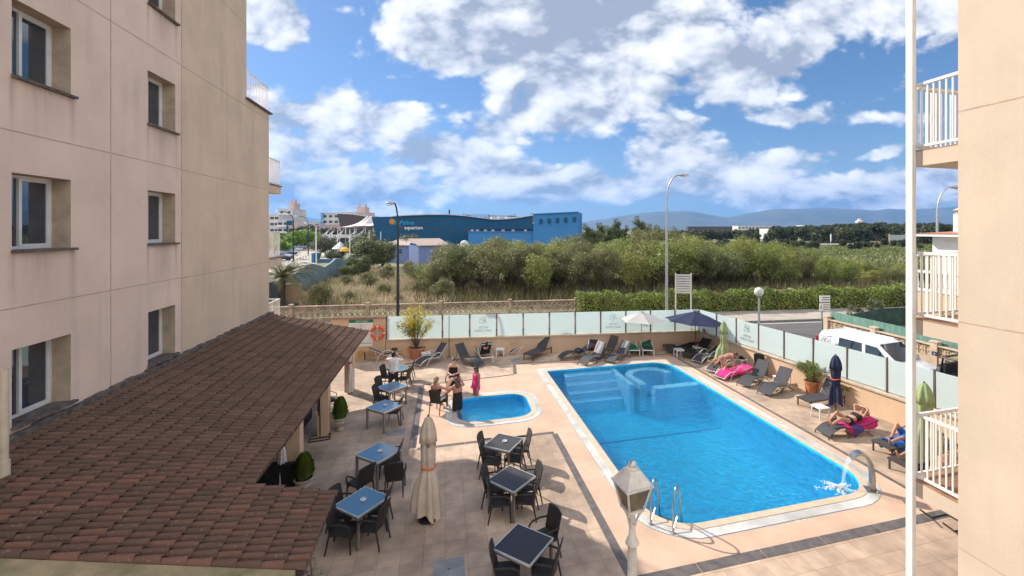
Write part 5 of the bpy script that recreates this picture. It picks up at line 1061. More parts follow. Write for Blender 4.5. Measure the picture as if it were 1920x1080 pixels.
for px, d, y0, lab in ((593, 72, 424, 'thin pale flag pole left of the round olive tree'), (656, 84, 430, 'thin white pole rising behind the wavy wall end'), (692, 95, 432, 'thin white pole among the shrubs'), (714, 96, 434, 'thin white pole left of the lilac houses'), (633, 100, 432, 'thin pole near the yellow parasol')):
    t = thing('flag_pole', lab, 'pole', far(px, d)); b = MB(); b.tube([(0, 0, 0), (0, 0, zat(y0, d))], [.11, .06], 6); b.build('mast', M_whitep, t); b = MB(); b.lathe([(.25, 0), (.25, .2), (.12, .22)], 8); b.build('foot', M_concg, t)
# globe lamp
p = at(1423, 676); H_ = zat(547, depth(p)); t = thing('globe_lamp', 'slim post lamp with a frosted globe beside the street corner', 'street lamp', p); b = MB(); b.tube([(0, 0, 0), (0, 0, H_-.25)], [.07, .05], 10); b.build('pole', M_galv, t, smooth=True); b = MB(); b.lathe([(.08, H_-.3), (.14, H_-.22), (.1, H_-.2)], 14); b.build('collar', M_galv, t); b = MB(); b.ell((0, 0, H_), .24, 12); g = b.build('globe', mat('globe_plastic', (.62, .62, .56), .3, var=.05), t, smooth='all'); b = MB()
for z in (-.1, 0, .1): r_ = math.sqrt(.24**2-z*z)+.004; b.tube([(r_*math.cos(2*math.pi*i/20), r_*math.sin(2*math.pi*i/20), H_+z) for i in range(20)], .008, 5, closed=True)
b.build('ribs', M_concg, g)
# slatted sign board seen from behind
p0 = at(1267, 600); d = depth(p0); t = thing('road_sign', 'slatted direction board seen from behind on two posts at the hedge', 'road sign', p0, R(-22)); w = 27*d/FPX/math.cos(R(15))
for x in (0, w): b = MB(); b.bbox((x-.05, -.05, 0), (x+.05, .05, zat(512, d))); b.build('post', M_concg, t)
for i in range(8): z1 = zat(514+i*4.6, d); b = MB(); b.bbox((-.02, -.09, z1-.14), (w+.02, -.055, z1)); b.build('slat', M_concg, t)
# direction signs on the corner
p0 = at(1541, 628); d = depth(p0); t = thing('direction_sign', 'white street direction signs on a steel pole behind the parked van', 'road sign', p0, R(-8)); b = MB(); b.tube([(0, 0, 0), (0, 0, zat(556, d))], .045, 8); b.build('pole', M_galv, t)
for i, (y0, y1, x0, x1) in enumerate(((554, 566, -.2, .55), (568, 583, -.2, .55))):
    b = MB(); b.bbox((x0, -.06, zat(y1, d)), (x1, -.03, zat(y0, d))); f = b.build('sign_plate', M_whitep, t)
    b = MB()
    for j in range(2+i): z = zat(y0+3+j*4, d); b.bbox((x0+.26 if i else x0+.2, -.066, z-.045), (x1-.05, -.0605, z))
    b.build('printed_lines', mat('print_dark', (.1, .1, .14), .6), f)
    if i: b = MB(); b.tube([(x0+.12+.075*math.cos(R(a_)), -.066, zat(575.5, d)+.075*math.sin(R(a_))) for a_ in range(40, 330, 20)], .016, 6); b.build('red_letter', mat('sign_red', (.6, .03, .03)), f)
t = thing('road_sign', 'small round red sign on the kerb beside the block wall left of the dark lamp', 'road sign', far(745.5, 33.5)); 
b = MB(); b.bbox((.0, -.03, zat(556, 33.5)), (.14, .03, zat(549, 33.5))); b.build('plate', mat('sign_red', (.6, .03, .03)), t)

# street trees, palm, cars, bollards
lime = tree_mesh('street_tree', 'x', 'tree', 'bright green street trees above the parked cars', 6, 6.5, 3200, .26, M_lime_leaf, .6, 1, 1, .25, 26, .14, .26, .03)
for i, (px, d, h) in enumerate(((522, 150, 6.0), (540, 190, 6), (556, 150, 7.0), (571, 160, 7.2), (586, 168, 6.5), (515, 125, 5.2), (530, 120, 4.4))): place(lime, far(px, d), i, h/6.2, ['bright green street tree close to the balcony edge, over the cars', 'bright street tree below the white tower', 'bright green street tree right of the dark street lamp', 'largest bright green tree in the row above the cars', 'bright green tree beside the olive tree', 'low bright tree just beyond the balcony', 'small bright tree beside the parked dark car'][i])
ol = tree_mesh('olive_tree', 'x', 'tree', 'silvery olive trees before the aquarium', 6, 7, 4200, .2, M_leaf_olive, .5, 2, 1, .2, 30, .13, .24, .04)
for i, (px, d, h) in enumerate(((607, 112, 5.6), (668, 105, 5.6), (684, 112, 6.5), (722, 108, 7.2), (772, 97, 6.0), (705, 116, 6.5), (636, 96, 2.6), (620, 96, 2.4))): place(ol, far(px, d), i*1.3, (h/6, h/6, h/6.2), ['round olive tree beside the street and the yellow parasol', 'olive tree before the canopy, left one', 'olive tree before the canopy, middle one', 'tall olive tree at the left corner of the aquarium', 'olive tree between the two lilac houses', 'olive tree in front of the aquarium left end', 'low dark bush on the planter right of the olive', 'low dark bush on the planter under the olive'][i])
dk = [(560, 190, 8), (572, 185, 9), (588, 180, 7.5), (612, 185, 7.5), (605, 190, 8), (626, 182, 7), (546, 200, 6), (512, 165, 6)]
for i, (px, d, h) in enumerate(dk): place(lowt, far(px, d), i, h/6, 'dark round tree behind the bright street trees at the left')
def palm():
    p = far(529, 40); t = thing('palm_tree', 'palm tree with arching fronds beyond the hotel corner', 'palm', p); H0 = zat(520, 40)
    b = MB(); b.tube([(0, 0, 0), (0, 0, H0*.5), (0, 0, H0)], [.30, .26, .34], 12); b.build('trunk', M_bark, t); P = []; st = MB(); n = 46
    for i in range(n):
        az = rng.uniform(0, 6.283); el = rng.uniform(-.1, 1.25); L = rng.uniform(3.0, 4.0); pts = []; d0 = Vector((math.cos(az), math.sin(az), 0))
        for k in range(13):
            s = k/12; a = el-1.7*s*s; pts.append(None if k < 0 else (Vector((0, 0, H0)) if k == 0 else pts[-1]+(d0*math.cos(a)+Vector((0, 0, math.sin(a))))*(L/12)))
        st.tube(pts, [.035*(1-.8*k/12) for k in range(13)], 4, cap=False)
        side = Vector((-d0.y, d0.x, 0))
        for k in range(1, 13):
            for sg in (-1, 1):
                for q in (0, .5):
                    c = pts[k-1].lerp(pts[k], q); ll = .62*math.sin(math.pi*(k/12)**.7)+.10; tip = c+side*sg*ll*.75+(pts[k]-pts[k-1]).normalized()*ll*.6+Vector((0, 0, -.25*ll)); w = (pts[k]-pts[k-1]).normalized()*.03; P += [c-w, c+w, tip+w*.3, tip-w*.3]
    link('fronds', quadmesh('fronds', np.array([tuple(v) for v in P])), M_leaf_palm, t); st.build('frond_ribs', M_leaf_palm, t)
palm()
b = MB(); cl = clumps_in(10, (0, 0, .8), (.5, .5, .7), .3, .5); P, d_ = crown_pts(900, cl, .4); t = thing('shrub', 'dark reddish shrub beside the palm below the balcony', 'shrub', far(537, 52)); link('foliage', quadmesh('foliage', quads(P, d_, .09)), leafmat('purple_leaves', (.12, .05, .05), (.05, .03, .03)), t); b.tube([(0, 0, 0), (0, 0, .9)], .05, 6); b.build('stem', M_bark, t)

def car(label, cat, loc, rz, body, L=4.2, W=1.75, H=1.48, group=None, name='parked_car'):
    t = thing(name, label, cat, loc, rz, group)
    sec = [(-L/2, .45, .62), (-L/2+.05, .38, .95), (-L*.40, .34, 1.0), (-L*.18, .32, 1.02), (L*.22, .32, .98), (L*.42, .36, .85), (L/2, .45, .62)]
    b = MB(); vs = []
    for x, z0, z1 in sec:
        w = W/2*(1 if abs(x) < L*.42 else .9)
        vs += [(x, -w*.94, z0), (x, -w, (z0+z1)/2), (x, -w*.9, z1), (x, w*.9, z1), (x, w, (z0+z1)/2), (x, w*.94, z0)]
    b.add(vs, [(i*6+j, i*6+(j+1) % 6, (i+1)*6+(j+1) % 6, (i+1)*6+j) for i in range(len(sec)-1) for j in range(6)]+[tuple(range(6))[::-1], tuple((len(sec)-1)*6+j for j in range(6))]); b.build('body', body, t, smooth=True)
    b = MB(); w = W/2; b.add([(-L*.42, -w*.86, .98), (L*.24, -w*.86, .97), (L*.06, -w*.68, H-.04), (-L*.30, -w*.68, H-.04), (-L*.42, w*.86, .98), (L*.24, w*.86, .97), (L*.06, w*.68, H-.04), (-L*.30, w*.68, H-.04)], [(0, 1, 2, 3), (5, 4, 7, 6), (1, 5, 6, 2), (4, 0, 3, 7), (3, 2, 6, 7)]); b.build('glasshouse', M_win, t)
    b = MB(); b.box((-L*.12, 0, H-.02), (L*.36, W*.68, .05)); b.build('roof', body, t)
    for x in (-L*.31, L*.31):
        for y in (-W/2+.1, W/2-.1): b = MB(); b.tube([(x, y-.1, .32), (x, y+.1, .32)], .32, 14); b.build('wheel', M_black, t)
    for y in (-W*.36, W*.36): b = MB(); b.box((L/2-.06, y, .72), (.1, .3, .14)); b.build('headlight', M_whitep, t)
    return t
CP = [mat('car_paint_'+n_, c_, .25, .0, var=.02, coat=.6) for n_, c_ in (('white', (.75, .75, .75)), ('silver', (.45, .47, .5)), ('dark_blue', (.02, .04, .12)), ('black', (.02, .02, .022)), ('red', (.4, .02, .02)), ('grey', (.18, .19, .2)))]
cn = ['white', 'silver', 'dark blue', 'black', 'red', 'grey']; row = []
seq = [3, 0, 2, 0, 1, 0, 5, 0, 1, 3, 0, 1, 2, 0]; protos = {}
for i, c_ in enumerate(seq):
    s = i/(len(seq)-1); px = 528+(588-528)*s**.9; d = 98+110*s; loc = far(px, d)
    if c_ not in protos: o = protos[c_] = car('x', 'car', loc, R(35), CP[c_], group='cars parked along the far street')
    else: o = copy_tree(protos[c_]); o.location = loc
    o['label'] = '%s parked car, %s in the row along the far street at the left' % (cn[c_], ['nearest', 'second nearest', 'third', 'fourth', 'fifth', 'sixth', 'seventh', 'eighth', 'ninth', 'tenth', 'eleventh', 'twelfth', 'thirteenth', 'farthest'][i])
for i in range(11):
    px = 541+i*5.4; d = 82+i*3.2
    if i == 0: bol = thing('bollard', 'x', 'bollard', far(px, d), 0, 'white bollards along the light pavement'); b = MB(); b.lathe([(.14, 0), (.12, 1.0), (.05, 1.08)], 8); b.build('shaft', M_whitep, bol); b = MB(); b.lathe([(.15, .75), (.15, .85)], 8); b.build('band', M_black, bol); o = bol
    else: o = copy_tree(bol); o.location = far(px, d)
    o['label'] = 'short white bollard in the row along the pale pavement at the left'
t = thing('kiosk_parasol', 'yellow parasol beside the olive tree before the aquarium', 'parasol', far(647, 96)); b = MB(); b.lathe([(1.15, 2.2), (.9, 2.7), (.3, 3.05), (.02, 3.1)], 12); b.build('canopy', mat('yellow_canvas', (.75, .42, .03), .8), t); b = MB(); b.tube([(0, 0, 0), (0, 0, 3)], .04); b.build('pole', M_white, t)
t = thing('kiosk_tent', 'white pointed tent beside the yellow parasol', 'tent', far(638, 108)); b = MB(); b.lathe([(1.9, 2.2), (1.2, 2.9), (.4, 3.6), (.02, 3.9)], 8); b.build('canopy', M_whitep, t)
for x in (-1.2, 1.2): b = MB(); b.tube([(x, 0, 0), (x, 0, 2.4)], .05); b.build('post', M_white, t)
t = thing('planter_wall', 'low dark blue planter wall below the olive tree', 'planter', far(585, 92), -YAW); b = MB(); b.bbox((0, 0, 0), (8.2, .6, .75)); b.build('wall', mat('planter_blue', (.06, .13, .24), .8), t); b = MB(); b.bbox((0, -.2, 0), (.6, 2, 2.0)); b.build('pier', mat('planter_teal', (.04, .18, .28), .8), t)
# neighbour's white house
t = thing('white_house', 'white neighbour house with clay roof edge and chimney beyond the balcony', 'house', (27.3, 10.2, 0)); b = MB(); b.bbox((-.2, 0, 0), (9, 8.7, 6.6)); b.build('wall', M_whitep, t); b = MB(); b.bbox((-.9, -.5, 6.6), (9.5, 9.2, 6.75)); b.build('eave', M_whitep, t); b = MB()
b.add([(-.95, -.55, 6.76), (9.5, -.55, 6.76), (9.5, 9.2, 6.76), (-.95, 9.2, 6.76), (4, 4.5, 7.25)], [(0, 1, 4), (1, 2, 4), (2, 3, 4), (3, 0, 4)]); r_ = b.build('roof', M_terra, t); b = MB(); b.bbox((-.1, 7.0, 6.8), (.85, 7.7, 7.85)); b.build('chimney', M_whitep, r_)
b = MB(); 
for x in (.02, .32, .63): b.bbox((x, 7.02, 7.75), (x+.1, 7.12, 8.05)); b.bbox((x, 7.58, 7.75), (x+.1, 7.68, 8.05))
b.add([(-.07, 6.93, 8.05), (.82, 6.93, 8.05), (.82, 7.77, 8.05), (-.07, 7.77, 8.05), (.375, 7.35, 8.4)], [(0, 1, 4), (1, 2, 4), (2, 3, 4), (3, 0, 4), (0, 3, 2, 1)]); b.build('chimney_hood', M_cap, r_)
b = MB(); b.bbox((-.24, 5.6, 4.9), (-.19, 6.5, 6.2)); b.build('window', M_winf, t)
b = MB(); b.bbox((-1.9, -.5, 4.62), (-1.7, 8.6, 4.74)); b.bbox((-1.95, -.5, 3.6), (-1.65, 8.6, 3.74))
for i in range(36): b.lathe([(.05, 3.74), (.085, 3.95), (.04, 4.3), (.06, 4.62)], 8, c=(-1.8, -.4+i*.25, 0))
b.build('balustrade', M_whitep, t); b = MB(); b.bbox((-1.9, -.4, 0), (-.21, 8.5, 3.6)); b.build('terrace_block', M_peach, t)
for (x, y, s, lab) in ((24.4, 16.0, 1.7, 'oleander bush with red flowers below the white balustrade, left one'), (24.3, 14.2, 1.8, 'oleander bush with red flowers below the white balustrade, right one')):
    t = thing('oleander_bush', lab, 'bush', (x, y, 0)); cl = clumps_in(14, (0, 0, s*.95), (.8, .8, s*.9), .35, .55); P, d_ = crown_pts(2600, cl, .4); link('foliage', quadmesh('foliage', quads(P, d_, .09, .4)), M_leaf_hedge, t); P, d_ = crown_pts(90, cl, .4, .95); link('blossoms', quadmesh('blossoms', quads(P, d_, .06, .9)), M_flower, t)
for px, y, s, lab in ((1605, 607, .75, 'small grey green shrub in the neighbour garden, left one'), (1640, 607, 1.0, 'taller leafy shrub in the neighbour garden, right one')):
    p = at(px, y); t = thing('garden_shrub', lab, 'shrub', p); cl = clumps_in(12, (0, 0, s*1.15), (.5, .5, s*.7), .2, .36); P, d_ = crown_pts(1500, cl, .4); link('foliage', quadmesh('foliage', quads(P, d_, .06, .45)), M_leaf_olive, t); b = MB(); b.tube([(0, 0, 0), (0, 0, s)], .03, 6); b.build('stem', M_bark, t)

# ------------------------------------------------------------------ parked van and open off-roader
def van():
    t = thing('parked_van', 'white passenger van with dark side windows parked beyond the frosted glass fence', 'van', (19.6, 16.2, 0), R(-83.5)); L, W = 4.75, 1.86
    M_v = mat('van_white', (.78, .79, .80), .3, var=.015, coat=.5)
    prof = [(-2.35, .4), (-2.38, 1.0), (-2.28, 1.62), (-2.1, 1.86), (-1.2, 1.92), (.35, 1.88), (.62, 1.80), (1.50, 1.17), (2.15, .98), (2.36, .72), (2.38, .4)]
    n = len(prof); b = MB(); vs = []
    for s, inset in ((-1, .10), (-1, 0), (1, 0), (1, .10)):
        pass
    def w_at(z): return W/2*(1 if z < 1.05 else 1-.16*(z-1.05)/.85)
    layers = []
    for x, z in prof:
        w = w_at(z)*(.93 if abs(x) > 2.25 else 1); vs += [(x, -w, z), (x, -w*.985+.0, z), (x, w, z)]
    vs = [(x, -w_at(z)*(.93 if abs(x) > 2.25 else 1), z) for x, z in prof]+[(x, w_at(z)*(.93 if abs(x) > 2.25 else 1), z) for x, z in prof]
    b.add(vs, [tuple(range(n))[::-1], tuple(range(n, 2*n))]+[(i, (i+1) % n, n+(i+1) % n, n+i) for i in range(n)])
    bo = b.build('body', M_v, t); bv = bo.modifiers.new('bevel', 'BEVEL'); bv.width = .07; bv.segments = 3; bv.limit_method = 'ANGLE'; bv.angle_limit = R(25)
    for p_ in bo.data.polygons: p_.use_smooth = True
    for s in (-1, 1):
        def sw(x, z): return (x, s*(w_at(z)+.008), z)
        for nm, q in (('side_window', [(-1.15, 1.18), (.0, 1.18), (-.05, 1.70), (-1.15, 1.72)]), ('door_window', [(.16, 1.18), (1.22, 1.14), (.66, 1.66), (.12, 1.69)])):
            b = MB(); b.add([sw(*v) for v in q]+[(v[0], s*(w_at(v[1])-.03), v[1]) for v in q], [(0, 1, 2, 3), (7, 6, 5, 4), (0, 4, 5, 1), (1, 5, 6, 2), (2, 6, 7, 3), (3, 7, 4, 0)]); b.build(nm, M_win, t)
        b = MB(); b.ell((1.18, s*(W/2+.12), 1.2), (.08, .12, .1), 8); b.build('wing_mirror', M_black, t, smooth='all')
        b = MB(); b.box((.0, s*(W/2+.012), 1.02), (.22, .03, .04)); b.build('door_handle', M_black, t)
        for x in (-1.45, 1.45): b = MB(); b.tube([(x, s*(W/2-.2), .34), (x, s*(W/2+.01), .34)], .34, 20); wl = b.build('wheel', M_black, t); b = MB(); b.tube([(x, s*(W/2+.0), .34), (x, s*(W/2+.02), .34)], .2, 16); b.build('hub_cap', M_galv, wl)
        b = MB(); b.box((2.3, s*.72, .78), (.14, .34, .2)); b.build('headlight', M_galv, t); b = MB(); b.box((-2.36, s*.82, 1.25), (.06, .12, .6)); b.build('tail_light', mat('tail_red', (.5, .02, .03), .3), t)
    b = MB(); b.add([(.68, -.70, 1.775), (1.46, -.80, 1.215), (1.46, .80, 1.215), (.68, .70, 1.775), (.66, -.70, 1.74), (1.42, -.80, 1.18), (1.42, .80, 1.18), (.66, .70, 1.74)], [(0, 1, 2, 3), (7, 6, 5, 4), (0, 4, 5, 1), (1, 5, 6, 2), (2, 6, 7, 3), (3, 7, 4, 0)]); o = b.build('windscreen', M_win, t); o.location = (.028, 0, .028)
    # roof gutters
    b = MB(); b.beam((-2.0, -.74, 1.90), (.4, -.74, 1.89), .03, .03); b.beam((-2.0, .74, 1.90), (.4, .74, 1.89), .03, .03); b.build('roof_rail', M_v, t)
    me = text_mesh('NEPTUNO', .24, .003, bold=True); o = link('lettering', me, M_blackc, bo, loc=(-.55, -W/2-.012, 1.02)); o.rotation_euler = (R(90), 0, 0)
    b = MB(); r2 = np.random.default_rng(5); x0, z0 = -1.85, 1.36
    for (x, z, rr) in ((-.14, .06, .13), (.16, .04, .14)):
        b.tube([(x0+x+rr*math.cos(a_)*(1+.12*math.sin(5*a_)), -w_at(z0+z)-.012, z0+z+rr*math.sin(a_)*(1+.12*math.cos(7*a_))) for a_ in np.linspace(0, 6.28, 26)], .009, 4)
        b.tube([(x0+x-.05, -w_at(z0+z)-.012, z0+z), (x0+x, -w_at(z0+z)-.012, z0+z+.05), (x0+x+.05, -w_at(z0+z)-.012, z0+z-.04)], .009, 4)
    b.tube([(x0-.05, -w_at(z0)-.01, z0-.2), (x0+.08, -w_at(z0)-.01, z0-.17), (x0+.2, -w_at(z0)-.01, z0-.24)], .02, 5); b.build('emblem', M_blackc, bo)
    b = MB(); b.tube([(-2.15, -w_at(1.2)-.008, 1.2), (-1.9, -w_at(1.62)-.008, 1.62), (-1.5, -w_at(1.7)-.008, 1.70)], .01, 4); b.build('trim_line', M_blackc, bo)
van()
def jeep():
    t = thing('open_off_roader', 'black open topped off-roader parked in front of the van, seen under the balcony', 'off-roader', (20.5, 11.8, 0), R(-85)); Mj = mat('black_paint', (.012, .012, .014), .25, coat=.6)
    b = MB(); b.bbox((-1.85, -.78, .45), (.55, .78, 1.05)); b.build('tub', Mj, t); b = MB(); b.bbox((.55, -.7, .5), (1.85, .7, 1.08)); o = b.build('bonnet', Mj, t); bv = o.modifiers.new('bevel', 'BEVEL'); bv.width = .06; bv.segments = 2
    b = MB()
    for s in (-.68, .68): b.tube([(-1.7, s, 1.05), (-1.6, s*.95, 1.75), (-.3, s*.95, 1.8), (.5, s, 1.1)], .045, 8); b.tube([(-.45, s, 1.05), (-.45, s*.95, 1.78)], .045, 8)
    for x in (-1.6, -.45, -.3): b.tube([(x, -.65, 1.77), (x, .65, 1.77)], .045, 8)
    b.build('roll_cage', M_black, t); b = MB(); b.add([(.5, -.72, 1.1), (.5, .72, 1.1), (.2, .66, 1.72), (.2, -.66, 1.72)], [(0, 1, 2, 3)]); b.build('windscreen', mat('tinted_screen', (.05, .06, .06), .05, alpha=.4), t, fix=False); b = MB(); b.tube([(.5, -.74, 1.08), (.2, -.68, 1.74), (.2, .68, 1.74), (.5, .74, 1.08)], .035, 8); b.build('screen_frame', M_black, t)
    for y in (-.38, .38): b = MB(); b.box((-.5, y, .95), (.45, .45, .2)); b.box((-.72, y, 1.25), (.12, .45, .6)); b.build('seat', M_blackc, t)
    b = MB(); b.box((-1.4, 0, 1.0), (.4, 1.1, .2)); b.box((-1.6, 0, 1.25), (.12, 1.1, .5)); b.build('rear_bench', M_blackc, t)
    for x in (-1.15, 1.2):
        for s in (-1, 1): b = MB(); b.tube([(x, s*.6, .4), (x, s*.86, .4)], .4, 18); b.build('wheel', M_black, t); b = MB(); b.strip([(x-.5, s*.8, .6), (x-.3, s*.8, .86), (x+.3, s*.8, .86), (x+.5, s*.8, .6)], .26, .03); b.build('wheel_arch', M_black, t)
    for s in (-1, 1): b = MB(); b.ell((.42, s*.88, 1.2), (.05, .1, .08), 8); b.build('wing_mirror', M_black, t, smooth='all')
    b = MB(); b.tube([(-1.9, 0, .95), (-2.05, 0, .95)], .36, 18); b.build('spare_wheel', M_black, t)
jeep()

# ------------------------------------------------------------------ courtyard furniture
M_tframe = mat('brushed_table_frame', (.30, .27, .24), .4, .6, var=.1)
M_rim = mat('pale_table_rim', (.66, .66, .64), .4, .3)
M_glassy = mat('clear_ashtray', (.75, .8, .82), .08, alpha=.7, spec=1)
TABLES = {}
def table(key, corners, top, label, ash=None, group='square patio tables'):
    P = [at(x, y, .75) for x, y in corners]; c = sum(P, Vector())/4; c.z = 0        # T, R, B, L
    ex = ((P[1]-P[0])+(P[2]-P[3]))/2; ey = ((P[0]-P[3])+(P[1]-P[2]))/2; rz = math.atan2(ex.y, ex.x); w = min(ex.length, .98); d = min(ey.length, .98)
    t = thing('patio_table', label, 'table', c, rz, group); TABLES[key] = (c, rz, w, d)
    b = MB(); b.bbox((-w/2+.018, -d/2+.018, .735), (w/2-.018, d/2-.018, .752)); b.build('glass_top', top, t)
    b = MB()
    for s in (-1, 1): b.bbox((-w/2, s*d/2-(.018 if s > 0 else 0), .715), (w/2, s*d/2+(.018 if s < 0 else 0), .756)); b.bbox((s*w/2-(.018 if s > 0 else 0), -d/2+.018, .715), (s*w/2+(.018 if s < 0 else 0), d/2-.018, .756))
    b.build('rim', M_rim, t); b = MB()
    for s in (-1, 1): b.bbox((-w/2+.05, s*(d/2-.04)-.015, .66), (w/2-.05, s*(d/2-.04)+.015, .72)); b.bbox((s*(w/2-.04)-.015, -d/2+.05, .66), (s*(w/2-.04)+.015, d/2-.05, .72))
    b.build('apron', M_tframe, t)
    for sx in (-1, 1):
        for sy in (-1, 1): b = MB(); b.box((sx*(w/2-.035), sy*(d/2-.035), .357), (.055, .055, .714)); b.build('leg', M_tframe, t)
    if ash:
        a = thing('ashtray', ash, 'ashtray', (c.x+.03, c.y+.02, .756), .3); b = MB(); b.lathe([(.055, 0), (.075, .012), (.07, .035), (.058, .035), (.05, .014), (.0, .012)], 16); b.build('bowl', M_glassy, a, smooth=True)
    return t
b1, b2 = M_tblack, M_tblue
tq = lambda x, y: (760+x/3.376, 760+y/3.376)
table('T1', [tq(590, 178), tq(750, 208), tq(655, 295), tq(495, 255)], b1, 'black glass topped table nearest the paddling pool, a white ashtray on it', 'small white ashtray on the black table nearest the paddling pool')
table('T2', [tq(658, 382), tq(828, 445), tq(685, 555), tq(520, 468)], b1, 'black glass topped table in the middle of the right hand three, empty top')
table('T3', [tq(708, 748), tq(940, 838), tq(785, 1020), tq(552, 905)], b1, 'black glass topped table nearest the camera at the bottom of the picture')
lq = lambda x, y: (560+x/3, 720+y/3)
table('B1', [lq(372, 573), lq(505, 630), lq(340, 752), lq(195, 690)], b2, 'blue reflecting table nearest the camera beside the tiled roof edge', 'clear ashtray on the nearest blue table')
table('B2', [lq(460, 325), lq(580, 366), lq(443, 443), lq(315, 400)], b2, 'blue reflecting table second from the camera, near the two urns', 'clear ashtray on the second blue table')
table('B3', [lq(484, 87), lq(584, 115), lq(481, 160), lq(377, 135)], b2, 'blue reflecting table third from the camera with one chair', 'clear ashtray on the third blue table')
zq = lambda x, y: (500+x/5.684, 570+y/5.684)
table('B4', [zq(1370, 825), zq(1500, 868), zq(1300, 935), zq(1160, 885)], b2, 'blue reflecting table just in front of the man in white')
table('B5', [zq(1430, 640), zq(1528, 683), zq(1400, 722), zq(1300, 690)], b2, 'blue reflecting table behind the man in white')

def chair_proto():
    t = thing('wicker_armchair', 'x', 'chair', (0, 0, 0), 0, 'dark wicker armchairs at the patio tables')
    b = MB(); b.box((0, .02, .425), (.46, .46, .05)); b.box((0, .245, .36), (.44, .02, .12)); o = b.build('seat', M_wicker, t); bv = o.modifiers.new('bevel', 'BEVEL'); bv.width = .015; bv.segments = 2
    b = MB(); pts = []; nx, nz = 7, 8; vs = []
    for side in (0, 1):
        for j in range(nz+1):
            s = j/nz; z = .42+.50*s; y = -.20-.11*s**1.2
            for i in range(nx+1):
                u = i/nx*2-1; w = .225+.012*s; vs.append((u*w, y-.03*(u*u)*-1-side*.028, z+.035*(1-u*u)*s))
    q = (nx+1)*(nz+1); fs = []
    for j in range(nz):
        for i in range(nx): a = j*(nx+1)+i; fs += [(a, a+1, a+nx+2, a+nx+1), (q+a+nx+1, q+a+nx+2, q+a+1, q+a)]
    for i in range(nx): a = i; fs.append((a+1, a, q+a, q+a+1)); a = nz*(nx+1)+i; fs.append((a, a+1, q+a+1, q+a))
    for j in range(nz): a = j*(nx+1); fs.append((a, a+nx+1, q+a+nx+1, q+a)); a += nx; fs.append((a+nx+1, a, q+a, q+a+nx+1))
    b.add(vs, fs); b.build('backrest', M_wicker, t, smooth=True)
    for s in (-1, 1):
        b = MB(); b.tube([(s*.24, -.23, .66), (s*.265, -.05, .675), (s*.262, .14, .66), (s*.25, .22, .60), (s*.24, .235, .44)], .021, 8); b.build('armrest', M_wicker, t, smooth=True)
        b = MB(); b.tube([(s*.215, .225, .44), (s*.225, .25, 0)], [.022, .016], 8); b.build('leg', M_wicker, t, smooth=True); b = MB(); b.tube([(s*.215, -.20, .44), (s*.225, -.29, 0)], [.022, .016], 8); b.build('leg', M_wicker, t, smooth=True)
    return t
CH = [None]
def chair(loc, rz, label):
    if CH[0] is None: CH[0] = chair_proto(); o = CH[0]
    else: o = copy_tree(CH[0])
    o.location = (loc[0], loc[1], 0); o.rotation_euler[2] = rz; o['label'] = label; return o
def at_table(key, side, label, off=0, gap=.10, jit=0, slide=0):
    "side: 0=+x edge,1=+y,2=-x,3=-y in the table's frame"
    c, rz, w, d = TABLES[key]; a = rz+R(90*side); r_ = (w if side % 2 == 0 else d)/2+gap; p = c+Vector((math.cos(a), math.sin(a), 0))*r_+Vector((-math.sin(a), math.cos(a), 0))*slide
    return chair(p, a+R(90)+jit, label)
# table frame: corners T,R,B,L -> +x edge is R-B (lower right), +y edge T-R.. (ex points T->R)
FR = math.atan2(RT.y, RT.x)-math.pi/2
def seat(px, py, turn, label): return chair(at(px, py, .43), FR+R(turn), label)     # turn 0: faces right in the photograph's sense
for px, py, a_, lab in (
    (921, 863, -4, 'dark wicker armchair at the lower left of the black table nearest the paddling pool'), (917, 846, -8, 'dark wicker armchair at the upper left of the black table nearest the paddling pool'),
    (965, 858, 172, 'dark wicker armchair at the lower right of the black table nearest the paddling pool'), (976, 841, 196, 'dark wicker armchair at the upper right of the black table nearest the paddling pool'),
    (938, 938, 8, 'dark wicker armchair at the lower left of the middle black table'), (928, 914, -6, 'dark wicker armchair at the upper left of the middle black table'),
    (986, 934, 176, 'dark wicker armchair at the lower right of the middle black table'), (992, 909, 200, 'dark wicker armchair at the upper right of the middle black table'),
    (950, 1070, 6, 'dark wicker armchair left of the nearest black table, cut by the frame'), (1022, 1064, 165, 'dark wicker armchair right of the nearest black table, cut by the frame'), (1020, 1006, 214, 'dark wicker armchair behind the upper right edge of the nearest black table'),
    (643, 991, 4, 'dark wicker armchair at the lower left of the nearest blue table'), (699, 983, 172, 'dark wicker armchair at the lower right of the nearest blue table'), (644, 958, -14, 'dark wicker armchair at the upper left of the nearest blue table by the roof'), (708, 952, 184, 'dark wicker armchair at the upper right of the nearest blue table'),
    (733, 862, 186, 'dark wicker armchair behind the second blue table'), (741, 893, 104, 'dark wicker armchair between the second blue table and the closed cream parasol'), (676, 903, 150, 'dark wicker armchair at the lower left of the second blue table, turned away'),
    (738, 770, 182, 'single dark wicker armchair at the right of the third blue table'), (716, 746, -2, 'dark wicker armchair lower left of the blue table before the man in white'), (720, 730, -10, 'dark wicker armchair upper left of the blue table before the man in white'),
    (728, 706, -6, 'dark wicker armchair left of the man in white'), (757, 709, 176, 'dark wicker armchair right of the man in white, seen from the side'), (765, 694, 190, 'dark wicker armchair far right of the table behind the man in white')): seat(px, py, a_, lab)
t = thing('bench_seat', 'brown cane armchair with pale curved arms in the shade at the far pavilion end', 'chair', (-4.35, 18.6, 0), R(-80), 'chairs under the pavilion')
b = MB(); b.box((0, 0, .42), (.5, .5, .06)); b.build('seat', M_wicker, t); b = MB(); b.box((0, -.28, .78), (.5, .05, .7)); b.build('backrest', mat('red_brown_back', (.16, .03, .02), .7), t)
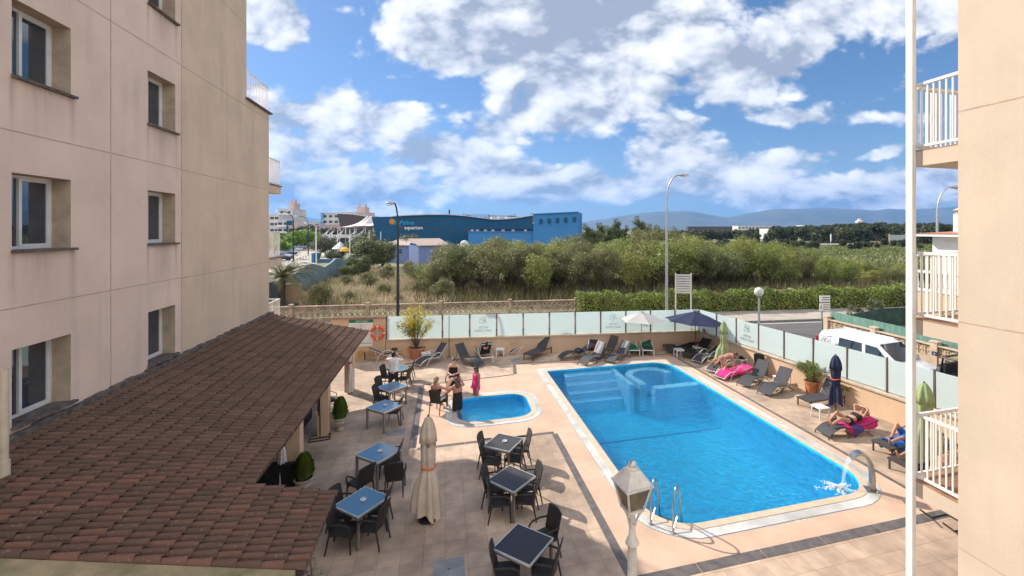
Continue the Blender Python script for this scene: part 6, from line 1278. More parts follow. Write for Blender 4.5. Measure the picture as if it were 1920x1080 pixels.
for s in (-1, 1): b = MB(); b.tube([(s*.28, -.28, .0), (s*.28, -.2, .5), (s*.28, 0, .68), (s*.28, .25, .55), (s*.28, .32, 0)], .02, 6); b.build('frame', M_alu, t)

# sun loungers
def sling(t, prof, w, m, th=.014, name='sling'):
    b = MB(); b.strip(prof, w, th); return b.build(name, m, t, smooth=True)
def smooth_path(pts, n=4):
    pts = [Vector(p) for p in pts]; out = []
    for i in range(len(pts)-1):
        p0 = pts[max(i-1, 0)]; p1 = pts[i]; p2 = pts[i+1]; p3 = pts[min(i+2, len(pts)-1)]
        for k in range(n):
            s = k/n; out.append(.5*((2*p1)+(p2-p0)*s+(2*p0-5*p1+4*p2-p3)*s*s+(3*p1-p0-3*p2+p3)*s**3))
    out.append(pts[-1]); return out
def lounger_curved(label, group, frame, fabric, back, arch=True):
    t = thing('sun_lounger', label, 'sun lounger', (0, 0, 0), 0, group); ca, sa = math.cos(R(back)), math.sin(R(back))
    seat = smooth_path([(.0, 0, .10), (.18, 0, .24), (.45, 0, .35), (.75, 0, .34), (1.0, 0, .28), (1.17, 0, .29)]); bk = [Vector((1.20, 0, .31)), Vector((1.22+ca*.36, 0, .31+sa*.37)), Vector((1.22+ca*.76, 0, .31+sa*.76))]
    sling(t, seat, .56, fabric, name='seat_sling'); sling(t, bk, .54, fabric, name='backrest')
    for s in (-.295, .295):
        b = MB(); b.tube([(p.x, s, p.z) for p in seat], .017, 6); b.build('side_rail', frame, t, smooth=True); b = MB(); b.tube([(p.x, s*.95, p.z) for p in bk], .014, 6); b.build('back_rail', frame, t)
        if arch: b = MB(); b.tube(smooth_path([(.38, s*1.1, 0), (.55, s*1.1, .27), (.85, s*1.1, .50), (1.15, s*1.1, .53), (1.42, s*1.1, .32), (1.58, s*1.1, 0)]), .018, 8); b.build('arch_leg', frame, t, smooth=True)
        else:
            b = MB(); b.tube(smooth_path([(0, s, .10), (-.03, s, 0)], 1), .017, 6); b.build('foot', frame, t); b = MB(); b.tube(smooth_path([(.62, s, .34), (.95, s*1.03, .18), (1.28, s*1.03, .24), (1.70, s*1.03, .0)]), .017, 8); b.build('leg', frame, t, smooth=True); b = MB(); b.tube([(1.02, s, .28), (.72, s, .0)], .016, 6); b.build('leg', frame, t)
    b = MB()
    for x, z in ((.02, .12), (1.18, .29)): b.tube([(x, -.295, z), (x, .295, z)], .013, 6)
    b.tube([(1.22+ca*.5, -.28, .28+sa*.5), (1.5, -.28, .1)], .01, 5); b.tube([(1.22+ca*.5, .28, .28+sa*.5), (1.5, .28, .1)], .01, 5); b.build('cross_bars', frame, t); return t
def lounger_flat(label, group, frame, fabric, back, arms=False, legs=.34):
    t = thing('sun_lounger', label, 'sun lounger', (0, 0, 0), 0, group); ca, sa = math.cos(R(back)), math.sin(R(back)); z = legs
    sling(t, [Vector((.02, 0, z)), Vector((.6, 0, z)), Vector((1.22, 0, z))], .6, fabric, .02, 'seat_sling'); sling(t, [Vector((1.24, 0, z+.01)), Vector((1.24+ca*.36, 0, z+.01+sa*.36)), Vector((1.24+ca*.72, 0, z+.01+sa*.72))], .58, fabric, .02, 'backrest')
    b = MB()
    for s in (-.31, .31): b.beam((0, s, z-.015), (1.92, s, z-.015), .03, .045); b.beam((1.24, s*.93, z+.01), (1.24+ca*.74, s*.93, z+.01+sa*.74), .025, .03)
    b.beam((.0, -.31, z-.015), (.0, .31, z-.015), .03, .045); b.beam((1.92, -.31, z-.015), (1.92, .31, z-.015), .03, .045); b.beam((1.24+ca*.74, -.29, z+.01+sa*.74), (1.24+ca*.74, .29, z+.01+sa*.74), .025, .03); b.build('frame', frame, t)
    for x in (.06, 1.84):
        for s in (-.3, .3): b = MB(); b.box((x, s, (z-.04)/2), (.04, .04, z-.04)); b.build('leg', frame, t)
    if arms:
        for s in (-.34, .34): b = MB(); b.tube(smooth_path([(.85, s, z), (.95, s, z+.2), (1.2, s, z+.24), (1.45, s, z+.1)]), .02, 6); b.build('armrest', frame, t, smooth=True)
    return t
LG = 'sun loungers round the pools'
def put(o, foot, head, zf=0): 
    p, q = at(*foot), at(*head); o.location = (p.x, p.y, 0); o.rotation_euler[2] = math.atan2(q.y-p.y, q.x-p.x); return o
A_ = lambda lab, f, h, bk=48, fr=M_alu, fab=M_slingd, arch=True: put(lounger_curved(lab, LG, fr, fab, bk, arch), f, h)
F_ = lambda lab, f, h, bk=45, fr=M_bronze, fab=M_slingd, arms=False: put(lounger_flat(lab, LG, fr, fab, bk, arms), f, h)
A_('silver framed lounger half behind the man in white, by the lifebuoy wall', (762, 668), (704, 676), 32)
A_('silver framed lounger with raised back between the potted yellow bush and the shower pole', (781, 688), (838, 672), 50)
A_('dark framed curved lounger facing right next to the shower pole', (900, 688), (845, 672), 55, M_bronze, M_slingd, False)
A_('silver framed lounger left of the boxy lounger by the far parapet', (954, 664), (1012, 656), 50)
F_('boxy dark lounger with straight legs and steep back left of the strap leaved pot', (990, 676), (1036, 656), 52)
A_('dark curved lounger with a navy towel on it right of the strap leaved pot', (1050, 674), (1112, 668), 30, M_bronze, M_slingd, False)
A_('dark curved lounger nearest the pool in the far cluster', (1092, 686), (1142, 668), 55, M_bronze, M_slingd, False)
A_('dark curved lounger with a grey pillow in the far cluster, right one', (1142, 682), (1187, 663), 45, M_bronze, M_slingd, False)
A_('dark curved lounger with raised back behind the far cluster', (1118, 672), (1156, 660), 58, M_bronze, M_slingb, False)
F_('white framed lounger with a green towel left of the white parasol pole', (1190, 668), (1168, 645), 58, M_whitep, M_green, True)
F_('white framed lounger with a crumpled green towel right of the white parasol pole', (1216, 668), (1207, 645), 62, M_whitep, M_slingb, True)
A_('brown curved lounger alone between the two open parasols', (1262, 664), (1243, 645), 62, M_bronze, M_slingb, False)
F_('dark lounger under the navy parasol beside the white stool', (1276, 664), (1322, 648), 0, M_bronze, M_blackc)
F_('dark flat lounger under the navy parasol, second from the corner', (1290, 674), (1345, 657), 42, M_bronze, M_blackc)
A_('silver framed lounger beyond the sunbather in front of the green parasol', (1306, 682), (1364, 666), 20, M_alu, M_slingd)
A_('silver framed lounger under the lying sunbather by the green parasol', (1332, 700), (1392, 680), 15, M_alu, M_slingd)
A_('pale lounger covered by a pink towel', (1348, 712), (1418, 697), 6, M_alu, M_slingd)
A_('dark curved lounger beside the brown armchair, left of two', (1393, 726), (1448, 706), 52, M_bronze, M_slingd, False)
A_('dark curved lounger left of the large terracotta pot, right of two', (1432, 742), (1490, 722), 52, M_bronze, M_slingd, False)
F_('boxy dark lounger with raised back behind the closed navy parasol', (1506, 765), (1580, 752), 58)
A_('lounger with pink and purple towels beneath the woman in the straw hat', (1542, 818), (1640, 808), 14, M_bronze, M_slingd, False)
F_('boxy lounger with a blue towel under the sunbather nearest the post', (1652, 854), (1744, 838), 35, M_bronze, M_slingd)
F_('boxy lounger farthest right behind the balcony railing', (1684, 890), (1786, 872), 35, M_bronze, M_slingb)
# towels, pillows and clothes lying on loungers (things of their own)
def drape(name, label, cat, m, foot, head, x0, x1, z, w=.62, back=None, sag=.16):
    p, q = at(*foot), at(*head); t = thing(name, label, cat, (p.x, p.y, 0), math.atan2(q.y-p.y, q.x-p.x)); b = MB(); nx, ny = 16, 12; vs = []; r2 = np.random.default_rng(int(foot[0]))
    ph = r2.uniform(0, 6, 4)
    for i in range(nx+1):
        x = x0+(x1-x0)*i/nx
        for j in range(ny+1):
            u = j/ny*2-1; zz = z(x) if callable(z) else z; e = max(0, abs(u)-.78)/.22
            vs.append((x+.02*math.sin(u*5+ph[0]), u*w*.5*(1-.06*e), zz+.03-e*sag*(1+.3*math.sin(x*9+ph[1]))+.010*math.sin(x*14+u*4+ph[2])+.008*math.sin(u*11+x*5)))
    b.add(vs, [(i*(ny+1)+j, i*(ny+1)+j+1, (i+1)*(ny+1)+j+1, (i+1)*(ny+1)+j) for i in range(nx) for j in range(ny)]); o = b.build('cloth', m, t, smooth='all'); so = o.modifiers.new('thick', 'SOLIDIFY'); so.thickness = .012; return t
prz = lambda x: float(np.interp(x, [0, .18, .45, .75, 1.0, 1.17, 1.95], [.11, .25, .36, .35, .30, .31, .38]))
drape('towel', 'bright pink towel spread over the lounger beside the bending woman', 'towel', M_pinkt, (1348, 712), (1418, 697), .05, 1.95, prz, .74)
drape('towel', 'pink towel beneath the woman in the straw hat', 'towel', M_pinkt, (1542, 818), (1640, 808), .7, 1.9, lambda x: prz(x)-.01+max(0, x-1.2)*.15, .66)
drape('towel', 'purple patterned cloth hanging from the lounger under the woman in the hat', 'cloth', mat('purple_cloth', (.12, .08, .32), .9, var=.4, vscale=25), (1542, 818), (1640, 808), .95, 1.35, lambda x: prz(x)+.012, .72, sag=.22)
drape('towel', 'blue towel on the boxy lounger nearest the white post', 'towel', M_bluet, (1652, 854), (1744, 838), .35, 1.9, lambda x: .36+max(0, x-1.24)*.6, .68, sag=.25)
drape('towel', 'green towel over the white lounger left of the white parasol pole', 'towel', M_green, (1190, 668), (1168, 645), .5, 1.25, .37, .62)
drape('towel', 'crumpled green towel on the white lounger right of the white parasol pole', 'towel', M_green, (1216, 668), (1207, 645), .55, 1.2, lambda x: .38+.05*math.sin(x*17), .6)
drape('towel', 'navy bundle of clothes on the lounger right of the strap leaved pot', 'clothes', mat('navy_cloth', (.03, .04, .10), .9, var=.5, vscale=20), (1050, 674), (1112, 668), .85, 1.3, lambda x: .38+.10*math.sin((x-.85)*7), .4, sag=.02)
drape('pillow', 'grey pillow on the dark lounger in the far cluster', 'pillow', mat('grey_cloth', (.32, .31, .31), .9), (1142, 682), (1187, 663), 1.4, 1.75, lambda x: .50+(x-1.4)*.95, .42, sag=.03)
drape('towel', 'pale grey cloth over the back of the dark lounger nearest the pool', 'towel', mat('grey_cloth', (.32, .31, .31), .9), (1092, 686), (1142, 668), 1.22, 1.62, lambda x: .34+(x-1.2)*1.35, .52, sag=.02)

def stool(px, py, label):
    t = thing('side_table', label, 'side table', at(px, py), rng.uniform(-.3, .3), 'white plastic side tables between the loungers')
    b = MB(); b.box((0, 0, .41), (.46, .46, .035)); b.bbox((-.2, -.205, .35), (.2, -.19, .39)); b.bbox((-.2, .19, .35), (.2, .205, .39)); o = b.build('top', M_whitep, t); bv = o.modifiers.new('bevel', 'BEVEL'); bv.width = .012; bv.segments = 2
    for sx in (-1, 1):
        for sy in (-1, 1): b = MB(); b.tube([(sx*.19, sy*.19, .395), (sx*.205, sy*.205, 0)], [.032, .022], 8); b.build('leg', M_whitep, t)
    return t
for px, py, lab in ((799, 676, 'white plastic side table between the terracotta pot and the silver lounger'), (938, 668, 'white plastic side table beside the green towel chair'), (1132, 655, 'white plastic side table behind the dark lounger cluster'), (1194, 651, 'white plastic side table between the green towel loungers'), (1273, 669, 'white plastic side table left of the navy parasol shade'), (1308, 664, 'white plastic side table with a red cup under the navy parasol'), (1390, 688, 'white plastic side table with a dark hat behind the pink towel'), (1463, 724, 'white plastic side table between the two dark loungers on the right'), (1538, 783, 'white plastic side table at the foot of the closed navy parasol')): stool(px, py, lab)
t = thing('cup', 'red cup standing on the white side table under the navy parasol', 'cup', at(1308, 664)+Vector((0, 0, .43))); b = MB(); b.lathe([(.04, 0), (.055, .16), (.05, .16), (.035, .01)], 12); b.build('cup_body', mat('red_plastic', (.65, .06, .04), .4), t)
t = thing('sun_hat', 'dark hat lying on the white side table by the pink towel', 'hat', at(1390, 688)+Vector((0, 0, .43))); b = MB(); b.lathe([(.2, 0), (.2, .01), (.1, .02), (.09, .11), (.0, .12)], 16); b.build('hat_body', M_blackc, t)
t = thing('bag_chair', 'white framed chair with a red and dark beach bag beside the far cluster', 'chair', at(1112, 668), R(150)); b = MB(); b.box((0, 0, .36), (.5, .45, .03)); b.box((0, -.22, .62), (.5, .03, .5)); b.build('seat', M_slingd, t)
for s in (-1, 1): b = MB(); b.tube([(s*.27, -.25, .0), (s*.27, -.22, .88), (s*.27, .05, .6), (s*.27, .27, .55), (s*.27, .27, 0)], .018, 6); b.build('frame', M_whitep, t)
t = thing('beach_bag', 'dark and red beach bag resting on the white framed chair', 'bag', at(1112, 668)+Vector((0, 0, .375))); b = MB(); b.ell((0, 0, .16), (.2, .14, .17), 8); b.build('bag_body', mat('red_black_bag', (.35, .03, .04), .8, second=(.03, .02, .02), vscale=9), t, smooth='all')
o = chair(at(1425, 703), R(150), 'brown armchair standing alone between the pink towel and the right hand loungers'); o['group'] = 'dark wicker armchairs at the patio tables'
# folded board leaning on parapet by the navy parasol and the corner pot
t = thing('leaning_lounger', 'grey lounger back leaning upright against the corner parapet behind the navy parasol', 'lounger', at(1326, 655), R(-30)); b = MB(); b.strip([Vector((0, -.3, 0)), Vector((0, -.1, 1.2))], .5, .04, (1, 0, 0)); b.build('board', mat('grey_board', (.16, .17, .19), .7), t); b = MB(); b.tube([(-.26, -.3, 0), (-.26, -.1, 1.25), (.26, -.1, 1.25), (.26, -.3, 0)], .02, 6); b.build('frame', M_galv, t)

# parasols
def parasol_open(label, base, ztop, rad, m, n=8, tilt=0, drop=.55, rz=0, edge=None):
    t = thing('open_parasol', label, 'parasol', base, rz); b = MB(); b.tube([(0, 0, .04), (0, 0, ztop-.05)], .022, 8); b.build('pole', M_bronze if m is not M_grey_canvas else M_galv, t); b = MB(); b.lathe([(.26, 0), (.26, .06), (.05, .09)], 16); b.build('base', M_black, t)
    Q = Matrix.Rotation(R(tilt), 3, 'Y'); b = MB(); vs = [(Q@Vector((0, 0, 0)))]; K = 6; seg = 4; tot = n*seg
    for k in range(1, K+1):
        s = k/K
        for i in range(tot):
            ph = (i % seg)/seg; r_ = rad*s*(math.cos(math.pi/n)/math.cos((ph-.5)*2*math.pi/n)); sagd = .10*s*math.sin(math.pi*ph)*s; th = 2*math.pi*i/tot
            vs.append(Q@Vector((r_*(1-.06*math.sin(math.pi*ph)*s)*math.cos(th), r_*(1-.06*math.sin(math.pi*ph)*s)*math.sin(th), -drop*(s**1.12)-0*sagd+.05*math.sin(math.pi*ph)*s*(1-s)*-1)))
    fs = [(0, 1+i, 1+(i+1) % tot) for i in range(tot)]
    for k in range(K-1):
        for i in range(tot): a = 1+k*tot; fs.append((a+i, a+tot+i, a+tot+(i+1) % tot, a+(i+1) % tot))
    b.add([tuple(v+Vector((0, 0, ztop))) for v in vs], fs); o = b.build('canopy', m, t); so = o.modifiers.new('thick', 'SOLIDIFY'); so.thickness = .006
    b = MB()
    for i in range(n): th = 2*math.pi*i/n; e = Q@Vector((rad*math.cos(th), rad*math.sin(th), -drop-.02)); b.tube([Vector((0, 0, ztop-.03)), e+Vector((0, 0, ztop))], .008, 4)
    for i in range(n): th = 2*math.pi*i/n; e = Q@Vector((rad*.5*math.cos(th), rad*.5*math.sin(th), -drop*.5-.03)); b.tube([Vector((0, 0, ztop-drop-.25)), e+Vector((0, 0, ztop))], .007, 4)
    b.build('ribs', M_galv, t); b = MB()
    for i in range(n): th = 2*math.pi*(i+.5)/n; b.tube([Q@Vector((.03, 0, .02))+Vector((0, 0, ztop)), Vector((.10*math.cos(th), .10*math.sin(th), ztop+.045)), Vector((.16*math.cos(th), .16*math.sin(th), ztop-.02))], .016, 5)
    b.build('crown_vent', m, t); return t
p = at(1203, 662); parasol_open('pale grey open parasol above the green towel loungers', p, zat(585, depth(p)), 42*depth(p)/FPX*1.03, M_grey_canvas, 6, 0, .44, .4)
p = at(1304, 664); parasol_open('navy blue open parasol tilted at the corner of the pool yard', p, zat(584, depth(p)), 56*depth(p)/FPX, M_navy, 8, 4, .55, .1)
def parasol_closed(label, base, ztop, z0, r0, r1, m, band_z, folds=8, stand=None, band=True, flare=1.0):
    t = thing('closed_parasol', label, 'parasol', base); b = MB(); b.tube([(0, 0, 0), (0, 0, ztop+.04)], .024, 8); b.build('pole', M_bronze, t); b = MB(); b.lathe([(.24, 0), (.24, .06), (.05, .1)], 16); b.build('base', stand or M_black, t)
    n = folds*6; H = ztop-z0; vs = []; zs = [0, .14, .28, .38, band_z-.03, band_z, band_z+.05, .62, .715, .725, .735, .82, .90, .955, .985, 1.0]; rs = [r1, r1*.93, r1*.78, r1*.60, r0*.86, r0*.78, r0*.90, r0*.97, r0*1.0, r0*1.02, r0*1.20, r0*1.08, r0*.86, r0*.60, r0*.42, .03]
    r2 = np.random.default_rng(int(abs(base[0])*10)+3); ph = r2.uniform(0, 6); asy = r2.uniform(.75, 1.25, folds)
    for s, r_ in zip(zs, rs):
        for j in range(n):
            th = 2*math.pi*j/n; f = math.cos(folds*th+ph+1.5*s); am = .22 if s < .55 else .12; rr = r_*(1+am*f)*(asy[int(j/6)] if s < .3 else 1)
            dz = (-.10*H*max(0, math.sin(2*th+ph))*(1-s/.2) if s < .2 else 0)+(-.035*(1+f) if .73 < s < .74 else 0)
            vs.append((rr*math.cos(th), rr*math.sin(th), z0+H*s+dz))
    K = len(zs); b = MB(); b.add(vs, [(i*n+j, i*n+(j+1) % n, (i+1)*n+(j+1) % n, (i+1)*n+j) for i in range(K-1) for j in range(n)]+[tuple((K-1)*n+j for j in range(n))]); b.build('canopy', m, t, smooth='all')
    if band: rr = r0*.98; b = MB(); b.tube([(rr*math.cos(2*math.pi*i/20), rr*math.sin(2*math.pi*i/20), z0+H*band_z+.02*math.sin(i)) for i in range(20)], .018, 6, closed=True); b.build('tie_band', M_redband, t)
    return t
p = at(803, 972); parasol_closed('tall cream closed parasol tied with an orange band between the tables', p, 2.47, .22, .165, .29, M_cream, .46, 7)
p = at(1357, 690); parasol_closed('pale green closed parasol beside the navy one at the yard corner', p, zat(603, depth(p)), .35, .17, .33, M_lime, .46, 7, band=False)
p = at(1567, 792); parasol_closed('navy closed parasol tied with a red band rising from a white side table', p, zat(666, depth(p)), .75, .165, .18, M_navy, .50, 8)
p = far(1733, 12.6); parasol_closed('pale green closed parasol behind the balcony railing at the right', p, zat(718, 12.6), .6, .19, .36, M_lime, .5, 7, band=False)

# potted plants
def pot(t, h, r, m, urn=False):
    b = MB()
    if urn: b.lathe([(r*.55, 0), (r*.6, .06), (r*.5, .12), (r*.72, .2), (r*.95, h*.62), (r*.86, h*.8), (r*1.08, h*.93), (r*1.08, h), (r*.9, h), (r*.85, h*.93)], 24)
    else: b.lathe([(r*.68, 0), (r*.70, .02), (r*.94, h*.84), (r*1.06, h*.85), (r*1.08, h), (r*.94, h), (r*.9, h*.92)], 24)
    b.build('pot', m, t, smooth=True); b = MB(); b.lathe([(r*.88, h*.90), (r*.88, h*.93)], 20); b.build('soil', M_soil, t)
def conifer(px, py, label, h):
    p = at(px, py); t = thing('potted_conifer', label, 'potted plant', p, 0, 'dwarf conifers in pale stone urns'); pot(t, .46, .23, M_urn, True); n = 5200; s = rng.random(n)**.8; r_ = .235*np.sqrt(1-np.clip(s, 0, 1)**1.6)*np.minimum(1, .45+s*3.2); th = rng.uniform(0, 6.283, n); rr = r_*(.62+.34*rng.random(n)+.16*np.sin(th*5+s*9)*np.sin(s*23+th*2)+.14*(rng.random(n)**6)); P = np.stack([rr*np.cos(th), rr*np.sin(th), .42+s*h], 1); nr = np.stack([np.cos(th+1.2), np.sin(th+1.2), rng.normal(size=n)*.2], 1)
    me = quadmesh('foliage', np.concatenate([np.stack([P-np.stack([np.sin(th)*.012, -np.cos(th)*.012, th*0], 1), P+np.stack([np.sin(th)*.012, -np.cos(th)*.012, th*0], 1), P+np.stack([np.cos(th)*.045+np.sin(th)*.008, np.sin(th)*.045-np.cos(th)*.008, .085+0*th], 1), P+np.stack([np.cos(th)*.045-np.sin(th)*.008, np.sin(th)*.045+np.cos(th)*.008, .085+0*th], 1)], 1).reshape(-1, 3)])); link('foliage', me, M_leaf_con, t); b = MB(); b.tube([(0, 0, .38), (0, 0, .42+h*.8)], [.03, .01], 6); b.build('stem', M_bark, t)
conifer(570, 928, 'dwarf conifer in a pale carved urn close to the roof edge, nearest one', .62); conifer(638, 806, 'dwarf conifer in a pale carved urn by the second pavilion pillar', .66)
def yellow_bush(px, py):
    p = at(px, py); t = thing('potted_bush', 'tall yellow leaved bush in a terracotta pot at the far left of the yard', 'potted plant', p); pot(t, .62, .42, M_terra); b = MB(); P = []; N_ = []
    for i in range(22):
        az = rng.uniform(0, 6.283); ln_ = rng.uniform(.3, 1.05); H = rng.uniform(1.2, 2.3); e = Vector((math.cos(az)*ln_, math.sin(az)*ln_, .55+H)); m_ = Vector((math.cos(az)*ln_*.35, math.sin(az)*ln_*.35, .55+H*.5)); b.tube([(0, 0, .5), m_, e], [.016, .011, .005], 5, cap=False)
        for k in range(95):
            s = rng.uniform(.38, 1.05)**.8; c = (Vector((0, 0, .5)).lerp(m_, s*2) if s < .5 else m_.lerp(e, min(1.02, s*2-1)))+Vector(rng.normal(size=3)*.09); P.append(tuple(c)); N_.append(tuple(rng.normal(size=3)+np.array([0, 0, .6])))
    b.build('stems', M_bark, t); P = np.array(P); link('foliage', quadmesh('foliage', quads(P, np.array(N_), .052, .6)), M_leaf_yel, t)
yellow_bush(781, 672)
def strap_pot(px, py, label, h, w, potr, poth, n, m=M_leaf_strel, flowers=0):
    p = at(px, py); t = thing('potted_plant', label, 'potted plant', p, 0, 'leafy plants in terracotta pots'); pot(t, poth, potr, M_terra); b = MB()
    for i in range(n):
        az = rng.uniform(0, 6.283); out = rng.uniform(.1, 1)**.8*w; H = h*rng.uniform(.55, 1)*(1-.35*out/w); d0 = Vector((math.cos(az), math.sin(az), 0)); sd = Vector((-d0.y, d0.x, 0)); pts = [d0*(potr*.3)+Vector((0, 0, poth*.9)), d0*(out*.45)+Vector((0, 0, poth+H*.55)), d0*(out*.85)+Vector((0, 0, poth+H*.95)), d0*(out*1.1)+Vector((0, 0, poth+H))]; ws = [.008, .012, .04, .003]; vs = []
        for q, w_ in zip(pts, ws): vs += [q-sd*w_, q+sd*w_+Vector((0, 0, .0))]
        b.add(vs, [(0, 1, 3, 2), (2, 3, 5, 4), (4, 5, 7, 6)])
    b.build('leaves', m, t, fix=False)
    if flowers:
        b = MB()
        for i in range(flowers): az = rng.uniform(0, 6.283); e = Vector((math.cos(az)*w*.8, math.sin(az)*w*.8, poth+h*rng.uniform(.7, .95))); b.tube([(0, 0, poth), e*.6+Vector((0, 0, poth*.4)), e], .008, 4); b.ell(e, (.05, .03, .04), 5)
        b.build('flower_stalks', mat('dry_stalk', (.3, .2, .08), .8), t)
strap_pot(1052, 654, 'leafy cane plant in a terracotta pot against the far parapet', 1.15, .65, .29, .5, 70, flowers=3)
strap_pot(1521, 738, 'large strap leaved plant in a terracotta pot by the right parapet', 1.0, .85, .27, .55, 150)
strap_pot(1296, 650, 'small terracotta pot hidden behind the navy parasol at the yard corner', .75, .55, .26, .55, 60, M_leaf_yel)
strap_pot(1585, 755, 'half hidden strap leaved plant behind the closed navy parasol', .8, .7, .22, .3, 80)
# flowers at the bottom right and by the roof corner
def flowerbush(loc, label, m, fl, s=.5, n=900):
    t = thing('flower_bush', label, 'bush', loc); cl = clumps_in(10, (0, 0, s*.9), (s, s, s*.6), s*.3, s*.5); P, d_ = crown_pts(n, cl, .4); link('foliage', quadmesh('foliage', quads(P, d_+rng.normal(size=d_.shape)*.5, .035, .5)), m, t)
    if fl: P, d_ = crown_pts(70, cl, .4, .95); link('blossoms', quadmesh('blossoms', quads(P, d_, .018, .9)), fl, t)
    b = MB(); b.tube([(0, 0, 0), (0, 0, s)], .03, 6); b.build('stem', M_bark, t)
p = far(1778, 7.0); flowerbush((p.x, p.y, .0), 'yellow green bush with tiny purple flowers at the bottom right corner', M_leaf_bright, mat('purple_blossom', (.35, .04, .25), .6), .62, 2600)
p = at(684, 674); flowerbush((p.x, p.y, 0), 'yellow leaved shrub at the far corner of the pavilion by the notice wall', M_leaf_yel, None, .42, 350)
p = far(655, 24.5, 0); flowerbush((p.x-.5, p.y-.2, 1.4), 'yellow leaved climbing sprig rising above the roof corner', M_leaf_yel, None, .25, 120)
# vine stem at the roof corner with spiky plant
t = thing('climbing_vine', 'bare twisted vine stem rising at the near roof corner', 'vine', (-1.93, 7.25, 0)); b = MB(); b.tube(smooth_path([(0, 0, 0), (.02, .05, .6), (-.03, .02, 1.1), (.02, .08, 1.6), (-.04, .2, 1.95)]), [.045]*17, 7); b.tube(smooth_path([(.05, 0, 0), (-.02, .03, .8), (.04, .05, 1.5)]), [.03]*9, 6); b.build('stems', mat('vine_bark', (.25, .19, .13), .9, var=.3, vscale=12), t); P = np.array([(.0+rng.normal()*.06, .1+rng.normal()*.1, 1.6+rng.normal()*.12) for _ in range(60)]); link('leaves', quadmesh('leaves', quads(P, rng.normal(size=P.shape), .035, .5)), M_leaf_bright, t)
t = thing('spiky_plant', 'spiky green plant at the foot of the vine, cut by the frame', 'plant', (-1.62, 7.05, 0)); b = MB()
for i in range(26): az = rng.uniform(0, 6.28); d0 = Vector((math.cos(az), math.sin(az), 0)); sd = Vector((-d0.y, d0.x, 0)); H = rng.uniform(.6, 1.1); b.add([-sd*.02, sd*.02, d0*.15+sd*.015+Vector((0, 0, H*.7)), d0*.28+Vector((0, 0, H)), d0*.15-sd*.015+Vector((0, 0, H*.7))], [(0, 1, 2, 3, 4)])
b.build('leaves', M_leaf_con, t, fix=False)

# pool ladder, shower, fountain spout
def ladder():
    c = at(1240, 992); w1 = at(1220, 984); w2 = at(1262, 1001); ax = (w2-w1); wdt = ax.length; ax.normalize(); out = Vector((-ax.y, ax.x, 0)); out = out if out.dot(Vector((1, 1, 0))) > 0 else -out
    t = thing('pool_ladder', 'steel ladder handrails at the near left corner of the large pool', 'ladder', w1, math.atan2(out.y, out.x)); s_ = -1 if Vector((-out.y, out.x, 0)).dot(ax) < 0 else 1
    for y in (0, s_*wdt):
        b = MB(); b.tube(smooth_path([(0, y, 0), (.02, y, .55), (.06, y, .80), (.20, y, .98), (.36, y, .88), (.47, y, .55), (.56, y, .1), (.58, y, -.3), (.58, y, -1.2)], 5), .021, 12); b.build('handrail', M_steel, t, smooth=True)
        b = MB(); b.tube([(.03, y, .06), (.55, y, -.02)], .014, 8) if False else b.tube([(0.01, y, .04), (.28, y, .24), (.53, y, .22)], .014, 8); b.build('brace', M_steel, t); b = MB(); b.lathe([(.06, 0), (.06, .02), (.03, .035)], 16, c=(0, y, 0)); b.build('flange', M_steel, t)
    for z in (-.15, -.42, -.70, -.98): b = MB(); b.box((.60, s_*wdt/2, z), (.09, wdt, .025)); b.build('step', M_steel, t)
ladder()
t = thing('shower_pole', 'thin bent shower pole standing before the frosted glass fence', 'shower', at(842, 671)); b = MB(); zt = zat(592, depth(at(842, 671))); b.tube([(0, 0, 0), (0, 0, zt)], .018, 8); b.build('pole', M_bronze, t); b = MB(); b.tube([(0, 0, zt), (.28, -.1, zt+.42)], .012, 8); b.build('shower_arm', M_whitep, t); b = MB(); b.lathe([(.12, 0), (.12, .03), (.03, .05)], 12); b.build('base', M_galv, t)
